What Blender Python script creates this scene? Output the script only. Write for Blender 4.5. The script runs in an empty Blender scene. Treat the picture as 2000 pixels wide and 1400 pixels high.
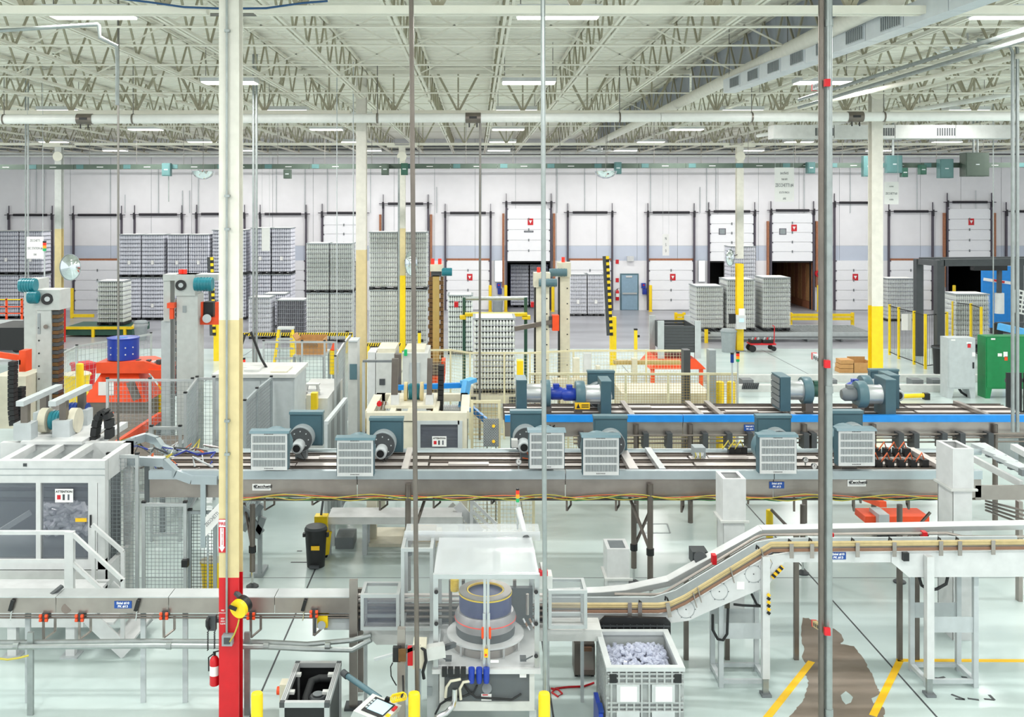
import bpy, math, random
from mathutils import Vector, Matrix
random.seed(7)
PI = math.pi
SC = bpy.context.scene
COL = SC.collection
# ------------------------------------------------------------------ camera, world, exposure
F, VX, VY, CH = 1900.0, 930.0, 395.0, 6.2      # focal length in px of a 2000x1400 frame, vanishing point, eye height
cd = bpy.data.cameras.new('camera'); cam = bpy.data.objects.new('camera', cd); COL.objects.link(cam)
cd.sensor_width = 36; cd.lens = F / 2000 * 36; cd.clip_end = 300
cam.location = (0, 0, CH); cam.rotation_euler = (PI / 2, 0, 0)
cd.shift_x = (1000 - VX) / 2000; cd.shift_y = -(700 - VY) / 2000
SC.camera = cam
SC.view_settings.view_transform = 'Standard'; SC.view_settings.look = 'None'
SC.view_settings.gamma = 1; SC.view_settings.use_curve_mapping = False
SC.view_settings.exposure = 0.42
wd = bpy.data.worlds.new('world'); SC.world = wd; wd.use_nodes = True
bg = wd.node_tree.nodes['Background']; bg.inputs[0].default_value = (0.93, 0.97, 1.0, 1); bg.inputs[1].default_value = 0.9
LAMP_W = 165.0
SC.cycles.max_bounces = 5; SC.cycles.diffuse_bounces = 3; SC.cycles.glossy_bounces = 3; SC.cycles.transparent_max_bounces = 10
SC.cycles.caustics_reflective = False; SC.cycles.caustics_refractive = False

# ------------------------------------------------------------------ pixel -> metre helpers
def X_(px, Y): return (px - VX) * Y / F
def Z_(py, Y): return CH - (py - VY) * Y / F
def P_(px, py, Y): return (X_(px, Y), Y, Z_(py, Y))
def YF(py): return F * CH / (py - VY)           # depth of a floor point

# ------------------------------------------------------------------ materials
def lin(h):
    h = h.lstrip('#'); o = []
    for i in (0, 2, 4):
        c = int(h[i:i + 2], 16) / 255
        o.append(c / 12.92 if c <= .04045 else ((c + .055) / 1.055) ** 2.4)
    return (*o, 1)
MT = {}
def mat(name, hexc='#888888', rough=.5, metal=0., noise=.08, scale=6., emit=0., alpha=1., spec=.5, bump=0.):
    if name in MT: return MT[name]
    m = bpy.data.materials.new(name); m.use_nodes = True; nt = m.node_tree; b = nt.nodes['Principled BSDF']
    c = lin(hexc)
    b.inputs['Roughness'].default_value = rough; b.inputs['Metallic'].default_value = metal
    b.inputs['Specular IOR Level'].default_value = spec
    b.inputs['Alpha'].default_value = alpha
    if noise > 0:
        tc = nt.nodes.new('ShaderNodeTexCoord'); nz = nt.nodes.new('ShaderNodeTexNoise')
        nz.inputs['Scale'].default_value = scale; nz.inputs['Detail'].default_value = 3
        nt.links.new(tc.outputs['Object'], nz.inputs['Vector'])
        cr = nt.nodes.new('ShaderNodeValToRGB')
        cr.color_ramp.elements[0].position = .3; cr.color_ramp.elements[1].position = .7
        cr.color_ramp.elements[0].color = (*[x * (1 - noise) for x in c[:3]], 1)
        cr.color_ramp.elements[1].color = (*[min(1, x * (1 + noise * .5)) for x in c[:3]], 1)
        nt.links.new(nz.outputs['Fac'], cr.inputs['Fac']); nt.links.new(cr.outputs['Color'], b.inputs['Base Color'])
        if bump > 0:
            bp = nt.nodes.new('ShaderNodeBump'); bp.inputs['Strength'].default_value = bump
            nt.links.new(nz.outputs['Fac'], bp.inputs['Height']); nt.links.new(bp.outputs['Normal'], b.inputs['Normal'])
    else:
        b.inputs['Base Color'].default_value = c
    if emit > 0:
        b.inputs['Emission Color'].default_value = c; b.inputs['Emission Strength'].default_value = emit
    m.diffuse_color = c
    MT[name] = m; return m
mat('cream', '#E4E1D6', .45); mat('tan', '#DCCB9A', .5); mat('yellow', '#FFD81A', .4); mat('red', '#D21420', .4)
mat('white', '#D6D8D8', .4); mat('offwhite', '#CFD1CE', .45); mat('ltgrey', '#BEC5C7', .45); mat('grey', '#9AA3A6', .5)
mat('midgrey', '#777D80', .5); mat('dkgrey', '#45494C', .5); mat('black', '#17181A', .45); mat('rubber', '#202224', .7)
mat('steel', '#A79F99', .32, .75, .14, 3); mat('steeldk', '#7C746D', .4, .7, .15, 4); mat('alu', '#C3C7C8', .35, .55, .05)
mat('galv', '#A2A9A8', .4, .6, .12, 9); mat('chrome', '#D8D8D8', .15, 1., 0)
mat('teal', '#41606B', .4, 0, .06); mat('tealt', '#567680', .4, 0, .06); mat('motorteal', '#1F7E8C', .35); mat('blue', '#1F3FA8', .35)
mat('brightblue', '#1E8FE6', .35); mat('skyblue', '#5BB2EE', .4); mat('navy', '#123A8C', .4); mat('orange', '#F4511E', .45)
mat('machine', '#DED9C4', .45); mat('machgrey', '#C6CBC8', .45); mat('gold', '#B99D5B', .5); mat('beigefence', '#DED6B2', .5)
mat('green', '#14854A', .4); mat('dkgreen', '#2F5B4C', .5); mat('busway', '#4C5A50', .55); mat('buswaylt', '#4F7474', .5)
mat('concretewall', '#F4F3F6', .7, 0, .03, 1.5); mat('wallband', '#CBD3E2', .7, 0, .03, 1.5); mat('doorwhite', '#FAFBFF', .5, 0, .02)
mat('wood', '#B98A5C', .6, 0, .2, 12); mat('brownwood', '#A86F50', .65, 0, .2, 10); mat('card', '#C9975F', .7, 0, .1, 8); mat('paper', '#F4F4F2', .8, 0, .02)
mat('doorblue', '#8CA9BD', .45); mat('trackdk', '#5B5560', .5, .3); mat('spring', '#2C2A30', .6)
mat('deck', '#FAF8EC', .6, 0, .03, 3); mat('joist', '#EDEADC', .5, 0, .05, 3); mat('joist_shaded', '#ABA68F', .55, 0, .05, 3); mat('curtain', '#A9AFBA', .6, 0, .08, 1.2)  # roof webs: same cream paint, with their shade put into a darker colour
mat('pipewhite', '#EEF0EC', .35, 0, .04); mat('duct', '#DCE2E8', .35, .35, .05); mat('rod', '#7D7B76', .4, .6)
mat('bag', '#2A3C9A', .3)
mat('binggrey', '#AEB3B2', .55); mat('asphalt', '#3A3A3E', .8)
mat('pet', '#EEF0FA', .12, 0, .10, 5, spec=.8); mat('pet_litgrey', '#DDE3DE', .12, 0, .12, 5, spec=.8); mat('petdark', '#8E8F98', .3, 0, .25, 9)  # clear bottles get bluish and grey-green light tints in their colour
mat('sheet', '#D4D7E0', .6); mat('palblack', '#23262B', .6); mat('petcore', '#777C92', .4, 0, .3, 7); mat('petcore_litgrey', '#6F746E', .4, 0, .3, 7)  # inner bottles repeat the bluish and grey-green light tints
mat('lens', '#FFFDF6', .4, 0, 0, emit=3.0)
mat('redlamp', '#E0301E', .3, 0, 0, emit=.4); mat('amber', '#F5901E', .3, 0, 0, emit=.4); mat('greenlamp', '#1FA060', .3, 0, 0, emit=.25)
mat('screen', '#A9D3E2', .2, 0, 0, emit=.5); mat('skylens', '#EAF6FF', .4, 0, 0, emit=1.6)
mat('signblue', '#1D4FA0', .5, 0, 0); mat('signred', '#D2232E', .5, 0, 0); mat('textblack', '#1B1B1D', .6, 0, 0); mat('textwhite', '#FAFAFA', .6, 0, 0)
mat('textgrey', '#5D6068', .7, 0, 0); mat('signyellow', '#FFC91F', .5, 0, 0)
mat('cable_y', '#C2B447', .5, 0, 0); mat('cable_g', '#4F8A55', .5, 0, 0); mat('cable_o', '#D96A3B', .5, 0, 0); mat('cable_b', '#1D4B78', .5, 0, 0)
mat('browniron', '#6E4F2A', .6, .2, .3, 12); mat('mirror', '#E4ECEF', .05, .95, 0)
mat('belt', '#5A5A60', .5, 0, .1); mat('railwood', '#C0AC7C', .5, 0, .1, 14); mat('copper', '#8F6C56', .45, .2, .1)
def glassmat(name, tint, a, rough=.05):
    if name in MT: return MT[name]
    m = bpy.data.materials.new(name); m.use_nodes = True; nt = m.node_tree
    for n in list(nt.nodes): nt.nodes.remove(n)
    o = nt.nodes.new('ShaderNodeOutputMaterial'); mx = nt.nodes.new('ShaderNodeMixShader'); t = nt.nodes.new('ShaderNodeBsdfTransparent')
    g = nt.nodes.new('ShaderNodeBsdfPrincipled'); g.inputs['Base Color'].default_value = lin(tint); g.inputs['Roughness'].default_value = rough
    t.inputs[0].default_value = (1, 1, 1, 1); mx.inputs[0].default_value = a
    nt.links.new(t.outputs[0], mx.inputs[1]); nt.links.new(g.outputs[0], mx.inputs[2]); nt.links.new(mx.outputs[0], o.inputs[0])
    m.diffuse_color = (*lin(tint)[:3], .3); MT[name] = m; return m
glassmat('clear', '#B9C1C6', .08); glassmat('smoke', '#757A86', .36); glassmat('lid', '#DCE1E4', .38, .08); glassmat('wrap', '#F4F6F8', .22, .2)
mat('binlight', '#C4C9C9', .5); mat('carnavy', '#3C4478', .35, .1, .1); mat('carousel', '#A8A4A6', .3, .4, .15)
glassmat('petclear', '#DDE2F4', .55, .08)

# ------------------------------------------------------------------ mesh builder
class MB:
    def __init__(s): s.v = []; s.f = []
    def add(s, vs, fs):
        n = len(s.v); s.v += [tuple(v) for v in vs]; s.f += [tuple(i + n for i in f) for f in fs]; return s
    def box(s, x0, x1, y0, y1, z0, z1):
        if x0 > x1: x0, x1 = x1, x0
        if y0 > y1: y0, y1 = y1, y0
        if z0 > z1: z0, z1 = z1, z0
        return s.add([(x0, y0, z0), (x1, y0, z0), (x1, y1, z0), (x0, y1, z0), (x0, y0, z1), (x1, y0, z1), (x1, y1, z1), (x0, y1, z1)],
                     [(0, 3, 2, 1), (4, 5, 6, 7), (0, 1, 5, 4), (1, 2, 6, 5), (2, 3, 7, 6), (3, 0, 4, 7)])
    def cbox(s, c, sx, sy, sz, rz=0., rx=0., ry=0.):
        R = Matrix.Rotation(rz, 3, 'Z') @ Matrix.Rotation(ry, 3, 'Y') @ Matrix.Rotation(rx, 3, 'X'); c = Vector(c)
        vs = [c + R @ Vector((a * sx / 2, b * sy / 2, d * sz / 2)) for d in (-1, 1) for a, b in ((-1, -1), (1, -1), (1, 1), (-1, 1))]
        return s.add(vs, [(0, 3, 2, 1), (4, 5, 6, 7), (0, 1, 5, 4), (1, 2, 6, 5), (2, 3, 7, 6), (3, 0, 4, 7)])
    def pbox(s, px0, px1, py0, py1, y0, y1):      # front face at depth y0 covers these pixels
        return s.box(X_(px0, y0), X_(px1, y0), y0, y1, Z_(py1, y0), Z_(py0, y0))
    def beam(s, p0, p1, w, h, up=(0, 0, 1)):
        a, b = Vector(p0), Vector(p1); d = (b - a).normalized(); up = Vector(up)
        if abs(d.dot(up)) > .98: up = Vector((0, 1, 0))
        r = d.cross(up).normalized() * w / 2; u = r.cross(d).normalized() * h / 2
        vs = [a - r - u, a + r - u, a + r + u, a - r + u, b - r - u, b + r - u, b + r + u, b - r + u]
        return s.add(vs, [(0, 1, 2, 3), (7, 6, 5, 4), (0, 4, 5, 1), (1, 5, 6, 2), (2, 6, 7, 3), (3, 7, 4, 0)])
    def cyl(s, p0, p1, r, n=10, r2=None, caps=True):
        a, b = Vector(p0), Vector(p1); d = (b - a).normalized(); up = Vector((0, 0, 1)) if abs(d.z) < .9 else Vector((0, 1, 0))
        u = d.cross(up).normalized(); w = d.cross(u).normalized(); r2 = r if r2 is None else r2
        vs = []
        for c, q in ((a, r), (b, r2)):
            for i in range(n):
                t = 2 * PI * i / n; vs.append(c + (u * math.cos(t) + w * math.sin(t)) * q)
        fs = [(i, (i + 1) % n, n + (i + 1) % n, n + i) for i in range(n)]
        if caps: fs += [tuple(range(n - 1, -1, -1)), tuple(range(n, 2 * n))]
        return s.add(vs, fs)
    def tube(s, pts, r, n=6):
        pts = [Vector(p) for p in pts]; k = len(pts); vs = []; prev = None
        for i, p in enumerate(pts):
            d = (pts[min(i + 1, k - 1)] - pts[max(i - 1, 0)]).normalized()
            if prev is None:
                up = Vector((0, 0, 1)) if abs(d.z) < .9 else Vector((0, 1, 0)); u = d.cross(up).normalized()
            else: u = (prev - d * prev.dot(d)).normalized()
            prev = u; w = d.cross(u)
            for j in range(n):
                t = 2 * PI * j / n; vs.append(p + (u * math.cos(t) + w * math.sin(t)) * r)
        fs = [(i * n + j, i * n + (j + 1) % n, (i + 1) * n + (j + 1) % n, (i + 1) * n + j) for i in range(k - 1) for j in range(n)]
        fs += [tuple(range(n - 1, -1, -1)), tuple(range((k - 1) * n, k * n))]
        return s.add(vs, fs)
    def lathe(s, prof, n=16, c=(0, 0, 0), axis='z', close=True):
        vs = []; c = Vector(c)
        for r, h in prof:
            for i in range(n):
                t = 2 * PI * i / n; a, b = r * math.cos(t), r * math.sin(t)
                vs.append(c + Vector({'z': (a, b, h), 'y': (a, h, b), 'x': (h, a, b)}[axis]))
        k = len(prof)
        fs = [(i * n + j, i * n + (j + 1) % n, (i + 1) * n + (j + 1) % n, (i + 1) * n + j) for i in range(k - 1) for j in range(n)]
        if close: fs += [tuple(range(n - 1, -1, -1)), tuple(range((k - 1) * n, k * n))]
        return s.add(vs, fs)
    def prism(s, poly, axis, d0, d1):
        def q(a, b, d): return {'y': (a, d, b), 'x': (d, a, b), 'z': (a, b, d)}[axis]
        n = len(poly); vs = [q(a, b, d0) for a, b in poly] + [q(a, b, d1) for a, b in poly]
        return s.add(vs, [tuple(range(n - 1, -1, -1)), tuple(range(n, 2 * n))] + [(i, (i + 1) % n, n + (i + 1) % n, n + i) for i in range(n)])
    def build(s, name, m, parent=None, kind=None, label=None):
        me = bpy.data.meshes.new(name)
        L = Vector((0, 0, 0)); q = parent
        while q is not None: L += q.location; q = q.parent
        me.from_pydata([(v[0] - L.x, v[1] - L.y, v[2] - L.z) for v in s.v], [], s.f)
        import bmesh
        bm = bmesh.new(); bm.from_mesh(me); bmesh.ops.recalc_face_normals(bm, faces=bm.faces); bm.to_mesh(me); bm.free()
        me.polygons.foreach_set('use_smooth', [True] * len(me.polygons)); me.set_sharp_from_angle(angle=.6)
        o = bpy.data.objects.new(name, me); COL.objects.link(o); me.materials.append(MT[m] if isinstance(m, str) else m)
        if parent is not None: o.parent = parent
        if kind: o['kind'] = kind
        if label: o['label'] = label
        return o
def tag(o, label, cat, group=None, kind=None):
    o['label'] = label
    if cat: o['category'] = cat
    if group: o['group'] = group
    if kind: o['kind'] = kind
    return o
def thing(name, label, cat, loc=(0, 0, 0), group=None, kind=None):
    o = bpy.data.objects.new(name, None); COL.objects.link(o); o.location = loc; o.empty_display_size = .1
    return tag(o, label, cat, group, kind)
def solo(mb, name, m, label, cat, group=None, kind=None): # one-mesh thing
    return tag(mb.build(name, m), label, cat, group, kind)
def struct(mb, name, m, label=None):
    o = mb.build(name, m); o['kind'] = 'structure'
    if label: o['label'] = label
    o['category'] = name.split('_')[0]; o['label'] = label or name.replace('_', ' ')
    return o
def copy_tree(o, parent=None):
    c = o.copy(); COL.objects.link(c); c.parent = parent
    for ch in list(o.children): copy_tree(ch, c)
    return c
def text(body, h, c, parent, m='textblack', name='lettering', wide=1., face='-y', extr=.0015, align='CENTER', rot=0., bold=0.):
    cu = bpy.data.curves.new(name, 'FONT'); cu.body = body; cu.size = h * 1.38; cu.align_x = align; cu.align_y = 'CENTER'; cu.extrude = extr; cu.resolution_u = 2
    cu.space_line = .95; cu.offset = bold
    t = bpy.data.objects.new('tmp', cu); me = bpy.data.meshes.new_from_object(t); bpy.data.objects.remove(t)
    me.name = name; o = bpy.data.objects.new(name, me); COL.objects.link(o); me.materials.clear(); me.materials.append(MT[m])
    L = Vector((0, 0, 0)); q = parent
    while q is not None: L += q.location; q = q.parent
    o.location = Vector(c) - L; o.scale = (wide, 1, 1)
    o.rotation_euler = {'-y': (PI / 2, rot, 0), 'z': (0, 0, rot), 'x': (PI / 2, 0, PI / 2)}[face]
    if parent is not None: o.parent = parent
    return o
def wiremesh(mb, x0, x1, z0, z1, y, pitch=.05, w=.004, axis='x'):
    """thin crossed wires in the plane y=const (axis x) or x=const (axis y: x0,x1 run along y and y is the x position)"""
    n = max(1, int(round((x1 - x0) / pitch))); k = max(1, int(round((z1 - z0) / pitch)))
    def strip(a0, a1, b0, b1):
        if axis == 'x': mb.box(a0, a1, y - w / 2, y + w / 2, b0, b1)
        else: mb.box(y - w / 2, y + w / 2, a0, a1, b0, b1)
    for i in range(n + 1):
        x = x0 + (x1 - x0) * i / n; strip(x - w / 2, x + w / 2, z0, z1)
    for i in range(k + 1):
        z = z0 + (z1 - z0) * i / k; strip(x0, x1, z - w / 2, z + w / 2)
    return mb
# ================================================================== SETTING
WY = 56.0
def XW(px): return X_(px, WY)
def ZW(py): return Z_(py, WY)
# floor materials
def floormat(name, c1, c2, rough, sc):
    m = bpy.data.materials.new(name); m.use_nodes = True; nt = m.node_tree; b = nt.nodes['Principled BSDF']
    tc = nt.nodes.new('ShaderNodeTexCoord'); nz = nt.nodes.new('ShaderNodeTexNoise'); nz.inputs['Scale'].default_value = sc; nz.inputs['Detail'].default_value = 6
    mp = nt.nodes.new('ShaderNodeMapping'); mp.inputs['Scale'].default_value = (.35, 1.0, 1)
    nt.links.new(tc.outputs['Object'], mp.inputs[0]); nt.links.new(mp.outputs[0], nz.inputs['Vector'])
    cr = nt.nodes.new('ShaderNodeValToRGB'); cr.color_ramp.elements[0].position = .35; cr.color_ramp.elements[1].position = .62
    cr.color_ramp.elements[0].color = lin(c1); cr.color_ramp.elements[1].color = lin(c2)
    nt.links.new(nz.outputs['Fac'], cr.inputs[0]); nt.links.new(cr.outputs[0], b.inputs['Base Color'])
    b.inputs['Roughness'].default_value = rough; b.inputs['Specular IOR Level'].default_value = .45; MT[name] = m
floormat('epoxy', '#BACBC9', '#D0DFDC', .2, .6); floormat('concrete', '#8F9096', '#A9ABB1', .3, .5); floormat('worn', '#6E6254', '#8C8074', .55, 2.)
fl = struct(MB().box(-42, 42, -6, 41.2, -.2, 0), 'floor', 'epoxy', 'pale green-white epoxy floor of the hall')
MB().box(-42, 42, 41.2, 64, -.2, 0).build('concrete_slab', 'concrete', fl, label='grey concrete floor by the docks')
# joints, lines and worn patch on the floor
def fpoly(pix, z=.003):
    mb = MB(); pts = [(X_(x, YF(y)), YF(y)) for x, y in pix]
    return mb.prism(pts, 'z', -.01, z)
def fline(x0, y0, x1, y1, w, name, m, z=.003):
    a = Vector((X_(x0, YF(y0)), YF(y0), 0)); b = Vector((X_(x1, YF(y1)), YF(y1), 0))
    return MB().beam(a, b, w, z * 2).build(name, m, fl)
for xj in (-9.4, -2.72, 0.93, 5.55, 12.): MB().box(xj - .012, xj + .012, 4, 41, -.01, .002).build('floor_joint', 'dkgrey', fl)
for yj in (9.1, 16.07, 23.6, 31): MB().box(-30, 30, yj - .01, yj + .01, -.01, .002).build('floor_joint', 'midgrey', fl)
random.seed(3)
out = [(1568,1206),(1590,1210),(1618,1222),(1640,1236),(1648,1250),(1642,1258),(1668,1262),(1676,1274),(1690,1292),(1700,1312),(1708,1330),(1714,1345),(1722,1352),(1706,1362),(1718,1372),(1728,1386),(1727,1402),(1540,1402),(1552,1388),(1562,1376),(1572,1362),(1575,1345),(1580,1330),(1572,1318),(1576,1300),(1566,1282),(1570,1262),(1564,1240)]
jag = []
for i, (a, b) in enumerate(out):
    c, d = out[(i + 1) % len(out)]
    for k in range(4):
        t = k / 4; j = 0 if k == 0 else 2.2
        jag.append((a + (c - a) * t + random.uniform(-j, j), b + (d - b) * t + random.uniform(-j, j) * .5))
fpoly(jag, .0025).build('worn_patch', 'worn', fl, label='bare brown patch where the floor coating is worn away')
fpoly([(1642,1358),(1652,1350),(1660,1356),(1666,1362),(1662,1372),(1652,1376),(1645,1368)], .004).build('coating_remnant', 'epoxy', fl)
fpoly([(1702,1364),(1712,1360),(1716,1366),(1706,1374)], .004).build('coating_remnant', 'epoxy', fl)
for a in ((1585,1292,1490,1412),(1758,1290,1705,1398)): fline(*a, .09, 'floor_line', 'signyellow', .005)
fline(1752, 1289.5, 2040, 1290.5, .075, 'floor_line', 'signyellow', .005)
for a in ((1828,1326,1845,1322),(1828,1323,1836,1332),(1878,1322,1900,1324),(1895,1321,1906,1331),(1858,1356,1884,1366),(1866,1365,1884,1366),(1890,1364,1912,1367),(1922,1365,1942,1367),(1932,1357,1942,1367),
          (568,1098,600,1098),(615,1098,628,1094),(580,1076,590,1076)): fline(*a, .035, 'tape_mark', 'dkgrey', .004)
for px0, px1, py0, py1 in ((1250, 1309, 1023, 1041),):
    fline(px0, py0, px1 - 6, py0, .03, 'hatch_edge', 'grey', .004); fline(px0 + 7, py1, px1, py1, .03, 'hatch_edge', 'grey', .004)
    fline(px0, py0, px0 + 7, py1, .03, 'hatch_edge', 'grey', .004); fline(px1 - 6, py0, px1, py1, .03, 'hatch_edge', 'grey', .004)
# ------------------------------------------------------------------ back wall of precast panels
DOORS = [(17,105,417,'c',0,0),(143,240,417,'c',0,1),(262,358,416,'c',0,0),(383,480,415,'c',0,0),(507,600,415,'c',0,0),(628,716,413,'o',0,0),(747,838,395,'c',0,0),(868,960,413,'c',1,1),
 (987,1078,393,'o',1,0),(1107,1197,412,'c',0,1),(1263,1357,412,'c',1,1),(1382,1475,410,'o',0,0),(1503,1590,408,'o',1,0),(1627,1705,393,'c',1,0),(1733,1822,410,'c',0,1),(1847,1937,392,'o',1,0),(1962,2050,410,'c',0,0)]
WB = thing('wall_back', 'white precast dock wall with a blue-grey band above the doors', 'wall', (0, WY, 0), kind='structure')
OPEN = [(XW(d[0]), XW(d[1])) for d in DOORS if d[3] == 'o']
zb0, zb1, zt = ZW(509), ZW(480), 10.4
MB().box(-42, 42, WY + .03, WY + .25, zb0, zt).build('wall_core', 'ltgrey', WB)
pw = 2.33; x = -42.
while x < 42:
    MB().box(x + .012, x + pw - .012, WY, WY + .03, zb1 + .01, zt).build('wall_panel', 'concretewall', WB)
    MB().box(x + .012, x + pw - .012, WY, WY + .03, zb0, zb1).build('band_panel', 'wallband', WB)
    x += pw
x = -42.
for a, b in OPEN + [(42, 42)]:
    if a - x > .1: MB().box(x, a, WY, WY + .25, 0, zb0).build('wall_panel', 'concretewall', WB)
    x = b
# ------------------------------------------------------------------ dock doors
DTXT = ('behind the scissor lift', 'with a brown header behind the round mirror', 'behind the first blue-white bottle stack', 'behind the second blue-white bottle stack', 'behind the papered bottle stack', 'behind the grey double bottle stack', 'tall tracks, behind the green-grey wrapped stack', 'with brown header and a red notice, beside the golden mast', 'over the trailer holding two bottle loads', 'behind the wrapped loads near the exit door', 'with a red notice right beside the exit door', 'with a window, behind the tall bottle stack', 'with window and red notice over the wood-lined trailer', 'tall tracks, behind the near conduits', 'with brown header behind the yellow-posted fence', 'tall tracks and red notice over the black trailer', 'behind the blue film cabinet')
def dock_door(i, px0, px1, pt, st, sign, board):
    x0, x1 = XW(px0), XW(px1); zt_ = ZW(pt); zh = zb0
    D = thing('door_%d' % i, {'c': 'closed white sectional dock door', 'o': 'raised white sectional dock door'}[st] + ', ' + DTXT[i - 1], 'dock door', (x0, WY, 0), kind='structure')
    y = WY - .12
    for xx in (x0 + .05, x1 - .05):
        MB().box(xx - .05, xx + .05, y - .02, y + .1, 0, zt_ - .05).build('track', 'trackdk', D)
        MB().cyl((xx, y - .06, zt_ - .35), (xx, y - .06, zt_ + .02), .06, 8).build('cable_drum', 'spring', D)
        MB().box(xx - .015, xx + .015, y, y + .08, zt_, zt_ + .45).build('track_hanger', 'trackdk', D)
    MB().cyl((x0 - .18, y - .02, zt_ - .08), (x1 + .18, y - .02, zt_ - .08), .025, 6).build('shaft', 'trackdk', D)
    MB().cyl((x0 + .33, y - .02, zt_ - .08), (x1 - .33, y - .02, zt_ - .08), .07, 8).build('torsion_spring', 'spring', D)
    zlo, zhi = (0.02, zh + .02) if st == 'c' else (zh - .02, min(zt_ - .25, zh + 3.0))
    n = 5; hh = (zhi - zlo) / n
    for k in range(n):
        MB().box(x0 + .12, x1 - .12, y + .03, y + .09, zlo + k * hh + .008, zlo + (k + 1) * hh - .008).build('door_section', 'doorwhite', D)
        for xx in (x0 + .13, x1 - .13): MB().box(xx - .04, xx + .04, y - .01, y + .03, zlo + (k + 1) * hh - .06, zlo + (k + 1) * hh).build('roller_hinge', 'trackdk', D)
    xm = (x0 + x1) / 2
    for k in (1, 2, 3, 4): MB().box(xm - .03, xm + .03, y, y + .03, zlo + k * hh - .07, zlo + k * hh + .07).build('hinge', 'midgrey', D)
    if board: MB().box(x0 + .1, x1 - .1, WY - .06, WY - .01, zh + .0, zh + .13).build('header_board', 'brownwood', D)
    if st == 'o': MB().box(x0 + .1, x1 - .1, WY - .05, WY + .2, zh - .1, zh - .02).build('weather_seal', 'black', D)
    if i in (7, 9, 13, 16):
        for xx in (x0 - .12, x1 + .12): MB().box(xx - .06, xx + .06, WY - .14, WY - .01, ZW(560), zt_ - .7).build('guard_plank', 'brownwood', D)
    if sign:
        zz = ZW(541) if st == 'c' else ZW(433 if i in (9, 16) else 445); xx = xm + .1
        s = MB().box(xx - .16, xx + .16, y + .02, y + .035, zz - .19, zz + .19).build('notice', 'signred', D)
        MB().prism([(xx - .09, zz + .08), (xx + .09, zz + .08), (xx, zz - .1)], 'y', y + .014, y + .02).build('notice_mark', 'textwhite', s)
    if i in (9, 12, 13):
        zz = ZW(452); xx = xm + (0 if i == 9 else -.55); hw, hz = (.27, .05) if i == 9 else (.2, .18)
        w = MB().box(xx - hw, xx + hw, y + .015, y + .035, zz - hz, zz + hz).build('window', 'trackdk', D)
        MB().box(xx - hw + .04, xx + hw - .04, y + .01, y + .015, zz - hz + .03, zz + hz - .03).build('pane', 'grey', w)
    return D
for i, d in enumerate(DOORS): dock_door(i + 1, *d)
# trailers standing open behind the raised doors
def trailer(i, label, wallm, floorm):
    d = DOORS[i]; x0, x1 = XW(d[0]), XW(d[1]); T = thing('trailer', label, 'trailer', ((x0 + x1) / 2, WY + .3, 0))
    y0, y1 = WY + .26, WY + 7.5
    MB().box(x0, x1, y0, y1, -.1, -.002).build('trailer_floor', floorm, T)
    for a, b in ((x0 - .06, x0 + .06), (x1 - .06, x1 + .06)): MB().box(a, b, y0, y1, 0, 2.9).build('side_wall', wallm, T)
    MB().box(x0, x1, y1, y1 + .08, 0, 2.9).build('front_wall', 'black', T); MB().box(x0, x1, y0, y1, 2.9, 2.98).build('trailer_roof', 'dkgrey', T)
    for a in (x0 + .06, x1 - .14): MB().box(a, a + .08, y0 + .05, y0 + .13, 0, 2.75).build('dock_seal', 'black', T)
    return T
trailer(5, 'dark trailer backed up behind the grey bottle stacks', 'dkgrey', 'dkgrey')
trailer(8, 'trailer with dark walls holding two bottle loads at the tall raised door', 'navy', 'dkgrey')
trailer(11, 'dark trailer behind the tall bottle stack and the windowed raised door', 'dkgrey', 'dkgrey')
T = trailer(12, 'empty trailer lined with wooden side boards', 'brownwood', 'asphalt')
d = DOORS[12]
for k in range(10):
    y = WY + .5 + k * .68
    MB().box(XW(d[1]) - .1, XW(d[1]) - .06, y, y + .62, .45, 2.6).build('lining_board', 'brownwood' if k % 2 else 'wood', T)
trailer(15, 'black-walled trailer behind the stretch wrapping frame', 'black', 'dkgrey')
# pipes along the top of the wall
solo(MB().cyl((-34, WY - .35, ZW(299)), (38, WY - .35, ZW(297)), .11, 10), 'wall_pipe', 'pipewhite', 'thick white pipe running along the top of the dock wall', 'pipe')
solo(MB().cyl((-34, WY - .3, ZW(305)), (38, WY - .3, ZW(303)), .07, 8), 'wall_pipe', 'trackdk', 'thin dark pipe under the white pipe along the dock wall', 'pipe')
solo(MB().box(-42, 42, WY - .12, WY, ZW(292), ZW(285)), 'shade_strip_1', 'midgrey', 'dark strip painted as shade along the top of the dock wall', None, kind='structure')  # shade under the roof at the wall top, put in as a dark strip
for px in (72, 88, 216, 245, 310, 357, 371, 388, 540, 596, 640, 724, 853, 940, 1088, 1142, 1270, 1367, 1380, 1398, 1570, 1660, 1790, 1905):
    ht = random.choice((365, 372, 380, 395)) if px % 2 else 320
    solo(MB().cyl((XW(px), WY - .06, ZW(416)), (XW(px), WY - .06, ZW(ht if ht > 330 else 325)), .02, 6), 'wall_conduit', 'ltgrey', 'thin grey conduit running up the dock wall between the doors', 'conduit', 'conduits on the dock wall')
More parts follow.
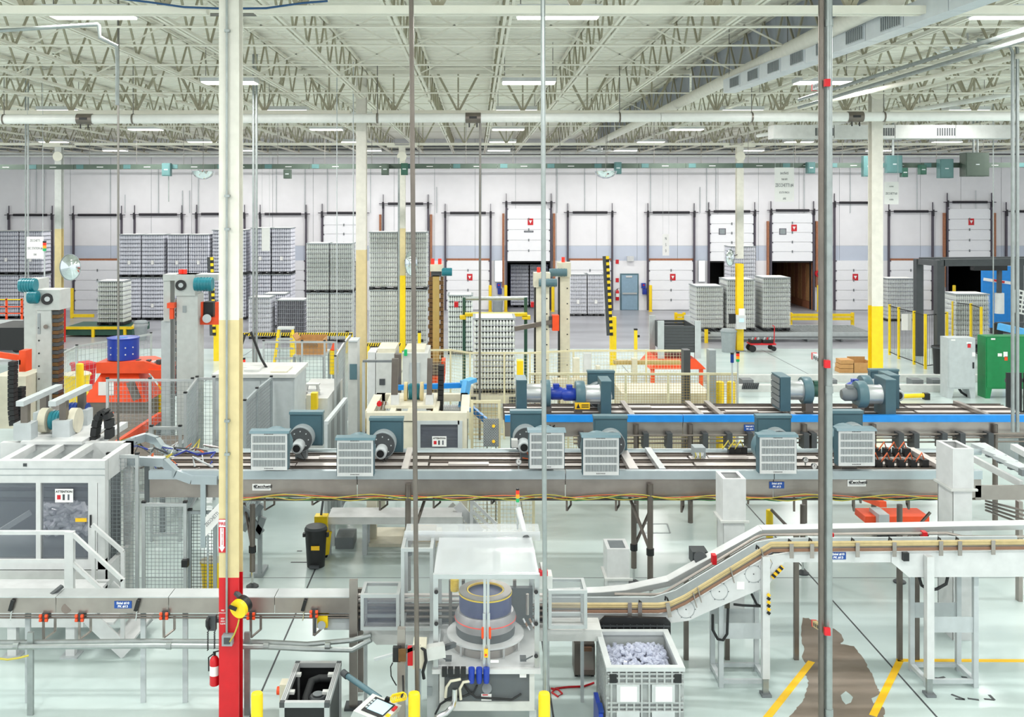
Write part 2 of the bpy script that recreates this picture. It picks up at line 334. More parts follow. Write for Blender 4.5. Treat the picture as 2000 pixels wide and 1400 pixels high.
# man door, exit light, wall equipment
D = thing('door_18', 'blue-grey steel exit door with a push bar', 'door', (XW(1229), WY, 0), kind='structure')
MB().box(XW(1211), XW(1247), WY - .06, WY + .0, 0, ZW(534)).build('door_frame', 'tealt', D)
lf = MB().box(XW(1213.5), XW(1244.5), WY - .1, WY - .06, .02, ZW(537)).build('door_leaf', 'doorblue', D)
MB().box(XW(1215), XW(1243), WY - .16, WY - .12, ZW(574), ZW(571)).build('push_bar', 'alu', lf)
MB().box(XW(1222), XW(1234), WY - .13, WY - .1, ZW(541.5), ZW(538)).build('closer', 'white', lf)
solo(MB().box(XW(1224), XW(1237), WY - .2, WY - .02, ZW(510), ZW(500)), 'emergency_light', 'white', 'small white emergency light above the blue-grey exit door', 'light')
for px, nm, lb in ((973, 'light_panel', 'tall glowing white light panel between dock doors'), (1370, 'light_panel', 'tall glowing white light panel beside the windowed raised door')):
    a, b = (966, 981) if px == 973 else (1363, 1376)
    t = thing(nm, lb, 'light panel', (XW(px), WY, ZW(550)))
    MB().box(XW(a), XW(b), WY - .16, WY - .02, ZW(550), ZW(508)).build('housing', 'alu', t)
    MB().box(XW(a + 1), XW(b - 1), WY - .18, WY - .16, ZW(549), ZW(509)).build('diffuser', 'skylens', t)
for px, lb in ((974, 'blue dock control box under the tall light panel'), (1256, 'blue dock control box beside the exit door'), (1606, 'blue dock control box by the wooden-lined trailer')):
    t = thing('dock_control_box', lb, 'control box', (XW(px), WY, ZW(570)))
    MB().box(XW(px - 4), XW(px + 4), WY - .2, WY - .02, ZW(562), ZW(552.5)).build('upper_box', 'blue', t)
    MB().box(XW(px - 2), XW(px + 6), WY - .22, WY - .02, ZW(574), ZW(563)).build('lower_box', 'bag', t)
    MB().cyl((XW(px), WY - .24, ZW(556)), (XW(px), WY - .2, ZW(556)), .05, 8).build('button', 'red', t)
def small_ext(x, y, z, h, label, par=None):
    t = thing('fire_extinguisher', label, 'fire extinguisher', (x, y, z)); r = h * .14
    MB().lathe([(r * .9, 0), (r, h * .03), (r, h * .72), (r * .6, h * .82), (r * .25, h * .86)], 14, (x, y, z)).build('cylinder', 'red', t)
    MB().cyl((x, y, z + h * .86), (x, y, z + h * .94), r * .28, 8).build('valve', 'black', t)
    MB().beam((x - r * .3, y, z + h * .95), (x + r * 1.2, y, z + h * 1.0), r * .3, r * .2).build('handle', 'black', t)
    MB().tube([(x - r * .3, y, z + h * .9), (x - r * 1.25, y, z + h * .8), (x - r * 1.2, y, z + h * .4)], r * .15).build('hose', 'black', t)
    MB().cyl((x, y, z + h * .3), (x, y, z + h * .58), r * 1.01, 14, caps=False).build('label_band', 'paper', t)
    return t
small_ext(XW(1205), WY - .16, ZW(586), .7, 'fire extinguisher hung on the dock wall beside the exit door')
for px, py in ((1205.5, 511), (1205.5, 547)): 
    solo(MB().box(XW(px - 3), XW(px + 3), WY - .03, WY - .005, ZW(py + 4), ZW(py - 4)), 'wall_sign', 'signred', 'small red fire point sign beside the exit door', 'sign', 'red signs by the exit door')
t = thing('hose_reel', 'red hose reel on the wall beside the wooden-lined trailer', 'hose reel', (XW(1596), WY, ZW(560)))
MB().cyl((XW(1596), WY - .3, ZW(534)), (XW(1596), WY - .05, ZW(534)), .19, 18).build('drum', 'red', t)
MB().cyl((XW(1596), WY - .33, ZW(534)), (XW(1596), WY - .3, ZW(534)), .1, 12).build('hub', 'dkgrey', t)
MB().tube([(XW(1596), WY - .2, ZW(547)), (XW(1600), WY - .2, ZW(570)), (XW(1597), WY - .2, ZW(600))], .03).build('hose', 'white', t)
def bollard(x, y, h, r, label, group=None, m='yellow'):
    t = thing('bollard', label, 'bollard', (x, y, 0), group)
    MB().lathe([(r, 0), (r, h - r * .5), (r * .9, h - r * .15), (r * .5, h)], 16, (x, y, 0)).build('post', m, t)
    MB().box(x - r * 1.3, x + r * 1.3, y - r * 1.3, y + r * 1.3, 0, .012).build('base_plate', m, t)
    return t
for px in (957, 987, 1078, 1266, 1590, 1824, 1851): bollard(XW(px), WY - .75, 1.5, .09, 'yellow steel bollard guarding a dock door', 'dock door bollards')
# ------------------------------------------------------------------ roof: deck, girders, joists
DZ = 9.85
mb = MB(); y = -6.; prof = []
while y < 56.2:
    prof += [(y, DZ), (y + .13, DZ), (y + .16, DZ + .05), (y + .29, DZ + .05)]; y += .32
vs = []; fs = []
for (yy, zz) in prof: vs += [(-42, yy, zz), (42, yy, zz)]
for i in range(len(prof) - 1): fs.append((2 * i, 2 * i + 1, 2 * i + 3, 2 * i + 2))
n0 = len(vs); vs += [(-42, -6, DZ + .3), (42, -6, DZ + .3), (-42, 56.4, DZ + .3), (42, 56.4, DZ + .3)]; fs.append((n0, n0 + 1, n0 + 3, n0 + 2))
mb.add(vs, fs)
struct(mb, 'ceiling', 'deck', 'cream ribbed steel roof deck')
ROWS = [12.3, 26.2, 40.5, 55.8]; CX = -3.09; BAY = 13.9; JS = BAY / 8
def make_joist(y0, y1, single):
    J = thing('roof_joist', 'cream open web steel joist carrying the ribbed roof deck', 'roof joist', (0, y0, 8.95), 'open web roof joists')
    L = y1 - y0 - .3; a = y0 + .15; z0, z1 = 8.98, 9.78
    for nm, z in (('top_chord', z1), ('bottom_chord', z0)):
        e = 0 if nm == 'top_chord' else .35
        MB().box(-.065, -.018, a + e, a + L - e, z - .025, z + .03).box(.018, .065, a + e, a + L - e, z - .025, z + .03).build(nm, 'joist', J)
    n = 20; st = (L - .7) / n; w = MB()
    protos = []
    for k in range(n):
        ya, yb = a + .35 + k * st, a + .35 + (k + 1) * st
        p, q = ((ya, z0), (yb, z1)) if k % 2 else ((ya, z1), (yb, z0))
        if single:
            d = k % 2
            if len(protos) < 2:
                o = MB().beam((0, p[0], p[1]), (0, q[0], q[1]), .034, .034).build('web_member', 'joist_shaded', J); protos.append((o, ya))
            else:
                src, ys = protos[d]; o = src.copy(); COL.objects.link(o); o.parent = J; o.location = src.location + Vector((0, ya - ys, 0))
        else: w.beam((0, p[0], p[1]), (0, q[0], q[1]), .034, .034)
    if not single: w.build('web_members', 'joist_shaded', J)
    J['label'] = 'cream open web joist ' + ('between the nearest girder and the cross pipe', 'between the cross pipe and the busway', 'between the busway and the dock wall')[0 if y0 < 20 else 1 if y0 < 35 else 2]; J['group'] = 'joists from girder at %d m' % y0
    return J
for b, (k0, k1) in enumerate(((-8, 12), (-12, 16), (-16, 19))):
    J = make_joist(ROWS[b], ROWS[b + 1], b < 2)
    for k in range(k0, k1):
        o = J if k == k0 else copy_tree(J)
        o.location.x = CX + .09 + k * JS
# girders, one per bay and row
def make_girder(y):
    G = thing('joist_girder', 'deep cream girder truss spanning between the steel columns', 'girder', (0, y, 8.6), 'girder trusses')
    z0, z1 = 8.62, 9.7; L = BAY
    for nm, z, h in (('top_chord', z1, .05), ('bottom_chord', z0, .05)):
        MB().box(.3, L - .3, y - .1, y - .02, z - h, z + h).box(.3, L - .3, y + .02, y + .1, z - h, z + h).build(nm, 'joist', G)
    a = MB().beam((.3, y, z1), (JS / 2, y, z0), .06, .06).build('diagonal', 'joist_shaded', G)
    b = MB().beam((JS / 2, y, z0), (JS - .3, y, z1), .06, .06).build('diagonal', 'joist_shaded', G)
    v = MB().box(JS / 2 - .02, JS / 2 + .02, y - .02, y + .02, z0, z1).build('web_post', 'joist_shaded', G)
    for k in range(1, 8):
        for s in (a, b, v):
            o = s.copy(); COL.objects.link(o); o.parent = G; o.location.x = k * JS
    return G
for r, y in enumerate(ROWS[:3]):
    G = make_girder(y)
    for k in range(-1 - (r > 0), 1 + 1 + (r > 0)):
        o = G if k == -1 - (r > 0) else copy_tree(G)
        o.location.x = CX + k * BAY
        o['label'] = 'deep cream girder truss in the ' + ('row of the red-based column', 'row of the plain tan column', 'row of the far columns')[r]; o['group'] = 'girder trusses row %d' % (r + 1)
# bridging between joists
for y in (15.2, 17., 19.4, 21.2, 24.4, 30.6, 32.4, 35., 45.6, 49):
    for z in (8.94, 9.74):
        solo(MB().cyl((-16 - y * .3, y, z), (16 + y * .3, y, z), .02, 6), 'bridging_bar', 'joist', 'thin cream bridging bar running across the roof joists', 'bridging bar', 'bridging bars')
for y in (17.5, 20.9, 31.):
    for k in range(-6, 10):
        xa = CX + .09 + k * JS; t = thing('cross_brace', 'cream crossed bracing between two roof joists', 'brace', (xa, y, 8.95), 'crossed joist braces')
        for s in (0, 1): MB().beam((xa + .08, y, 8.98 if s else 9.78), (xa + JS - .08, y, 9.78 if s else 8.98), .025, .025).build('brace_bar', 'joist', t)
# ------------------------------------------------------------------ lamps
L0 = thing('high_bay_light', 'white rectangular ceiling light hung between the roof joists', 'light', (1.4, 17., 9.), 'ceiling lights')
MB().box(.79, 2.01, 16.74, 17.26, 8.93, 9.04).build('housing', 'white', L0)
MB().box(.81, 1.99, 16.77, 17.23, 8.905, 8.93).build('lens', 'lens', L0)
for dx in (-.55, .55): MB().cyl((1.4 + dx, 17, 9.03), (1.4 + dx, 17, 9.86), .008, 5).build('hanger', 'rod', L0)
ld = bpy.data.lights.new('lamp_light', 'AREA'); ld.shape = 'RECTANGLE'; ld.size = 1.25; ld.size_y = .45; ld.energy = LAMP_W; ld.color = (1., .985, .96)
lo = bpy.data.objects.new('lamp_light', ld); COL.objects.link(lo); lo.parent = L0; lo.location = (0, 0, -.11)
for i, xx in enumerate((-19.1, -12.4, -5.62, 1.2, 7.9, 14.6, 21.3)):
    for j, yy in enumerate((-.5, 6.8, 14.2, 22.2, 29., 36.5, 44., 51.5)):
        o = L0 if (i, j) == (3, 2) else copy_tree(L0)
        o.location = (xx, yy, 9.)
        o['label'] = 'white rectangular ceiling light hung ' + ('over the nearest aisle beside the pump cabinet', 'above the labelling machine', 'above the low bottle conveyor', 'just before the thick cross pipe', 'above the cream masts', 'just before the busway', 'above the bottle stacks', 'close to the dock wall')[j]; o['group'] = 'ceiling lights row %d' % (j + 1)
# ------------------------------------------------------------------ draft curtain, ducts and pipes under the roof
C = thing('draft_curtain', 'grey sheet metal draft curtain hanging from the roof deck', 'curtain', (5.78, 12.5, 9.15))
for ya_, yb_ in ((12.6, 26.0), (26.4, 40.3), (40.7, 46.)):
    n = round((yb_ - ya_) / 1.2)
    for k in range(n): MB().box(5.76, 5.79, ya_ + (yb_ - ya_) * k / n, ya_ + (yb_ - ya_) * (k + 1) / n - .01, 9.15, 9.85).build('curtain_sheet', 'curtain', C)
    MB().box(5.74, 5.81, ya_, yb_, 9.10, 9.16).build('bottom_rail', 'joist', C)
solo(MB().cyl((5.45, 12.6, 8.86), (5.45, 45, 8.86), .13, 16), 'roof_pipe', 'cream', 'thick cream pipe running back beside the draft curtain', 'pipe')
A = thing('air_duct', 'long rectangular metal air duct with louvred grilles below the roof', 'air duct', (5.8, 11., 8.5))
a, b = Vector((5.86, 10.6, 8.64)), Vector((5.33, 20.5, 8.64)); nseg = 9; dv = (b - a) / nseg
for k in range(nseg):
    p, q = a + dv * k, a + dv * (k + .985)
    sg = MB().beam(p, q, .26, .28).build('duct_section', 'duct', A)
    if k >= 2:
        c = a + dv * (k + .3); nrm = Vector((-dv.y, dv.x, 0)).normalized(); dn = dv.normalized()
        if nrm.x > 0: nrm = -nrm
        g = MB(); g.beam(c + nrm * .135 - dn * .28, c + nrm * .135 + dn * .28, .014, .2).build('grille', 'ltgrey', sg)
        g = MB()
        for u in range(9):
            e = c + nrm * .145 + dn * (-.25 + u * .0625); g.box(e.x - .006, e.x + .006, e.y - .014, e.y + .014, 8.55, 8.73)
        g.build('louvres', 'midgrey', sg)
for k in range(0, 10, 3):
    p = a + dv * k; solo(MB().cyl((p.x, p.y, 8.78), (p.x, p.y, 9.85), .008, 5), 'hanger_rod', 'rod', 'thin rod holding the rectangular air duct from the roof', 'rod', 'air duct hanger rods')
# second far duct on the right
A = thing('air_duct', 'pale green-white duct with three grilles behind the big cross pipe', 'air duct', (11., 31, 8.3))
for k in range(4):
    sg = MB().box(9.3 + k * 1.9, 11.18 + k * 1.9, 30.4, 31, 8.2, 8.62).build('duct_section', 'offwhite', A); MB().cyl((10.2 + k * 1.9, 30.7, 8.62), (10.2 + k * 1.9, 30.7, DZ), .01, 5).build('hanger_rod', 'rod', A)
    if k < 3:
        g = MB()
        for u in range(8): g.box(10.6 + k * 1.9 + u * .075, 10.64 + k * 1.9 + u * .075, 30.385, 30.4, 8.28, 8.52)
        g.build('louvres', 'dkgrey', sg)
# big white cross pipe with clamps and hangers
Ypp = 25.4
def zpp(px): return Z_(233 - 6 * px / 2000, Ypp)
Pp = thing('cross_pipe', 'thick white pipe crossing the whole hall below the girders', 'pipe', (X_(-60, Ypp), Ypp, zpp(0)))
seg = [-60, 165, 740, 925, 1290, 1670, 2060]
for u, v in zip(seg, seg[1:]):
    MB().cyl((X_(u, Ypp), Ypp, zpp(u)), (X_(v, Ypp) - .01, Ypp, zpp(v)), .122, 20).build('pipe_length', 'pipewhite', Pp)
for u in (166, 924, 1670):
    x = X_(u, Ypp); c = MB().cyl((x - .2, Ypp, zpp(u)), (x + .2, Ypp, zpp(u)), .14, 20).build('coupling', 'steeldk', Pp)
    for s in (-.1, .1): MB().cyl((x + s, Ypp - .05, zpp(u) - .14), (x + s, Ypp - .05, zpp(u) - .25), .018, 6).build('bolt', 'black', c)
    MB().box(x - .1, x + .1, Ypp - .15, Ypp - .135, zpp(u) - .03, zpp(u) + .03).build('nameplate', 'black', c)
for u in (8, 260, 737, 1210, 1468, 1726):
    x = X_(u, Ypp); t = thing('pipe_hanger', 'steel clevis hanger and rod holding the thick white cross pipe', 'pipe hanger', (x, Ypp, zpp(u)), 'cross pipe hangers')
    MB().lathe([(.125, -.02), (.137, -.02), (.137, .02), (.125, .02)], 20, (x, Ypp, zpp(u)), 'x', False).build('clevis', 'steeldk', t)
    MB().cyl((x, Ypp, zpp(u) + .13), (x, Ypp, 9.8), .012, 6).build('hanger_rod', 'rod', t)
# thinner pipes and sprinkler lines (x0,x1,z,y,r,material,label)
for x0, x1, z, y, r, m, lb in ((-8, 6.6, 9.02, 14.6, .03, 'rod', 'dark sprinkler pipe crossing below the nearest joists'), (-12, 12, 8.88, 13.6, .035, 'joist', 'cream pipe crossing close behind the nearest girder'),
    (-20, 22, 8.85, 29., .05, 'pipewhite', 'white pipe crossing behind the thick cross pipe'), (-26, 30, 8.6, 50.5, .06, 'pipewhite', 'white pipe crossing below the far joists'), (-26, 30, 8.2, 54.5, .05, 'trackdk', 'brown pipe crossing just before the dock wall')):
    solo(MB().cyl((x0, y, z), (x1, y, z), r, 8), 'roof_pipe', m, lb, 'pipe')
def rpipe(p, q, r, m, lb, n=10):
    return solo(MB().cyl(p, q, r, n), 'roof_pipe', m, lb, 'pipe')
rpipe(P_(2010, 178, 24), P_(1480, 265, 36), .07, 'pipewhite', 'white pipe slanting down from the right behind the cross pipe')
rpipe(P_(2010, 55, 14), P_(1560, 195, 22), .035, 'galv', 'upper galvanised conduit slanting below the roof joists')
rpipe(P_(2010, 75, 14), P_(1560, 210, 22), .035, 'galv', 'lower galvanised conduit slanting below the roof joists')
rpipe(P_(2010, 105, 17), P_(1500, 225, 27), .05, 'joist', 'cream pipe slanting back behind the galvanised conduits')
solo(MB().tube([P_(-5, 60, 14.), P_(190, 48, 14.), P_(193, 50, 14.), P_(195, 73, 14.), P_(228, 90, 14.), P_(229, 130, 14.), P_(229, 205, 14.)], .028, 8), 'sprinkler_drop', 'galv', 'stepped galvanised pipe dropping from the roof at the left', 'pipe')
# ------------------------------------------------------------------ columns
def column(name, x, y, w, d, bands, label, extra=None):
    c = thing('steel_column', label, 'column', (x, y, 0)); zt_ = 9.7
    for z0, z1, m, nm in bands:
        mb = MB().box(x - w / 2, x + w / 2, y, y + .02, z0, z1).box(x - w / 2, x + w / 2, y + d - .02, y + d, z0, z1).box(x - .009, x + .009, y + .02, y + d - .02, z0, z1)
        mb.build(nm, m, c)
    MB().box(x - w * .75, x + w * .75, y - .1, y + d + .1, 0, .03).build('base_plate', 'midgrey', c)
    return c
cA = column('a', X_(447, 11.3), 11.3, .232, .2, ((Z_(625, 11.3), 9.7, 'cream', 'upper_shaft'), (Z_(1128, 11.3), Z_(625, 11.3), 'tan', 'middle_shaft'), (.03, Z_(1128, 11.3), 'red', 'red_base')), 'near steel column, cream and tan with a red painted base')
cB = column('b', X_(705, 26.2), 26.2, .27, .27, ((Z_(488, 26.2), 9.58, 'cream', 'upper_shaft'), (.03, Z_(488, 26.2), 'tan', 'lower_shaft')), 'steel column, cream above and tan below, beside the wrapped bottle stack')
cC = column('c', X_(785, 40.5), 40.5, .27, .27, ((Z_(446, 40.5), 8.55, 'cream', 'upper_shaft'), (Z_(538, 40.5), Z_(446, 40.5), 'tan', 'middle_shaft'), (.03, Z_(538, 40.5), 'yellow', 'yellow_base')), 'far steel column with a yellow base before the green-grey bottle stack')
cD = column('d', X_(113, 40.5), 40.5, .27, .27, ((Z_(447, 40.5), 8.55, 'offwhite', 'upper_shaft'), (.03, Z_(447, 40.5), 'tan', 'lower_shaft')), 'far steel column with a tan lower half near the round mirror')
cE = column('e', X_(1714, 26.2), 26.2, .30, .27, ((Z_(598, 26.2), 9.58, 'cream', 'upper_shaft'), (.03, Z_(598, 26.2), 'yellow', 'yellow_base')), 'cream steel column with a bright yellow base near the wooden pallets')
cF = column('f', X_(1446, 40.5), 40.5, .28, .27, ((Z_(505, 40.5), 8.55, 'cream', 'upper_shaft'), (.03, Z_(515, 40.5), 'yellow', 'yellow_base')), 'far steel column with a yellow base carrying the white control box')
for c, y in ((cB, 26.2), (cC, 40.5), (cD, 40.5), (cE, 26.2), (cF, 40.5)):
    x = c.location.x; zc = 9.56 if y < 30 else 8.51; wc = .25 if y < 30 else .62; MB().box(x - wc, x + wc, y - .06, y + .33, zc, zc + .06).build('cap_plate', 'joist', c)
    MB().cyl((x, y - .05, zc - .4), (x, y - .005, zc - .4), .2, 18).build('stiffener', 'joist', c)
# ================================================================== BOTTLE LOADS ON PALLETS
def bottle(mb, x, y, z, r, h, n=6):
    mb.lathe([(r * .86, 0), (r, h * .08), (r, h * .55), (r * .4, h * .82), (r * .36, h * .97)], n, (x, y, z))
CACHE = {}
def load_mesh(w, d, lh, pm):
    k = (round(w, 2), round(d, 2), round(lh, 3), pm)
    if k in CACHE: return CACHE[k]
    p = .088; mb = MB(); nx = int(w / p); ny = int(d / p); px_, py_ = w / nx, d / ny
    for i in range(nx):
        for j in (0, ny - 1): bottle(mb, -w / 2 + (i + .5) * px_, (j + .5) * py_, 0, p * .47, lh - .012)
    for j in range(1, ny - 1):
        for i in (0, nx - 1): bottle(mb, -w / 2 + (i + .5) * px_, (j + .5) * py_, 0, p * .47, lh - .012)
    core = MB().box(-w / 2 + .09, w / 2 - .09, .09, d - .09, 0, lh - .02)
    sh = MB().box(-w / 2 - .012, w / 2 + .012, -.012, d + .012, lh - .012, lh - .002)
    CACHE[k] = (mb, core, sh, {}); return CACHE[k]
def pallet_load(x, y, z, w, d, n, lh, label, pm='pet', cm='petcore', wrap=False, group=None, tags=False, top=True):
    """x centre, y front face, z underside"""
    T = thing('bottle_pallet', label, 'pallet load', (x, y, z), group)
    c = CACHE.get(('pal', round(w, 2), round(d, 2)))
    if c is None:
        mb = MB()
        for q in (-w / 2, -.08, w / 2 - .16): mb.box(q, q + .16, 0, d, 0, .1)
        mb.box(-w / 2, w / 2, 0, d, .1, .13); c = mb.build('pallet', 'palblack', None); CACHE[('pal', round(w, 2), round(d, 2))] = c; c.parent = T
    else:
        o = c.copy(); COL.objects.link(o); o.parent = T
    mb, co, sh, objs = load_mesh(w, d, lh, pm)
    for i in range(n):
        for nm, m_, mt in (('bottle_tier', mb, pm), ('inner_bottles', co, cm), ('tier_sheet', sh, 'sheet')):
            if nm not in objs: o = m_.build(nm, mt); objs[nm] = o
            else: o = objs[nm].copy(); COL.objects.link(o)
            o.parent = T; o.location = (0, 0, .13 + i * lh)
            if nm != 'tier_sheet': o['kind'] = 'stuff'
    zt_ = .13 + n * lh
    if top:
        f = MB().box(x - w / 2 - .02, x + w / 2 + .02, y - .02, y + d + .02, z + zt_, z + zt_ + .035).build('top_frame', 'grey', T)
        MB().box(x - w / 2 + .06, x + w / 2 - .06, y + .06, y + d - .06, z + zt_ + .035, z + zt_ + .04).build('top_sheet', 'paper', f)
    if wrap:
        e = .02; MB().box(x - w / 2 - e, x + w / 2 + e, y - e, y + d + e, z + .1, z + zt_ - .02).build('stretch_wrap', 'wrap', T)
        for u in range(5):
            zz = z + .25 + u * zt_ / 5.5; MB().beam((x - w / 2 - .026, y - .024, zz), (x + w / 2 + .026, y - .024, zz + random.uniform(-.12, .12)), .004, random.uniform(.02, .05)).build('wrap_fold', 'wrap', T)
    if tags:
        MB().box(x - .09, x + .06, y - .03, y - .022, z + zt_ * .3, z + zt_ * .3 + .2).build('pallet_tag', 'paper', T)
    return T
def stack(px0, px1, ptop, pbase, cols, tiers, what, n=None, y=None, zbase=0., d=1.1, **kw):
    Y = y or YF(pbase); x0, x1 = X_(px0, Y), X_(px1, Y); zt_ = Z_(ptop, Y); H = (zt_ - zbase) / tiers; w = (x1 - x0) / cols
    nn = n or max(4, round((H - .17) / .21)); lh = (H - .17 - .012) / nn
    for t in range(tiers):
        for c in range(cols):
            pos = ''
            if tiers == 2: pos += ('lower ', 'upper ')[t]
            nb = '' if cols == 1 else (' away from exit door', ' nearer exit door')[c]
            pallet_load(x0 + (c + .5) * w, Y, zbase + t * H, w - .08, d, nn, lh, pos + what + nb, **kw)
stack(-12, 84, 450, 622, 2, 2, 'bottle load beside the tan column', tags=True)
stack(230, 321, 457, 625, 2, 2, 'blue-white bottle load, first stack right of the round mirror', tags=True)
stack(325, 409, 457, 625, 2, 2, 'blue-white bottle load, second stack right of the round mirror', tags=True)
stack(413, 482, 448, 624, 1, 2, 'blue-white bottle load behind the near column', tags=True, n=12)
stack(488, 571, 444, 626, 2, 2, 'bright bottle load hung with a paper sheet', tags=True)
stack(188, 243, 548, 648, 1, 1, 'single warm-toned bottle load on the green and yellow chain conveyor', pm='pet_litgrey', cm='petcore_litgrey', y=45.6, zbase=.45, n=9)
stack(484, 530, 580, 662, 1, 1, 'single shrink-wrapped bottle load beside the dark bottle load', wrap=True)
stack(513, 560, 573, 640, 1, 1, 'single bottle load behind the wrapped and dark loads', n=9)
stack(538, 597, 585, 660, 1, 1, 'single bottle load of dark bottles behind the stepladder', pm='petdark', cm='petdark', n=8)
stack(597, 690, 474, 668, 2, 2, 'grey bottle load in the tall double stack', pm='pet_litgrey', cm='petcore_litgrey', wrap=True)
stack(719, 836, 452, 678, 2, 2, 'stretch-wrapped green-grey bottle load behind the yellow-based column', pm='pet_litgrey', cm='petcore_litgrey', wrap=True)
stack(873, 925, 575, 692, 1, 1, 'single bottle load beside the golden lift mast', pm='pet_litgrey', cm='petcore_litgrey')
stack(996, 1072, 516, 604, 2, 1, 'bottle load inside the open trailer', y=57.4)
stack(1112, 1182, 535, 617, 2, 1, 'wrapped bottle load against the closed dock door', wrap=True, tags=True)
stack(1357, 1414, 558, 648, 1, 1, 'bottle load with brown tint, end of the row on the roller line', pm='pet_litgrey', cm='petcore_litgrey', wrap=True, d=1.35, zbase=.42, y=43.9)
stack(1418, 1476, 545, 648, 1, 1, 'bottle load behind the yellow-based column on the roller line', pm='pet_litgrey', cm='petcore_litgrey', wrap=True, d=1.35, zbase=.42, y=43.9)
stack(1488, 1545, 541, 648, 1, 1, 'bottle load nearest the red cart on the roller line', pm='pet_litgrey', cm='petcore_litgrey', wrap=True, d=1.35, zbase=.42, y=43.9)
stack(1424, 1477, 480, 632, 1, 2, 'loads of the tall stack before the windowed raised door', wrap=True)
stack(1731, 1791, 543, 627, 1, 1, 'wrapped bottle load behind the yellow-posted fence', wrap=True, pm='pet_litgrey', cm='petcore_litgrey')
stack(1864, 1934, 573, 678, 1, 1, 'bottle load inside the black wrapping frame', y=40.6, zbase=.16, pm='pet_litgrey', cm='petcore_litgrey', wrap=True, n=10)
# ================================================================== DOCK SIDE EQUIPMENT
# busway with boxes
YB = 38.
def zbw(px): return Z_(326 - 4 * px / 2000, YB)
B = thing('busway', 'long dark green electrical busway hung across the hall', 'busway', (0, YB, zbw(930)))
u = -40
while u < 2040:
    v = u + 92; x0, x1 = X_(u, YB), X_(v, YB)
    s = MB().box(x0, x1 - .012, YB, YB + .1, zbw(u) - .095, zbw(u) + .095).build('busway_section', 'busway', B)
    MB().box(x0 + .1, x0 + .38, YB - .012, YB, zbw(u) - .08, zbw(u) + .08).build('joint_cover', 'buswaylt', s)
    MB().box(x0 + .9, x0 + 1.15, YB - .006, YB, zbw(u) - .02, zbw(u) + .0).build('tag_plate', 'textwhite', s)
    MB().cyl((x0 + .6, YB + .05, zbw(u) + .095), (x0 + .6, YB + .05, DZ), .01, 5).build('hanger_rod', 'rod', B)
    u = v
def bus_box(px0, px1, py0, py1, label, m='dkgreen', d=.25):
    x0, x1, z0, z1 = X_(px0, YB), X_(px1, YB), Z_(py1, YB), Z_(py0, YB)
    t = thing('busway_box', label, 'electrical box', ((x0 + x1) / 2, YB - .02, z0))
    b = MB().box(x0, x1, YB - d, YB - .0, z0, z1).build('box', m, t)
    MB().box(x0 + .03, x1 - .03, YB - d - .01, YB - d, z0 + .03, z1 - .03).build('cover', m, t)
    MB().box((x0 + x1) / 2 - .07, (x0 + x1) / 2 + .07, YB - d - .015, YB - d - .01, (z0 + z1) / 2 - .02, (z0 + z1) / 2 + .02).build('nameplate', 'ltgrey', t)
    return t
t = bus_box(320, 336, 319, 344, 'green plug-in box with a hanging drop cord on the busway', 'buswaylt')
MB().cyl((X_(331, YB), YB - .1, Z_(344, YB)), (X_(331, YB), YB - .1, Z_(394, YB)), .02, 6).build('drop_cord', 'galv', t)
bus_box(556, 570, 331, 349, 'small olive plug-in box on the busway near the tan column', 'busway')
bus_box(746, 760, 320, 342, 'olive plug-in box on the busway beside the yellow-based column', 'busway')
bus_box(784, 797, 319, 342, 'dark green plug-in box on the busway at the yellow-based column')
bus_box(1199, 1212, 317, 340, 'teal plug-in box on the busway above the exit door', 'buswaylt')
bus_box(1573, 1588, 317, 339, 'teal plug-in box on the busway beside the near conduits', 'buswaylt')
bus_box(1682, 1703, 305, 345, 'tall teal switch box on the busway left of the cream column', 'buswaylt')
bus_box(1727, 1757, 304, 338, 'wide teal switch box on the busway right of the cream column', 'buswaylt')
bus_box(1757, 1768, 328, 346, 'small green plug-in box under the wide teal switch box')
bus_box(1792, 1804, 322, 341, 'small green plug-in box between the two large switch boxes')
bus_box(1829, 1855, 311, 348, 'teal switch box with a white handle on the busway', 'buswaylt', .3)
t = bus_box(1874, 1919, 299, 345, 'large dark grey-green switch cabinet hanging on the busway', 'busway', .5)
for a in (1896, 1904): MB().cyl((X_(a, YB), YB - .2, Z_(299, YB)), (X_(a, YB), YB - .2, DZ), .04, 8).build('conduit', 'galv', t)
solo(MB().cyl((X_(1742, YB), YB - .1, Z_(304, YB)), (X_(1742, YB), YB - .1, DZ), .05, 8), 'conduit', 'galv', 'galvanised conduit rising from the wide teal switch box', 'conduit')
# hanging paper signs
def hang_sign(px0, px1, py0, py1, Y, lines, label, ztop=9.85, strings=True):
    x0, x1, z0, z1 = X_(px0, Y), X_(px1, Y), Z_(py1, Y), Z_(py0, Y)
    t = thing('hanging_sign', label, 'sign', ((x0 + x1) / 2, Y, z0))
    MB().box(x0, x1, Y, Y + .01, z0, z1).build('sheet', 'paper', t)
    if strings:
        for q in (x0 + .02, x1 - .02): MB().cyl((q, Y + .005, z1), (q, Y + .005, ztop), .006, 5).build('cord', 'ltgrey', t)
    for s, py, h in lines: text(s, h * Y / F, ((x0 + x1) / 2, Y - .003, Z_(py, Y)), t, 'textgrey', wide=.55)
    return t
hang_sign(1513, 1551, 327, 394, 34., (('zecchetti', 338, 6), ('Sidel #10', 350, 4), ('ZECCHETTI #4', 362, 7), ('SOUTH MACH.', 376, 4), ('LINE', 388, 4)), 'white hanging paper sign with a printed machine number')
hang_sign(1727, 1755, 355, 399, 34., (('zecchetti', 364, 3), ('ZECCHETTI #3', 378, 4.5), ('NORTH', 390, 3)), 'small white hanging paper sign beside the cream column')
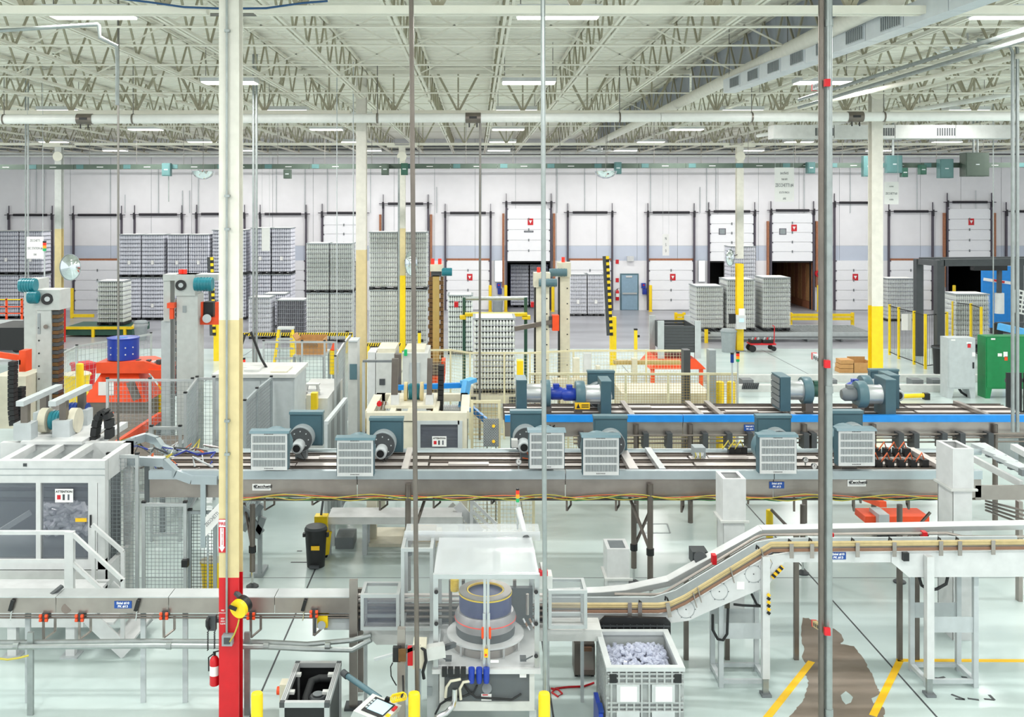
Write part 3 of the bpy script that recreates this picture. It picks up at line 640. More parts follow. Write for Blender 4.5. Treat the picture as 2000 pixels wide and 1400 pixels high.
hang_sign(52, 85, 462, 505, 26., (('ZECCHETTI', 470, 5), ('DEC STATION #6', 485, 5), ('LINE', 497, 4)), 'white hanging sheet beside the far left bottle loads')
hang_sign(511, 527, 445, 490, 44., (), 'blank narrow paper hanging in front of the bright bottle load')
hang_sign(1294, 1307, 457, 499, 50., (('N', 466, 6), ('S', 478, 6), ('0', 490, 6)), 'narrow paper strip hanging before the closed dock door')
# convex mirrors
def mirror(px, py, rx, rz, Y, label):
    x, z = X_(px, Y), Z_(py, Y); k = F / Y; t = thing('convex_mirror', label, 'mirror', (x, Y, z))
    r = rz / k; mb = MB().lathe([(.001, -.12), (r * .4, -.1), (r * .75, -.05), (r, 0)], 24, (x, Y, z), 'y', False); mb.lathe([(r, 0), (r * .98, .03)], 24, (x, Y, z), 'y')
    o = mb.build('dome', 'mirror', t); o.scale.x = rx / rz
    o = MB().lathe([(r, -.012), (r * 1.05, -.012), (r * 1.05, .02), (r, .02)], 24, (x, Y, z), 'y', False).build('rim', 'grey', t); o.scale.x = rx / rz
    MB().cyl((x, Y + .03, z), (x + (-.45 if px < 500 else -.3 if px < 1000 else .4), 40.51, z + .1), .02, 6).build('bracket', 'trackdk', t)
    return t
mirror(137, 522, 20, 25, 40.2, 'large tilted round convex mirror by the tan far column')
mirror(803, 514, 12, 24, 40.1, 'convex safety mirror turned edge-on beside the yellow-based far column')
mirror(1426, 503, 8, 16, 40.1, 'small convex mirror on the column above the roller line')
for px, Y in ((397, 33), (1183, 36)):
    t = thing('dome_mirror', 'clear dome mirror hanging below the busway' + (' beside the near column' if px < 500 else ' over the exit door side'), 'mirror', (X_(px, Y), Y, Z_(337, Y)))
    r = 22 * Y / F; MB().lathe([(r, 0), (r * .93, -.1), (r * .7, -.2), (r * .3, -.27), (.01, -.28)], 24, (X_(px, Y), Y, Z_(334, Y)), 'z').build('dome', 'mirror', t)
    MB().cyl((X_(px, Y), Y, Z_(334, Y)), (X_(px, Y), Y, DZ), .01, 5).build('hanger_rod', 'rod', t)
# big-blade ceiling fans far away
for px, py, Y in ((1172, 294, 44), (1890, 95, 21), ):
    t = thing('ceiling_fan', 'white ceiling fan ' + ('with broad blades below the far roof' if px < 1500 else 'with rounded blades behind the air duct'), 'fan', P_(px, py, Y))
    x, y, z = P_(px, py, Y); MB().cyl((x, y, z - .05), (x, y, z + .12), .12, 12).build('motor', 'white', t)
    MB().cyl((x, y, z + .12), (x, y, DZ), .02, 6).build('down_rod', 'white', t)
    for k in range(4):
        a = k * PI / 2 + .5; MB().cbox((x + .42 * math.cos(a), y + .42 * math.sin(a), z), .62, .2, .012, a, .3).build('blade', 'white', t)
# trash cans
def can(px, pbase, hpx, label, Y=None, m='grey', bag=True, wf=.36):
    Y = Y or YF(pbase); k = F / Y; h = hpx / k; r = h * wf; x, z = X_(px, Y), Z_(pbase, Y) if abs(Z_(pbase, Y)) > .05 else 0.
    z = max(z, 0); t = thing('trash_can', label, 'trash can', (x, Y, z))
    MB().lathe([(r * .78, 0), (r * .92, h * .86), (r, h * .88), (r, h * .93), (r * .9, h * .94)], 18, (x, Y, z)).build('barrel', m, t)
    MB().lathe([(r * .9, h * .94), (r * .8, h), (.05, h * 1.02)], 18, (x, Y, z)).build('lid', m, t)
    if bag: MB().lathe([(r * 1.04, h * .7), (r * 1.12, h * .78), (r * 1.05, h * .86)], 14, (x, Y, z), 'z', False).build('bag_liner', 'wrap', t)
    return t
can(275, 664, 38, 'grey trash can with a clear liner beside the yellow chain conveyor'); can(972, 611, 33, 'grey trash can between two dock door bollards')
can(1423, 687, 45, 'grey-blue trash can beside the yellow-based far column', bag=False)
# yellow chain conveyor at left with the warm load
t = thing('chain_conveyor', 'low green chain conveyor with yellow guards under the warm-toned load', 'conveyor', (X_(200, 44.8), 44.8, 0))
MB().box(X_(122, 44.8), X_(258, 44.8), 44.8, 47.2, .08, .42).build('bed', 'dkgreen', t)
for zz in (.36,): MB().box(X_(122, 44.8), X_(258, 44.8), 44.7, 44.8, zz, zz + .12).build('guard_rail', 'yellow', t)
for px in (126, 183, 245): MB().box(X_(px, 44.8) - .06, X_(px, 44.8) + .06, 44.68, 44.8, 0, .4).build('guard_post', 'yellow', t)
MB().beam((X_(258, 44.8), 44.8, .42), (X_(268, 47), 47.2, .42), .12, .1).build('guard_rail', 'yellow', t)
t = thing('guard_rail', 'yellow L-shaped guard rail before the closed dock door', 'guard rail', (X_(140, 52), 52, 0))
MB().box(X_(137, 52), X_(142, 52), 52, 52.14, 0, Z_(563, 52)).build('post', 'yellow', t); MB().box(X_(142, 52), X_(183, 52), 52, 52.1, .05, .22).build('rail', 'yellow', t)
# red post and scissor lift far left
solo(MB().box(X_(112, 43), X_(124, 43), 43, 43.25, 0, Z_(598, 43)), 'red_post', 'red', 'tall red steel post beside the left lift tower', 'post')
t = thing('scissor_lift', 'orange-railed scissor lift beyond the left lift tower', 'lift', (X_(20, 40), 40, 0))
MB().box(X_(-30, 40), X_(46, 40), 40, 41.4, .25, Z_(632, 40)).build('body', 'black', t); MB().box(X_(-30, 40), X_(46, 40), 39.95, 40, Z_(634, 40), Z_(624, 40)).build('deck', 'white', t)
for px in (12, 42): MB().box(X_(px, 40) - .035, X_(px, 40) + .035, 40, 40.07, Z_(625, 40), Z_(583, 40)).build('rail_post', 'orange', t)
for py in (584, 598, 611): MB().box(X_(-30, 40), X_(44, 40), 40, 40.05, Z_(py + 2, 40), Z_(py, 40)).build('rail', 'orange' if py != 584 else 'yellow', t)
for dx in (X_(-15, 40), X_(30, 40)): MB().cyl((dx, 40.1, .2), (dx, 40.35, .2), .2, 14).build('wheel', 'rubber', t)
# raised striped barrier arm and yellow floor posts
def barrier(pxa, pya, pxb, pyb, Y, label):
    t = thing('barrier_arm', label, 'barrier', (X_(pxb, Y), Y, 0)); a, b = Vector(P_(pxb, pyb, Y)), Vector(P_(pxa, pya, Y))
    MB().beam(a, b, .24, .05).build('arm', 'dkgrey', t)
    n = 26; d = (b - a) / n
    for k in range(n):
        c = a + d * (k + .5); o = c + Vector((.06, -.035, 0))
        MB().beam(o - d * .5, o + d * .5, .12, .012).build('stripe', 'yellow' if k % 2 else 'black', t)
    MB().box(X_(pxb, Y) + .02, X_(pxb + 13, Y), Y, Y + .25, 0, Z_(pyb - 36, Y)).build('cabinet', 'yellow', t)
    return t
barrier(1183, 500, 1191, 655, 37., 'raised black and yellow striped barrier arm on a yellow post')
barrier(411, 502, 416, 655, 38., 'raised black and yellow striped barrier arm behind the near column')
def ypost(px, ptop, pbase, label, w=5, group=None):
    Y = YF(pbase); x = X_(px, Y); r = w / 2 * Y / F; h = Z_(ptop, Y); t = thing('sensor_post', label, 'post', (x, Y, 0), group)
    MB().box(x - r, x + r, Y, Y + 2 * r, 0, h - .06).build('post', 'yellow', t); MB().box(x - r * 1.1, x + r * 1.1, Y - .01, Y + 2 * r + .01, h - .06, h).build('cap', 'black', t)
    MB().box(x + r, x + r + .1, Y, Y + .1, h * .6, h * .7).build('sensor', 'black', t); return t
ypost(1242, 642, 684, 'yellow sensor post beside the dark hopper', 6); ypost(1380, 640, 670, 'yellow sensor post at the end of the roller line', 6)
ypost(819, 647, 700, 'yellow sensor post beside the golden lift mast', 6); ypost(678, 646, 690, 'yellow sensor post under the grey double stack', 6)
# roller line with yellow guard rail, red cart, control box
Y0 = 43.2
t = thing('roller_conveyor', 'long low grey roller conveyor carrying the bottle loads', 'conveyor', (X_(1540, Y0), Y0, 0))
xa, xb = X_(1366, Y0), X_(1712, Y0)
for y in (Y0, Y0 + 2.6): MB().box(xa, xb, y, y + .06, .12, .42).build('side_frame', 'ltgrey', t)
mb = MB(); x = xa + .08
while x < xb: mb.cyl((x, Y0 + .06, .36), (x, Y0 + 2.6, .36), .045, 6); x += .16
mb.build('rollers', 'galv', t, kind='stuff')
x = xa + .3
while x < xb: MB().box(x, x + .08, Y0, Y0 + 2.66, 0, .12).build('foot', 'midgrey', t); x += 1.5
MB().box(xa, xb, Y0 - .05, Y0 - .01, .2, .25).build('cable_tray', 'midgrey', t)
def guardrail(px0, px1, py0, py1, pbase, label):
    Y = YF(pbase); t = thing('guard_rail', label, 'guard rail', (X_(px0, Y), Y, 0)); zt_ = Z_(py0, Y); zb_ = Z_(py1, Y)
    for f in (0, .5): MB().box(X_(px0, Y), X_(px1, Y), Y, Y + .08, zb_ + (zt_ - zb_) * (f + .05), zb_ + (zt_ - zb_) * (f + .45)).build('rail', 'yellow', t)
    n = max(2, int((px1 - px0) / 55) + 1)
    for k in range(n):
        x = X_(px0 + (px1 - px0) * k / (n - 1), Y); MB().box(x - .07, x + .07, Y + .08, Y + .2, 0, zt_ + .03).build('post', 'yellow', t)
guardrail(1546, 1667, 612, 626, 637, 'yellow double guard rail behind the roller line'); guardrail(1321, 1337, 612, 627, 634, 'short yellow guard rail end beside the brown-tinted load')
Yc = YF(688)
t = thing('hand_cart', 'red platform cart loaded with two dark tool trays', 'cart', (X_(1490, Yc), Yc, 0)); x0, x1 = X_(1466, Yc), X_(1516, Yc)
MB().box(x0, x1, Yc, Yc + .6, .3, .36).build('platform', 'red', t)
for xx in (x0 + .1, x1 - .08):
    for y in (Yc + .02, Yc + .5): MB().cyl((xx, y, .14), (xx, y + .08, .14), .14 if xx < x0 + .5 else .1, 14).build('wheel', 'rubber', t)
for xx in (x1 - .06,): MB().tube([(xx, Yc + .1, .36), (xx + .02, Yc + .1, 1.05), (xx - .06, Yc + .1, 1.1)], .02).build('handle', 'red', t)
for k in range(2):
    q = MB().box(x0 + .04 + k * .5, x0 + .46 + k * .5, Yc + .08, Yc + .5, .36, .5).build('tool_tray', 'black', t)
    for u in range(3): MB().cyl((x0 + .1 + k * .5 + u * .12, Yc + .15, .5), (x0 + .14 + k * .5 + u * .12, Yc + .15, .6), .03, 8).build('tool', 'red' if u % 2 else 'ltgrey', q)
Y = 40.3
t = thing('control_box', 'white control box with a small screen mounted on the yellow-based column', 'control box', P_(1447, 643, Y))
MB().pbox(1438, 1457, 616, 643, Y - .1, Y + .15).build('box', 'white', t); MB().pbox(1444, 1453, 622, 629, Y - .12, Y - .1).build('screen', 'screen', t); MB().pbox(1444, 1455, 603, 616, Y - .05, Y + .05).build('sheet', 'paper', t)
t = thing('monitor', 'dark flat monitor beside the white control box', 'monitor', P_(1431, 631, Y)); MB().pbox(1424, 1437, 613, 632, Y, Y + .06).build('casing', 'black', t)
MB().pbox(1437, 1441, 620, 624, Y + .02, Y + .06).build('arm', 'dkgrey', t)
# dark hopper in a steel frame on an orange table
Y = 32.; t = thing('hopper_bin', 'dark ribbed metal hopper held between four steel corner posts', 'hopper', P_(1330, 690, Y)); z0, z1 = Z_(688, Y), Z_(636, Y); x0, x1 = X_(1297, Y), X_(1357, Y)
for q, r_ in ((Y, Y + .03), (Y + 1.6, Y + 1.63)):
    for k in range(9): MB().box(x0, x1, q, r_, z0 + (z1 - z0) * k / 9 + .005, z0 + (z1 - z0) * (k + 1) / 9 - .005).build('ribbed_panel', 'dkgrey', t)
for q in (x0, x1): MB().box(q - .015, q + .015, Y, Y + 1.6, z0, z1).build('side_panel', 'dkgrey', t)
for q in (x0 - .1, x1 + .1):
    for y in (Y - .02, Y + 1.55): MB().box(q - .1, q + .1, y, y + .1, z0 - .2, z1 + .16).build('corner_post', 'ltgrey', t)
MB().box(x0, x1, Y, Y + 1.6, z0, z0 + .02).build('bin_floor', 'dkgrey', t)
t = thing('lift_table', 'orange-red sloped lift table under the dark hopper', 'lift table', (X_(1325, Y), Y, 0))
MB().prism([(X_(1268, Y), Z_(720, Y)), (X_(1378, Y), Z_(720, Y)), (X_(1358, Y), z0 - .21), (X_(1285, Y), z0 - .21)], 'y', Y - .1, Y + 1.8).build('table', 'orange', t)
for px in (1275, 1370): MB().box(X_(px, Y) - .06, X_(px, Y) + .06, Y, Y + .12, 0, Z_(719, Y)).build('leg', 'orange', t)
# floor track with machinery far right
Y = 31.8; t = thing('floor_track', 'low white floor track with covered rail across the open floor', 'track', (X_(1650, Y), Y, 0))
MB().box(X_(1400, Y), X_(1850, Y), Y, Y + .25, 0, .22).build('front_cover', 'offwhite', t); MB().box(X_(1400, Y), X_(2010, Y), Y + 1.7, Y + 1.9, 0, .25).build('rear_cover', 'offwhite', t)
for px in (1455, 1620, 1790, 1830): MB().box(X_(px, Y) , X_(px + 22, Y), Y + .3, Y + .75, 0, .34).build('drive_unit', 'midgrey', t)
mb = MB(); 
for px in range(1450, 1482, 4): mb.cyl((X_(px, Y), Y - .02, .1), (X_(px + 3, Y), Y - .02, .3), .03, 6)
mb.build('linkage', 'dkgrey', t)
t = thing('yellow_tube', 'yellow steel tube lying on the floor beside the grey cabinet', 'tube', (X_(1785, 30.6), 30.6, 0)); MB().cyl((X_(1760, 30.6), 30.6, .1), (X_(1812, 30.6), 30.6, .13), .07, 12).build('tube', 'yellow', t)
MB().box(X_(1804, 30.6), X_(1814, 30.6), 30.5, 30.7, 0, .2).build('end_block', 'black', t)
# electrical cabinets
def cabinet(px0, px1, ptop, pbase, m, label, d=.5, parts=()):
    Y = YF(pbase); x0, x1, h = X_(px0, Y), X_(px1, Y), Z_(ptop, Y); t = thing('electrical_cabinet', label, 'cabinet', ((x0 + x1) / 2, Y, 0))
    MB().box(x0, x1, Y, Y + d, .3, h).build('body', m, t)
    dr = MB().box(x0 + .03, x1 - .03, Y - .02, Y, .34, h - .04).build('door', m, t)
    MB().box(x1 - .1, x1 - .06, Y - .05, Y - .02, h * .5, h * .6).build('handle', 'black', dr)
    for q in (x0, x1 - .14): MB().prism([(q, 0), (q + .14, 0), (q + .14 if q > x0 else q + .2, .3), (q if q == x0 else q - .06, .3)], 'y', Y, Y + d).build('foot', m, t)
    for px, py, w, hh, mm in parts: MB().pbox(px - w, px + w, py - hh, py + hh, Y - .03, Y - .02).build('notice' if mm in ('paper', 'signred') else 'switch', mm, t)
    MB().tube([((x0 + x1) / 2, Y + .2, .3), ((x0 + x1) / 2 + .1, Y + .2, .15), ((x0 + x1) / 2 + .3, Y + .25, .03)], .04).build('cables', 'black', t)
    return t
cabinet(1851, 1905, 660, 778, 'ltgrey', 'tall light grey electrical cabinet on splayed feet', parts=((1893, 675, 3, 4, 'signred'), (1893, 670, 5, 2, 'paper'), (1902, 692, 3, 4, 'paper'), (1862, 664, 4, 1.5, 'paper')))
cabinet(1925, 2030, 657, 778, 'green', 'wide green electrical cabinet beside the grey one', parts=((1953, 693, 4, 3, 'paper'), (1964, 692, 4, 5, 'paper'), (1965, 700, 3, 4, 'orange'), (1940, 662, 4, 1.5, 'paper')))
# stacked cartons on a pallet
Y = YF(728)
for k in range(3):
    x = X_(1640, Y); solo(MB().box(x + .02 * k, x + .50, Y, Y + .5, k * .16, k * .16 + .145), 'flat_carton', 'card', 'flat tan carton in a low pile before the yellow-based column', 'carton', 'pile of flat cartons')
t = thing('open_carton', 'open brown carton beside the flat carton pile', 'carton', (X_(1685, Y), Y, 0)); x0, x1 = X_(1667, Y), X_(1702, Y)
for a in ((x0, x1, Y, Y + .02, 0, .36), (x0, x1, Y + .6, Y + .62, 0, .5), (x0, x0 + .02, Y, Y + .6, 0, .45), (x1 - .02, x1, Y, Y + .6, 0, .4)): MB().box(*a).build('side', 'card', t)
# stretch wrapping frame at right
t = thing('stretch_wrapper', 'black steel stretch wrapping frame around a bottle load', 'wrapping machine', (X_(1880, 39), 39, 0))
xl, xr = X_(1797, 39.2), X_(2010, 39.2); ya, yb = 36.3, 42.8
for (px, y, pt) in ((1797, 39.2, 506), (1838, 36.4, 508), (1993, 39.2, 506)):
    MB().box(X_(px, y) - .14, X_(px, y) + .14, y, y + .3, 0, Z_(pt, y)).build('frame_post', 'dkgrey', t)
MB().beam(P_(1797, 511, 39.2), P_(1838, 514, 36.4), .2, .22).build('cross_beam', 'dkgrey', t)
MB().beam(P_(1838, 513, 36.5), P_(2040, 511, 36.5), .2, .26).build('cross_beam', 'dkgrey', t); MB().beam(P_(1797, 509, 39.3), P_(2040, 507, 39.3), .2, .26).build('cross_beam', 'dkgrey', t)
MB().box(X_(1900, 38), X_(1965, 38), 37.9, 38.2, Z_(528, 38), Z_(516, 38)).build('drive_beam', 'black', t)
MB().beam(P_(1952, 520, 38), P_(1951, 600, 38), .14, .14).build('wrap_arm', 'dkgrey', t)
MB().cyl(P_(1952, 612, 38), P_(1952, 572, 38), .17, 16).build('film_roll', 'white', t)
MB().cyl((X_(1898, 40.6), 41.2, 0), (X_(1898, 40.6), 41.2, .15), .95, 28).build('turntable', 'black', t)
t.children  # frame complete
t = thing('trash_can', 'black drum-shaped trash can at the foot of the wrapping frame', 'trash can', (X_(1841, 35.2), 35.2, 0)); k = 35.2
MB().lathe([(.3, 0), (.34, .9), (.37, .92), (.37, .97), (.3, .98)], 18, (X_(1841, k), k, 0)).build('barrel', 'black', t); MB().lathe([(.37, .93), (.39, .93), (.39, .99), (.37, .99)], 18, (X_(1841, k), k, 0), 'z', False).build('rim', 'dkgrey', t)
t = thing('film_cabinet', 'bright blue machine panel with a white and red stripe', 'panel', P_(1955, 640, 46))
MB().pbox(1920, 1992, 520, 640, 46, 46.2).build('panel', 'brightblue', t); MB().beam(P_(1921, 545, 45.98), P_(1990, 555, 45.98), .02, .14).build('stripe', 'textwhite', t); MB().beam(P_(1940, 547, 45.96), P_(1962, 551, 45.96), .02, .1).build('stripe', 'signred', t)
MB().box(X_(1925, 46), X_(1987, 46), 46.02, 46.18, 0, Z_(640, 46)).build('support', 'dkgrey', t)
# yellow posted fence around the wrapper
posts = [(1738, 693), (1756, 701), (1786, 712), (1808, 721)]
t = thing('safety_fence', 'black mesh safety fence on slim yellow posts', 'fence', (X_(1770, 37.5), 37.5, 0)); prev = None
for px, pb in posts + [(1850, 715), (1862, 684), (1897, 690), (1917, 700)]:
    Y = YF(pb); x = X_(px, Y); MB().box(x - .045, x + .045, Y, Y + .06, 0, 2.05).build('post', 'yellow', t)
    if prev and px != 1862:
        a, b = Vector(prev), Vector((x, Y, 0)); 
        for z in (.12, 2.0): MB().beam(a + Vector((0, .03, z)), b + Vector((0, .03, z)), .025, .03).build('rail', 'black', t)
        mb = MB(); n = max(2, int((b - a).length / .12))
        for k in range(1, n): 
            p = a + (b - a) * k / n; mb.box(p.x - .004, p.x + .004, p.y + .026, p.y + .034, .14, 2.)
        mb.build('mesh_wires', 'black', t, kind='stuff')
    prev = (x, Y, 0)
solo(MB().pbox(1761, 1781, 613, 645, YF(706) - .1, YF(706) - .08), 'notice_sheet', 'paper', 'white notice sheet hung on the yellow-posted fence', 'sign')
t = thing('pallet_pusher', 'light blue and black machine arm beyond the green cabinet', 'machine arm', P_(1990, 650, 34))
MB().beam(P_(1950, 637, 34), P_(2030, 655, 33), .2, .22).build('blue_beam', 'skyblue', t); MB().beam(P_(1945, 632, 34.3), P_(2030, 632, 34.3), .15, .1).build('rail', 'dkgrey', t)
MB().box(X_(1946, 34.2), X_(1956, 34.2), 34.1, 34.4, 0, Z_(632, 34.2)).build('stand', 'black', t)
t = thing('mesh_screen', 'white square-mesh screen standing right of the wrapping frame', 'screen', P_(1995, 615, 30))
MB().beam(P_(1985, 566, 30), P_(1980, 610, 30), .06, .05).build('edge', 'ltgrey', t); MB().box(X_(1990, 30) - .04, X_(1990, 30) + .04, 30.05, 30.12, 0, Z_(600, 30)).build('stand', 'grey', t)
mb = MB()
for k in range(6): mb.beam(P_(1987 - .9 * k, 566 + 8.6 * k, 30), P_(2030, 577 + 8.6 * k, 30), .03, .05)
for k in range(6): mb.beam(P_(1991 + 8 * k, 566 + k * 2, 30), P_(1986 + 8 * k, 611 + k * 2, 30), .03, .04)
mb.build('bars', 'offwhite', t)
# ================================================================== AIR CONVEYORS
def wave(px0, px1, py, Y, amp, n, dy=0.):
    return [P_(px0 + (px1 - px0) * k / n, py + amp * (0 if k % 2 else 1) + random.uniform(-1.5, 1.5), Y + dy) for k in range(n + 1)]
def air_conveyor(label, px0, px1, Y, stripm, nlane=4, zt_=1.95, depth=1.9):
    x0, x1 = X_(px0, Y), X_(px1, Y); C = thing('air_conveyor', label, 'conveyor', ((x0 + x1) / 2, Y, zt_ - .3))
    L = x1 - x0; ns = max(2, round(L / 3.)); 
    for k in range(ns):
        a, b = x0 + L * k / ns, x0 + L * (k + 1) / ns - .012
        MB().box(a, b, Y, Y + .03, zt_ - .30, zt_ - .01).build('side_plate', 'steel', C)
        MB().box(a, b, Y - .04, Y + .06, zt_ - .01, zt_ + .12).build('top_ledge', stripm, C)
    MB().box(x0, x1, Y + .06, Y + depth, zt_ - .12, zt_ - .06).build('bed', 'steeldk', C)
    MB().box(x0, x1, Y + depth - .03, Y + depth, zt_ - .3, zt_ - .06).build('rear_plate', 'steel', C)
    pitch = (depth - .2) / nlane
    for i in range(nlane):
        y = Y + .14 + i * pitch; n = max(2, round(L / 2.1))
        for k in range(n):
            a, b = x0 + L * k / n + .01, x0 + L * (k + 1) / n - .02
            MB().box(a, b, y, y + pitch * .58, zt_ - .06, zt_ + .02 + (.015 if k % 3 == 1 else 0)).build('lane_cover', 'steelpale', C)
            if (k + i) % 3 == 0: MB().box(a + .3, a + .95, y + .05, y + pitch * .45, zt_ + .02, zt_ + .055).build('access_lid', 'steelpale', C)
        MB().box(x0, x1, y + pitch * .62, y + pitch * .66, zt_ - .06, zt_ + .05).build('lane_rail', 'steeldk', C)
        MB().box(x0, x1, y + pitch * .9, y + pitch * .94, zt_ - .06, zt_ + .05).build('lane_rail', 'steeldk', C)
    return C
mat('steelpale', '#DAD3CF', .35, .45, .06, 3); mat('ledge', '#B7C2C7', .3, .5, .05)
MC = air_conveyor('long air conveyor with steel side and blowers on top, pale ledge along its front', 292, 1918, 15.0, 'ledge', 3, 1.95, 1.42)
BC = air_conveyor('rear air conveyor with a bright blue front beam', 986, 2030, 18.9, 'brightblue', 3, 1.95, 1.5)
for px, w in ((809, .1), (1243, .14), (1297, .1), (1836, .12)):
    x = X_(px, 15.6); MB().beam((x - .12, 15.1, 2.03), (x - .12, 16.4, 2.03), w, .08).build('cross_channel', 'alu' if px == 1297 else 'steelpale', MC)
for px in (1235, 1370, 1410, 1550, 1930):
    x = X_(px, 19); MB().beam((x, 19., 2.03), (x, 20.3, 2.03), .1, .07).build('cross_channel', 'steel', BC)
MB().cyl((X_(330, 16.5), 16.5, 1.97), (X_(1915, 16.5), 16.5, 1.97), .055, 10).build('rear_rail', 'ledge', MC)
# hook brackets and cables under the plate
for px, h in ((517, 26), (610, 16), (742, 26), (847, 22), (960, 14), (1107, 27), (1203, 27), (1331, 30), (1349, 14), (1461, 14), (1551, 28), (1569, 14), (1668, 28), (1681, 12), (1775, 24), (1895, 20)):
    w = .09; a = P_(px, 970, 15.02); x, z = a[0], a[2]; hh = h / 126
    MB().beam((x, 15.02, z), (x, 15.02, z - hh), .03, .012).beam((x, 15.02, z - hh), (x + w, 15.3, z - hh), .03, .012).beam((x + w, 15.3, z - hh), (x + w, 15.3, z), .03, .012).build('hook_bracket', 'steeldk', MC)
t = MC
for m, py, amp, n in (('cable_y', 966, 8, 17), ('cable_g', 970, 7, 22), ('cable_o', 967, 5, 14), ('cable_y', 971, 6, 27), ('rubber', 973, 2, 30)):
    pts = []
    ctl = wave(470, 1912, py, 14.92, amp, n, random.uniform(-.03, .05))
    for a, b in zip(ctl, ctl[1:]):
        for q in range(4):
            f = q / 4; e = f * f * (3 - 2 * f); pts.append((a[0] + (b[0] - a[0]) * f, a[1], a[2] + (b[2] - a[2]) * e))
    MB().tube(pts, .0075, 5).build('cable', m, t)
MB().cyl(P_(470, 976, 15.15), P_(1915, 974, 15.15), .02, 8).build('support_rail', 'steeldk', MC)
# legs
def pole_leg(px, ptop, pfoot, label, par=None, brace=None, Y=None):
    Y = Y or YF(pfoot); x = X_(px, Y); zt_ = Z_(ptop, Y)
    t = MB().cyl((x, Y, .25), (x, Y, zt_), .045, 12).build('leg', 'steeldk', MC); MB().cyl((x, Y, .04), (x, Y, .26), .02, 8).build('spindle', 'chrome', t)
    MB().lathe([(.1, 0), (.1, .02), (.04, .06)], 14, (x, Y, 0)).build('foot', 'dkgrey', t)
    MB().cyl((x, Y, zt_ * .42), (x, Y, zt_ * .42 + .1), .06, 10).build('clamp', 'black', t)
    if brace: MB().cyl((x, Y, zt_ * .45), (x + brace[0], Y + brace[1], zt_ * .9), .025, 8).build('brace', 'steeldk', t)
    return t
pole_leg(493, 985, 1146, 'round steel conveyor leg standing behind the red-based column', brace=(-.25, .5))
pole_leg(1238, 985, 1139, 'round steel conveyor leg behind the taller clamped leg', brace=(.28, .1))
pole_leg(1270, 945, 1181, 'taller clamped conveyor leg beside the vertical grey conduit', brace=(-.3, .55), Y=14.93)
pole_leg(797, 945, 1185, 'clamped conveyor leg behind the labelling machine guard', brace=(.3, .6), Y=14.93)
pole_leg(1757, 985, 1137, 'conveyor leg behind the raised bottle conveyor', brace=(.5, -.0))
pole_leg(1568, 985, 1120, 'conveyor leg with a long diagonal brace beside the near conduits', brace=(-.5, .1))
for px in (1240, 1345, 1566, 1700, 1935): 
    x = X_(px, 19.); MB().cyl((x, 18.84, 0), (x, 18.84, 1.9), .05, 10).build('leg', 'steeldk', BC)
# guide rails below the blue conveyor
t = BC
for py, dy in ((851, 0), (858, .1), (866, .2)): MB().cyl(P_(1120, py, 18.75 + dy), P_(2020, py - 4, 18.75 + dy), .016, 6).build('rail', 'steeldk', t)
for px in (1136, 1182, 1262, 1308, 1378, 1425, 1466, 1575, 1590, 1640, 1760, 1790, 1845, 1880, 1935): MB().box(X_(px, 18.7) - .05, X_(px, 18.7) + .05, 18.68, 19., Z_(878, 18.7), Z_(846, 18.7)).build('clamp', 'dkgrey', t)
# plates with writing
def plate(px, py, w, h, Y, lines, m, tm, label, hts, bar=False, fine=None):
    t = thing('name_plate', label, 'sign', P_(px, py, Y)); x, z = X_(px, Y), Z_(py, Y); k = Y / F
    MB().box(x - w * k / 2, x + w * k / 2, Y - .006, Y, z - h * k / 2, z + h * k / 2).build('plate', m, t)
    n = len(lines)
    for i, (s, hh) in enumerate(zip(lines, hts)): text(s, hh * k, (x + (3.5 * k if bar else 0), Y - .008, z + (((n - 1) / 2 - i) * (h * .46) + (1.2 if bar else 0)) * k), t, tm, bold=.002 if bar else .001, wide=1.05)
    if bar:
        MB().box(x - (w / 2 - 2.5) * k, x - (w / 2 - 6.5) * k, Y - .009, Y - .006, z - 1 * k, z + 3.4 * k).build('logo_square', 'dkgrey', t)
        MB().box(x - (w / 2 - 2.5) * k, x + (w / 2 - 2.5) * k, Y - .009, Y - .006, z - 3.6 * k, z - 2.8 * k).build('underline', 'textgrey', t)
    return t
for px, py, lb in ((511, 951, 'white maker plate on the conveyor side beside the near column'), (1673, 943, 'white maker plate on the conveyor side below the last blower')):
    plate(px, py, 36, 13, 14.995, ('Zecchetti',), 'paper', 'textblack', lb, (6,), True)
plate(1517, 947, 29, 13, 14.995, ('Sidel #10', 'PK #13'), 'signblue', 'textwhite', 'blue line number sign on the long conveyor side', (3.6, 3.6))
plate(1464, 835, 22, 12, 18.895, ('Sidel #11', 'PK #14'), 'signblue', 'textwhite', 'blue line number sign on the rear blue-beamed conveyor', (3., 3.))
t = thing('number_mark', 'black number stencilled on the rear conveyor side', 'sign', P_(1078, 834, 18.88)); text('16', 9 * 18.9 / F, P_(1078, 835, 18.89), t, 'textblack', bold=.006, wide=1.2)
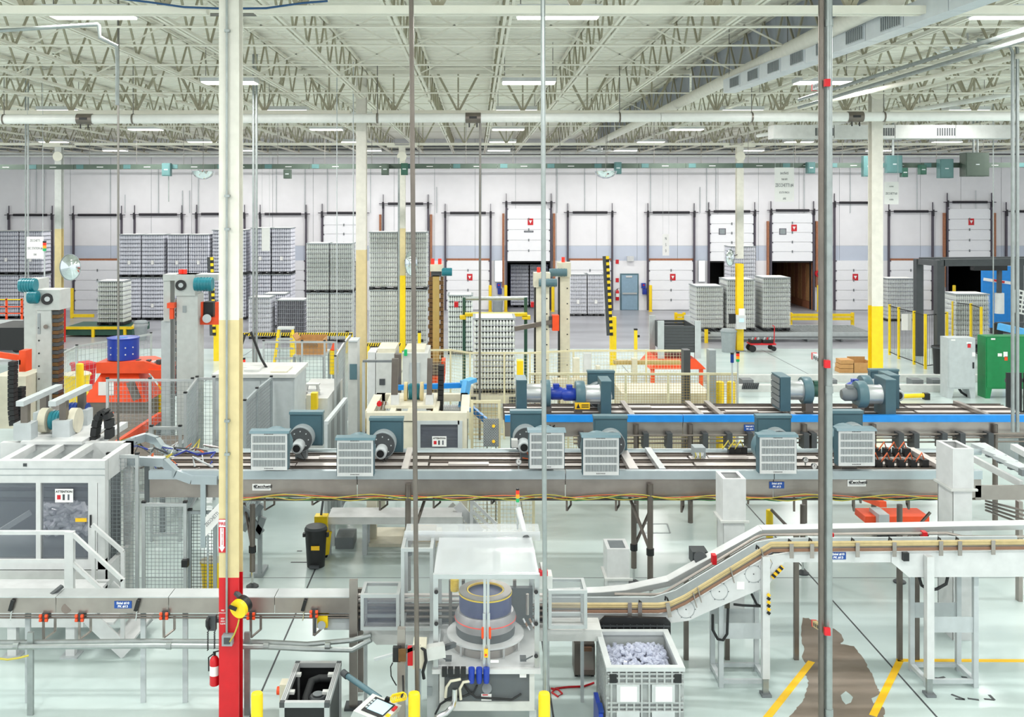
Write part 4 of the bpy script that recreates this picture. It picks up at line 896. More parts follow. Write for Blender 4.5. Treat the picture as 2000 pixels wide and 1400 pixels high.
# ------------------------------------------------------------------ blowers on the long conveyor
def front_blower(px0, px1, py0, py1, label, Y=14.76, scroll=None):
    x0, x1, z0, z1 = X_(px0, Y), X_(px1, Y), Z_(py1, Y), Z_(py0, Y); t = thing('blower', label, 'blower', ((x0 + x1) / 2, Y, z0)); w, h = x1 - x0, z1 - z0
    MB().box(x0, x1, Y + .02, Y + .18, z0, z1).build('filter_box', 'teal', t)
    MB().prism([(Y - .02, z1 - .01), (Y + .2, z1 - .01), (Y + .18, z1 + .025), (Y + .02, z1 + .02)], 'x', x0 - .02, x1 + .02).build('hood', 'tealt', t)
    fr = MB(); b = .035
    fr.box(x0 + .01, x1 - .01, Y, Y + .02, z0, z0 + .05).box(x0 + .01, x1 - .01, Y, Y + .02, z1 - .05, z1).box(x0 + .01, x0 + b, Y, Y + .02, z0 + .05, z1 - .05).box(x1 - b, x1 - .01, Y, Y + .02, z0 + .05, z1 - .05)
    hz = (h - .1) / 4
    for k in range(1, 4): fr.box(x0 + b, x1 - b, Y + .002, Y + .02, z0 + .05 + k * hz - .013, z0 + .05 + k * hz + .013)
    g = fr.build('filter_frame', 'white', t)
    MB().box(x0 + b, x1 - b, Y + .017, Y + .0205, z0 + .05, z1 - .05).build('filter_backing', 'dkgrey', g)
    n = 21; p = (w - 2 * b) / n; mb = MB()
    for k in range(n): mb.box(x0 + b + k * p + p * .28, x0 + b + k * p + p * .85, Y + .006, Y + .017, z0 + .05, z1 - .05)
    mb.build('pleats', 'ltgrey', g, kind='stuff')
    for zz in (z1 - .025, z0 + .025):
        q = MB(); 
        for k in range(7): q.box((x0 + x1) / 2 - .07 + k * .02, (x0 + x1) / 2 - .06 + k * .02, Y - .003, Y, zz - .006, zz + .008)
        q.build('label_print', 'textblack', g)
    sx, sz, r = scroll or ((x0 + x1) / 2, (z0 + z1) / 2, .26)
    MB().cyl((sx, Y + .18, sz), (sx, Y + .32, sz), r * .6, 16).build('inlet_neck', 'tealt', t); MB().lathe([(r, Y + .32), (r, Y + .56)], 24, (sx, 0, sz), 'y').build('fan_scroll', 'tealt', t)
    MB().box((x0 + x1) / 2 - .12, (x0 + x1) / 2 + .12, Y + .3, Y + .6, 1.98, z0 + .2).build('stand', 'steeldk', t)
    return t
def rear_blower(px0, px1, py0, py1, fx, fy, fr_, mx, my, label, Y=16.2):
    x0, x1, z0, z1 = X_(px0, Y), X_(px1, Y), Z_(py1, Y), Z_(py0, Y); t = thing('blower', label, 'blower', ((x0 + x1) / 2, Y, z0)); k = Y / F
    MB().box(x0, x1, Y, Y + .14, z0, z1).build('filter_box', 'teal', t); MB().box(x0 + .02, x1 - .02, Y - .012, Y, z0 + .02, z1 - .06).build('box_panel', 'teal', t); MB().box(x0 - .01, x1 + .01, Y - .02, Y + .15, z1 - .035, z1 + .01).build('hood', 'tealt', t)
    cx, cz, r = X_(fx, Y), Z_(fy, Y), fr_ * k
    MB().lathe([(r, Y - .26), (r, Y - .012)], 28, (cx, 0, cz), 'y').build('fan_scroll', 'grey', t)
    f = MB().lathe([(r * .94, Y - .268), (r * .94, Y - .26)], 28, (cx, 0, cz), 'y').build('scroll_face', 'dkgrey', t)
    for q in range(8):
        a = q * PI / 4; MB().cyl((cx + r * .66 * math.cos(a), Y - .28, cz + r * .66 * math.sin(a)), (cx + r * .66 * math.cos(a), Y - .268, cz + r * .66 * math.sin(a)), .011, 6).build('bolt', 'ltgrey', f)
    ym = Y - .26; mx_, mz_ = X_(mx, ym), Z_(my, ym); mr = 11.5 * k
    MB().cyl((mx_, Y - .5, mz_), (mx_, Y - .268, mz_), mr, 18).build('motor', 'ltgrey', t); MB().cyl((mx_, Y - .53, mz_), (mx_, Y - .5, mz_), mr * .8, 18, mr).build('motor_cowl', 'ltgrey', t); MB().cyl((mx_, Y - .535, mz_), (mx_, Y - .53, mz_), mr * .62, 14).build('motor_vent', 'black', t)
    MB().box(mx_ - .2, mx_ - mr, Y - .45, Y - .3, mz_ - .02, mz_ + .1).build('terminal_box', 'offwhite', t)
    MB().box(cx - .09, cx + .09, Y - .22, Y - .05, 1.98, cz - r * .8).build('stand', 'midgrey', t)
    MB().tube([(mx_ + .05, Y - .4, mz_ - mr), (mx_ + .12, Y - .4, mz_ - .22), (mx_ - .02, Y - .4, 2.05)], .012).build('power_cable', 'cable_o' if px0 % 2 else 'black', t)
    return t
front_blower(489, 562, 845, 918, 'blower with a square white filter, nearest the near column')
front_blower(657, 730, 858, 930, 'blower with a square white filter, second along from the near column')
front_blower(1033, 1103, 843, 915, 'blower with a white filter behind the slim vertical conduit')
front_blower(1138, 1210, 853, 928, 'blower with a white filter right of the slim vertical conduit')
front_blower(1483, 1557, 852, 925, 'blower with a dark-pleated filter above the blue sign')
front_blower(1637, 1710, 840, 910, 'blower with a dark-pleated filter and big scroll beside the near conduits', Y=14.8)
for a in ((566, 630, 805, 870, 592, 851, 24, 585, 868, 'teal back-to-back blower behind the filter nearest the near column'), (722, 787, 817, 883, 750, 862, 25, 746, 878, 'teal back-to-back blower beside the cream machine window'),
          (997, 1058, 803, 875, 1026, 852, 25, 1022, 866, 'teal back-to-back blower left of the slim conduit'), (1160, 1225, 813, 880, 1192, 860, 25, 1190, 870, 'teal back-to-back blower right of the slim conduit'),
          (1478, 1545, 812, 885, 1513, 858, 25, 1513, 868, 'teal back-to-back blower over the blue line sign'), (1625, 1685, 803, 870, 1662, 850, 27, 1660, 862, 'teal back-to-back blower behind the near conduits')): rear_blower(*a)
# blowers lying across the rear conveyor
def side_blower(px_box, px_end, py, label, m='blue', Y=19.5, boxh=.66, gr=False):
    """box at px_box, then drum, scroll and motor toward px_end"""
    s = 1 if px_end > px_box else -1; x0 = X_(px_box, Y); z = Z_(py, Y); L = abs(X_(px_end, Y) - x0); t = thing('blower', label, 'blower', (x0, Y, 2.0))
    MB().box(x0, x0 + s * .2, Y - .28, Y + .28, z - boxh * .55, z + boxh * .45).build('filter_box', 'teal', t)
    MB().box(x0 - s * .008, x0 + s * .2, Y - .29, Y + .29, z + boxh * .45, z + boxh * .45 + .02).build('hood', 'tealt', t)
    if gr:
        q = MB()
        for k in range(5): q.box(x0 - s * .03, x0 - s * .005, Y - .25, Y + .25, z - .3 + k * .12, z - .2 + k * .12)
        q.build('filter_grille', 'midgrey', t)
    MB().lathe([(.2, x0 + s * .2), (.19, x0 + s * .22), (.19, x0 + s * .48), (.21, x0 + s * .5)], 22, (0, Y, z), 'x').build('silencer_drum', 'alu', t)
    MB().lathe([(.26, x0 + s * .5), (.27, x0 + s * .52), (.27, x0 + s * .66), (.26, x0 + s * .68)], 24, (0, Y, z), 'x').build('fan_scroll', 'tealt', t)
    MB().lathe([(.12, x0 + s * .68), (.13, x0 + s * .72), (.13, x0 + s * .9), (.09, x0 + s * .96)], 18, (0, Y, z), 'x').build('motor', m, t)
    MB().box(min(x0 + s * .74, x0 + s * .86), max(x0 + s * .74, x0 + s * .86), Y - .06, Y + .06, z + .12, z + .19).build('terminal_box', m, t)
    MB().box(min(x0 + s * .55, x0 + s * .7), max(x0 + s * .55, x0 + s * .7), Y - .12, Y + .12, 1.98, z - .2).build('stand', 'steeldk', t)
    return t
side_blower(1008, 1110, 768, 'teal blower with drum and blue motor at the start of the blue-beamed conveyor', 'blue')
side_blower(1190, 1090, 770, 'teal blower facing the blue motor on the blue-beamed conveyor', 'blue', 19.45)
side_blower(1516, 1600, 762, 'teal blower with a side grille and green motor on the rear conveyor', 'dkgreen', gr=True)
side_blower(1745, 1640, 758, 'teal blower with a blue motor, further back behind the near conduits', 'blue', 20.05)
side_blower(1738, 1660, 770, 'teal blower with a pale motor in front of its twin behind the conduits', 'midgrey', 19.25, .72)
rear_blower(1148, 1200, 725, 780, 1168, 768, 24, 1181, 771, 'teal plate blower standing behind the yellow warning sign', Y=20.3)
rear_blower(1700, 1755, 722, 772, 1728, 762, 22, 1745, 768, 'teal plate blower above the yellow floor tube', Y=20.9)
t = thing('warning_sign', 'yellow warning sign with a black triangle on the rear conveyor', 'sign', P_(1138, 792, 19.2)); MB().pbox(1123, 1152, 786, 799, 19.2, 19.21).build('plate', 'signyellow', t)
Y = 19.19; mb = MB(); mb.prism([(X_(1126, Y), Z_(797, Y)), (X_(1133, Y), Z_(797, Y)), (X_(1129.5, Y), Z_(788, Y))], 'y', Y, Y + .01).build('triangle', 'textblack', t)
for py in (790, 794): MB().pbox(1136, 1150, py, py + 1.4, 19.19, 19.2).build('print_line', 'textblack', t)
# small equipment on the lanes: gauges, valve rows, wire bundles
def gauge(px, py, Y, label):
    x, y, z = P_(px, py, Y); t = thing('pressure_gauge', label, 'gauge', (x, y, 1.97)); MB().cyl((x, y, 1.97), (x, y, z), .012, 6).build('stem', 'galv', t)
    MB().cyl((x, y - .02, z), (x, y + .02, z), .045, 16).build('dial_case', 'chrome', t); MB().cyl((x, y - .024, z), (x, y - .02, z), .036, 16).build('dial', 'paper', t); MB().box(x - .004, x + .004, y - .028, y - .024, z, z + .028).build('needle', 'textblack', t)
gauge(1013, 902, 15.3, 'round pressure gauge on a stem beside the slim conduit blower'); gauge(1573, 898, 15.6, 'round pressure gauge beside the dark-pleated filter'); gauge(1590, 910, 15.3, 'lower round pressure gauge close to the near conduits')
for (pa, pb, py, Y, n, lb) in ((1715, 1805, 915, 15.5, 5, 'row of black air valves with orange tubing, front row'), (1712, 1770, 880, 16.2, 4, 'row of black air valves with orange tubing, rear row'), (1428, 1452, 884, 16.3, 3, 'cluster of air valves with yellow wiring')):
    t = thing('valve_row', lb, 'valves', P_((pa + pb) / 2, py, Y)); zb = 1.98
    for k in range(n):
        x = X_(pa + (pb - pa) * k / (n - 1), Y); v = MB().box(x - .05, x + .05, Y - .06, Y + .06, zb, zb + .13).build('valve', 'black', t)
        MB().tube([(x, Y, zb + .12), (x - .06, Y - .05, zb + .24), (x - .16, Y - .05, zb + .1)], .012).build('air_tube', 'cable_o' if 'orange' in lb else 'cable_y', v)
t = thing('junction_box', 'grey junction box with loose white wires on the long conveyor', 'junction box', P_(1365, 893, 16.1)); MB().box(X_(1355, 16.1), X_(1377, 16.1), 16.05, 16.3, 1.98, 2.15).build('box', 'grey', t)
for k in range(6): MB().tube([P_(1358 + 3 * k, 884, 16.03), P_(1360 + 2.5 * k, 892 + random.uniform(-3, 3), 15.98), P_(1355 + 5 * k, 900, 16.0)], .008, 5).build('wire', 'cable_y' if k % 3 == 0 else 'white', t)
# ================================================================== LOW CONVEYOR AT THE LEFT
Y = 11.95
LC = thing('bottle_conveyor', 'low steel bottle conveyor running behind the red column base', 'conveyor', (X_(300, Y), Y, 1.16))
zt_, zb_ = Z_(1167, Y), Z_(1197, Y); segs = [-60, 110, 330, 537, 692]
for a, b in zip(segs, segs[1:]):
    MB().box(X_(a, Y), X_(b, Y) - .008, Y, Y + .015, zb_, zt_).build('side_panel', 'steel', LC)
    MB().box(X_(a, Y), X_(b, Y) - .008, Y - .01, Y + .26, zt_, zt_ + .012).build('top_cover', 'alu', LC)
MB().box(X_(-60, Y), X_(692, Y), Y + .24, Y + .26, zb_, zt_).build('rear_panel', 'steel', LC)
for py in (1201, 1206): MB().cyl(P_(-60, py, Y + .02), P_(692, py, Y + .02), .012, 8).build('guide_rail', 'steeldk', LC)
for px in (23, 268, 594):
    MB().beam(P_(px - 3, 1192, Y - .03), P_(px + 3, 1171, Y - .03), .05, .04).build('clamp_lever', 'black', LC); MB().cyl(P_(px, 1192, Y - .02), P_(px - 3, 1212, Y - .02), .008, 6).build('lever_rod', 'chrome', LC)
for px, py in ((85, 1207), (155, 1207), (320, 1203), (490, 1203), (613, 1199)):
    b = MB().pbox(px - 5, px + 5, py - 7, py + 7, Y - .05, Y + .1).build('rail_bracket', 'dkgrey', LC)
    for s in (-8, 8):
        for q in (-4, 4): MB().cyl(P_(px + s, py + q, Y - .06), P_(px + s * .4, py + q, Y - .06), .022, 8).build('orange_knob', 'orange', b)
    x, _, z = P_(px, py + 7, Y); MB().beam((x, Y, z), (x, Y, z - .22), .03, .012).beam((x, Y, z - .22), (x + .1, Y + .1, z - .16), .03, .012).beam((x + .1, Y + .1, z - .16), (x + .1, Y + .1, z), .03, .012).build('hook_bracket', 'steel', b)
MB().beam(P_(92, 1168, Y + .05), P_(122, 1144, Y + .2), .06, .03).build('deflector_arm', 'dkgrey', LC)
x = X_(690, Y); 
for y, px in ((Y - .05, 690), (Y + .3, 702)): MB().box(X_(px, y) - .05, X_(px, y) + .05, y, y + .05, .03, Z_(1133 if y < Y else 1150, y)).build('end_leg', 'steel', LC)
MB().box(x - .1, x + .1, Y - .1, Y + .1, 0, .03).build('leg_foot', 'dkgrey', LC)
MB().pbox(633, 684, 1205, 1230, Y + .06, Y + .2).build('drive_housing', 'ltgrey', LC)
g = MB().pbox(619, 640, 1203, 1226, Y - .0, Y + .12).build('gear_motor', 'yellow', LC); MB().cyl(P_(628, 1221, Y - .05), P_(628, 1221, Y), .05, 14).build('shaft_cover', 'grey', g); MB().beam(P_(616, 1195, Y - .05), P_(615, 1235, Y - .05), .03, .04).build('torque_arm', 'dkgrey', LC)
MB().cyl(P_(130, 1188, Y - .012), P_(130, 1188, Y), .06, 20).build('cover_ring', 'steeldk', LC)
for px in (55, 280, 362):  # supporting legs
    MB().box(X_(px, Y + .12) - .03, X_(px, Y + .12) + .03, Y + .1, Y + .14, 0, zb_).build('leg', 'ltgrey', LC)
plate(240.5, 1180.5, 34, 14, Y - .001, ('Sidel #10', 'PK #13'), 'signblue', 'textwhite', 'blue line number sign on the low steel conveyor', (4.6, 4.6))
t = thing('conduit_run', 'pair of grey conduits running low along the floor on short posts', 'conduit', (X_(300, 11.75), 11.75, 0)); Yq = 11.72
for py, dy in ((1252, 0.1), (1261, 0)): MB().tube([P_(-40, py + 3, Yq + dy), P_(300, py, Yq + dy), P_(520, py + 2, Yq + dy), P_(600, py + 6, Yq + dy), P_(688, py + 8 - 10 * (py < 1255), Yq + dy), P_(725, py - 12, Yq + dy)], .032, 8).build('conduit', 'galv', t)
for px, pf in ((56, 1362), (481, 1348)): MB().box(X_(px, Yq) - .035, X_(px, Yq) + .035, Yq + .03, Yq + .07, 0, Z_(1238, Yq)).build('strut_post', 'galv', t)
for px in (32, 330, 520, 640): MB().cyl(P_(px - 5, 1261, Yq), P_(px + 5, 1261, Yq), .042, 10).build('coupling', 'galv', t)
solo(MB().tube([P_(-10, 1285, 11.6), P_(15, 1288, 11.6), P_(35, 1285, 11.6), P_(56, 1280, 11.66)], .012), 'air_hose', 'cable_y', 'thin yellow hose sagging to the left conduit post', 'hose')
# ================================================================== RAISED CONVEYOR AT THE RIGHT
Y = 12.3
RC = thing('rising_conveyor', 'white bottle conveyor rising from the labelling machine to the right', 'conveyor', P_(1500, 1090, Y))
def pp(pix, Y): return [(X_(a, Y), Z_(b, Y)) for a, b in pix]
top = [(1068, 1198), (1290, 1198), (1335, 1184), (1500, 1086), (1545, 1078), (2030, 1074)]
MB().prism(pp([(1068, 1198), (1290, 1198), (1335, 1184), (1500, 1086), (1508, 1100), (1486, 1150), (1380, 1196), (1345, 1212), (1300, 1218), (1180, 1222), (1180, 1238), (1068, 1238)], Y), 'y', Y, Y + .03).build('side_plate', 'white', RC)
MB().prism(pp([(1501, 1086), (1545, 1078), (1740, 1077), (1740, 1098), (1532, 1098), (1500, 1145), (1487, 1150), (1509, 1100)], Y), 'y', Y, Y + .03).build('side_plate', 'white', RC)
MB().prism(pp([(1741, 1077), (2030, 1074), (2030, 1126), (1775, 1127), (1741, 1098)], Y), 'y', Y, Y + .03).build('side_plate', 'white', RC)
MB().prism(pp([(1068, 1198), (1290, 1198), (1335, 1184), (1500, 1086), (1545, 1078), (2030, 1074), (2030, 1120), (1775, 1120), (1741, 1098), (1532, 1098), (1486, 1150), (1345, 1212), (1068, 1230)], Y), 'y', Y + .5, Y + .53).build('rear_plate', 'ltgrey', RC)
mid = [(1068, 1186), (1285, 1186), (1310, 1183), (1338, 1170), (1506, 1067), (2030, 1062)]
for d, m, r, yy in ((-6, 'railwood', .022, -.03), (-2, 'railwood', .022, -.03), (2, 'steeldk', .018, -.02), (6, 'copper', .018, -.02), (9, 'copper', .014, -.03)):
    MB().tube([P_(a, b + d, Y + yy) for a, b in mid], r, 8).build('guide_rail', m, RC)
for d, m in ((-4, 'railwood'), (4, 'copper')): MB().tube([P_(a, b + d, Y + .5) for a, b in mid], .018, 6).build('guide_rail', m, RC)
for a, b in zip(mid, mid[1:]): MB().beam(P_(a[0], a[1] + 6, Y + .25), P_(b[0], b[1] + 6, Y + .25), .22, .02).build('chain_bed', 'belt', RC)
for px, py, a in ((1230, 1190, 0), (1250, 1190, 0), (1306, 1190, 20), (1357, 1170, 30), (1366, 1160, 30), (1430, 1122, 30), (1490, 1085, 30), (1546, 1075, 0), (1586, 1075, 0), (1675, 1073, 0), (1747, 1072, 0), (1838, 1070, 0), (1875, 1070, 0), (1940, 1068, 0)):
    dx = 7 * math.sin(math.radians(a)); MB().beam(P_(px - dx, py - 13, Y - .06), P_(px + dx, py + 15, Y - .06), .05, .012).build('rail_bracket', 'steel', RC)
for px, py in ((1541, 1058), (1581, 1056), (1664, 1056), (1737, 1054), (1833, 1054), (1868, 1054), (1478, 1070), (1300, 1170), (1249, 1178)): MB().tube([P_(px + 6, py + 6, Y), P_(px + 3, py - 2, Y), P_(px, py - 6, Y), P_(px - 1, py + 2, Y)], .012, 6).build('rail_hook', 'black', RC)
for px, py in ((1340, 1190), (1405, 1155), (1472, 1121)):
    o = MB().lathe([(.105, -.004), (.11, -.004), (.11, 0), (.105, 0)], 24, P_(px, py, Y), 'y', False).build('cover_ring', 'grey', RC); MB().cyl(P_(px, py, Y - .006), P_(px, py, Y), .008, 8).build('bolt', 'dkgrey', RC)
    for q in range(6): MB().cyl(P_(px + 18 * math.cos(q * PI / 3), py + 18 * math.sin(q * PI / 3), Y - .006), P_(px + 18 * math.cos(q * PI / 3), py + 18 * math.sin(q * PI / 3), Y), .006, 6).build('bolt', 'dkgrey', RC)
MB().beam(P_(1508, 1128, Y - .01), P_(1529, 1106, Y - .01), .012, .05).build('hazard_tape', 'signyellow', RC)
for k in range(3): MB().beam(P_(1510 + 7 * k, 1126 - 7.5 * k, Y - .018), P_(1513 + 7 * k, 1122.5 - 7.5 * k, Y - .018), .012, .055).build('hazard_stripe', 'black', RC)
MB().pbox(1765, 1776, 1080, 1096, Y - .06, Y).build('clamp_lever', 'black', RC)
MB().pbox(1439, 1454, 1136, 1151, Y - .006, Y).build('paper_note', 'paper', RC)
plate(1637, 1085, 30, 14, Y - .001, ('Sidel #10', 'PK #13'), 'signblue', 'textwhite', 'blue line number sign on the raised white conveyor', (4.4, 4.4))
# stands
def stand(label, xs, Yf, Yr, ztop, plates, m='ltgrey'):
    t = thing('conveyor_stand', label, 'stand', ((xs[0] + xs[1]) / 2, Yf, 0))
    for x in xs:
        for y in (Yf, Yr): MB().box(x - .03, x + .03, y, y + .06, 0, ztop).build('leg', m, t)
        MB().box(x - .03, x + .03, Yf + .06, Yr, .05, .1).build('foot_bar', m, t)
    for y in (Yf, Yr): MB().box(xs[0] + .03, xs[1] - .03, y + .01, y + .05, .05, .1).build('foot_bar', m, t)
    for z0, z1 in plates:
        for y in (Yf, Yr): MB().box(xs[0] + .03, xs[1] - .03, y + .02, y + .03, z0, z1).build('stiffener_plate', m, t)
    return t
stand('steel stand under the sloping part of the white conveyor', (X_(1404, 12.55), X_(1492, 12.55)), 12.42, 12.86, 1.05, ((.62, .82),))
stand('steel stand under the raised end of the white conveyor', (X_(1800, 12.6), X_(1893, 12.6)), 12.42, 12.86, 1.6, ((.7, .9),))
for px, zz in ((1497, 1.75), (1818, 1.75)):
    x = X_(px, 12.2); t = thing('adjustable_leg', 'bolted white leg in front of the ' + ('sloping' if px < 1600 else 'raised') + ' conveyor stand', 'leg', (x, 12.2, 0))
    MB().box(x - .045, x + .045, 12.2, 12.29, .22, zz).build('channel', 'white', t); MB().box(x - .035, x + .035, 12.22, 12.27, .03, .26).build('slotted_foot', 'galv', t); MB().box(x - .06, x + .06, 12.17, 12.31, 0, .03).build('foot_plate', 'midgrey', t)
    if px < 1600:
        for k in range(6): MB().beam(P_(1499, 1160 + 7 * k, 12.19), P_(1504, 1164 + 7 * k, 12.19), .012, .035).build('hazard_stripe', 'black' if k % 2 else 'signyellow', t)
solo(MB().tube([P_(1392, 1200, 12.38), P_(1392, 1230, 12.38), P_(1402, 1248, 12.38), P_(1412, 1250, 12.38), P_(1420, 1238, 12.38), P_(1422, 1188, 12.38)], .018, 8), 'cable_loop', 'rubber', 'black cable loop hanging below the sloping conveyor', 'cable')
solo(MB().tube([P_(1468, 1160, 12.4), P_(1478, 1180, 12.4), P_(1492, 1184, 12.4), P_(1450, 1182, 12.4), P_(1433, 1180, 12.4)], .016, 8), 'cable_loop', 'rubber', 'black cable reaching across to the sloping conveyor stand', 'cable')
solo(MB().tube([P_(1794, 1122, 12.35), P_(1800, 1143, 12.35), P_(1815, 1152, 12.35), P_(1830, 1150, 12.35), P_(1848, 1140, 12.35), P_(1851, 1126, 12.35)], .02, 8), 'cable_loop', 'rubber', 'black cable loop under the raised conveyor end', 'cable')
# white cover tray and handrail pipes behind the rising conveyor
Yt = 13.1; t = thing('cover_tray', 'white cover tray and twin steel pipes rising behind the white conveyor', 'conveyor cover', P_(1500, 1060, Yt))
path = [(1068, 1160), (1175, 1156), (1222, 1152), (1306, 1134), (1488, 1034), (2030, 1024)]
for a, b in zip(path, path[1:]):
    MB().beam(P_(*a, Yt + .15), P_(*b, Yt + .15), .3, .03).build('tray_section', 'white', t); MB().beam(P_(a[0], a[1] + 5, Yt), P_(b[0], b[1] + 5, Yt), .02, .06).build('tray_lip', 'alu', t)
for d in (8, 17): MB().tube([P_(1200, 1152 + d, Yt - .1), P_(1284, 1153 + d, Yt - .1), P_(1296, 1150 + d, Yt - .1), P_(1475, 1042 + d, Yt - .1), P_(1490, 1036 + d, Yt - .1), P_(1850, 1033 + d, Yt - .1), P_(1880, 1040 + d, Yt - .1), P_(2030, 1040 + d, Yt - .1)], .02, 8).build('pipe', 'steel', t)
for px, py in ((1396, 1095), (1625, 1052), (1808, 1050)): MB().pbox(px - 4, px + 4, py - 10, py + 8, Yt - .16, Yt - .06).build('strut_clamp', 'red', t)
for px in (1340, 1420, 1555, 1757, 1790): MB().beam((X_(px, Yt + .1), Yt + .1, 0), (X_(px, Yt + .1), Yt + .1, Z_(1045 if px > 1488 else 1135 - (px - 1306) * .55 + 8, Yt + .1)), .06, .06).build('support_post', 'steeldk', t)
g = MB().pbox(1353, 1383, 1078, 1103, 13.5, 13.75).build('gear_motor', 'dkgrey', t); MB().cyl(P_(1368, 1090, 13.3), P_(1368, 1088, 13.5), .09, 14).build('motor_end', 'dkgrey', g)
# ================================================================== MACHINE GUARDS AND FENCES
def guard_fence(label, pts, zt_, m='alu', z0=.12, pitch=.07, caps='black', wire='grey', w=.05, midrail=None):
    """pts: floor points (X,Y); one post per point, one mesh panel per span"""
    t = thing('guard_fence', label, 'fence', (pts[0][0], pts[0][1], 0))
    for x, y in pts:
        p = MB().box(x - w / 2, x + w / 2, y - w / 2, y + w / 2, 0, zt_).build('post', m, t)
        if caps: MB().box(x - w * .6, x + w * .6, y - w * .6, y + w * .6, zt_, zt_ + .03).build('cap', caps, p)
    for (xa, ya), (xb, yb) in zip(pts, pts[1:]):
        a, b = Vector((xa, ya, 0)), Vector((xb, yb, 0)); d = (b - a).normalized() * w * .5
        for z in [zt_ - .03, z0] + ([midrail] if midrail else []): MB().beam(a + d + Vector((0, 0, z)), b - d + Vector((0, 0, z)), w * .8, .05).build('rail', m, t)
        mb = MB(); L = (b - a).length; n = max(1, int(L / pitch)); k = max(1, int((zt_ - z0) / pitch))
        for i in range(1, n):
            p = a + (b - a) * i / n; mb.beam(p + Vector((0, 0, z0)), p + Vector((0, 0, zt_ - .04)), .006, .006)
        for i in range(1, k):
            z = z0 + (zt_ - z0) * i / k; mb.beam(a + Vector((0, 0, z)), b + Vector((0, 0, z)), .006, .006)
        mb.build('wire_mesh', wire, t, kind='stuff')
    return t
def gx(*pp): return [(X_(px, Y), Y) for px, Y in pp]
def motor(mb_parent, c, r, L, axis='x', m='motorteal'):
    x, y, z = c; v = {'x': (L, 0, 0), 'y': (0, L, 0), 'z': (0, 0, L)}[axis]
    q = MB().cyl((x - v[0] / 2, y - v[1] / 2, z - v[2] / 2), (x + v[0] / 2, y + v[1] / 2, z + v[2] / 2), r, 16).build('motor', m, mb_parent)
    for k in range(5):
        f = -.35 + k * .17; MB().cyl((x + v[0] * f, y + v[1] * f, z + v[2] * f), (x + v[0] * (f + .05), y + v[1] * (f + .05), z + v[2] * (f + .05)), r * 1.07, 16).build('cooling_fin', m, q)
    return q
# ------------------------------------------------------------------ left enclosure with windows
Y = 14.3; xr, xl = X_(205, Y), X_(-70, Y); zt_, zw1, zw0, zs = Z_(900, Y), Z_(943, Y), Z_(1093, Y), Z_(1112, Y); Yb = 15.5
E = thing('unscrambler_enclosure', 'large white framed machine enclosure with tinted windows', 'machine', ((xl + xr) / 2, Y, 0))
MB().box(xl, xr, Y, Y + .12, zw1, zt_).build('top_beam', 'white', E); MB().box(xl, xr, Y, Y + .1, zs, zw0).build('sill_beam', 'white', E)
for a, b in ((70, 79), (172, 190)): MB().box(X_(a, Y), X_(b, Y), Y, Y + .1, zw0, zw1).build('mullion', 'white', E)
MB().box(X_(191, Y), xr, Y, Y + .14, .05, zw1).build('corner_post', 'white', E); MB().box(xr - .12, xr, Yb - .12, Yb, .05, zt_).build('corner_post', 'white', E)
MB().box(xr - .1, xr, Y + .14, Yb - .12, zw1, zt_).build('side_beam', 'white', E); MB().box(xr - .08, xr, Y + .14, Yb - .12, .1, .8).build('side_panel', 'white', E)
for a, b in ((-70, 69), (79.5, 171.5)): MB().box(X_(a, Y), X_(b, Y), Y + .04, Y + .05, zw0, zw1).build('window_pane', 'smoke', E)
MB().box(xl, xr, Y + .02, Y + .1, .05, zs - .02).build('base_panel', 'offwhite', E)
MB().box(xl, xr, Yb - .12, Yb, zw1, zt_).build('rear_beam', 'white', E)
for px in (0, 60, 118): MB().beam((X_(px, Y) , Y + .12, zt_ - .06), (X_(px, Y), 16.9, zt_ - .06), .12, .1).build('roof_bar', 'white', E)
MB().box(X_(40, 15.3), X_(160, 15.3), 15.3, 16.7, zt_ - .01, zt_ + .04).build('roof_plate', 'white', E)
MB().pbox(45, 52, 905, 911, Y - .01, Y).build('nameplate', 'dkgrey', E)
for py in (915, 927): MB().box(xl, xr, Y - .008, Y, Z_(py + 1.2, Y), Z_(py, Y)).build('beam_groove', 'grey', E)
MB().pbox(147, 169, 1012, 1019, Y + .03, Y + .04).build('yellow_sticker', 'signyellow', E)
MB().pbox(175, 178, 1006, 1030, Y - .02, Y).build('door_handle', 'black', E)
for px, yy in ((50, 15.5), (125, 15.7), (87, 16.3), (160, 16.5)):
    x = X_(px, yy); p = MB().box(x - .055, x + .055, yy - .055, yy + .055, zt_ + .04, 3.0).build('guide_post', 'steeldk', E); MB().box(x - .14, x + .14, yy - .12, yy + .12, zt_ + .04, zt_ + .3).build('post_block', 'ltgrey', p)
for xa in (-7.18, -6.67): MB().beam((xa, 15.3, 3.03), (xa, 16.75, 3.03), .12, .08).build('guide_rail', 'ltgrey', E)
c = (X_(118, 15.9), 15.9, zt_ + .24); motor(E, c, .15, .3, 'x')
for s in (-.24, .24): MB().lathe([(.2, -.06), (.2, .06)], 24, (c[0] + s, c[1], c[2]), 'x').build('belt_wheel', 'machine', E)
motor(E, (X_(152, 16.6), 16.6, zt_ + .25), .13, .35, 'x', 'navy')
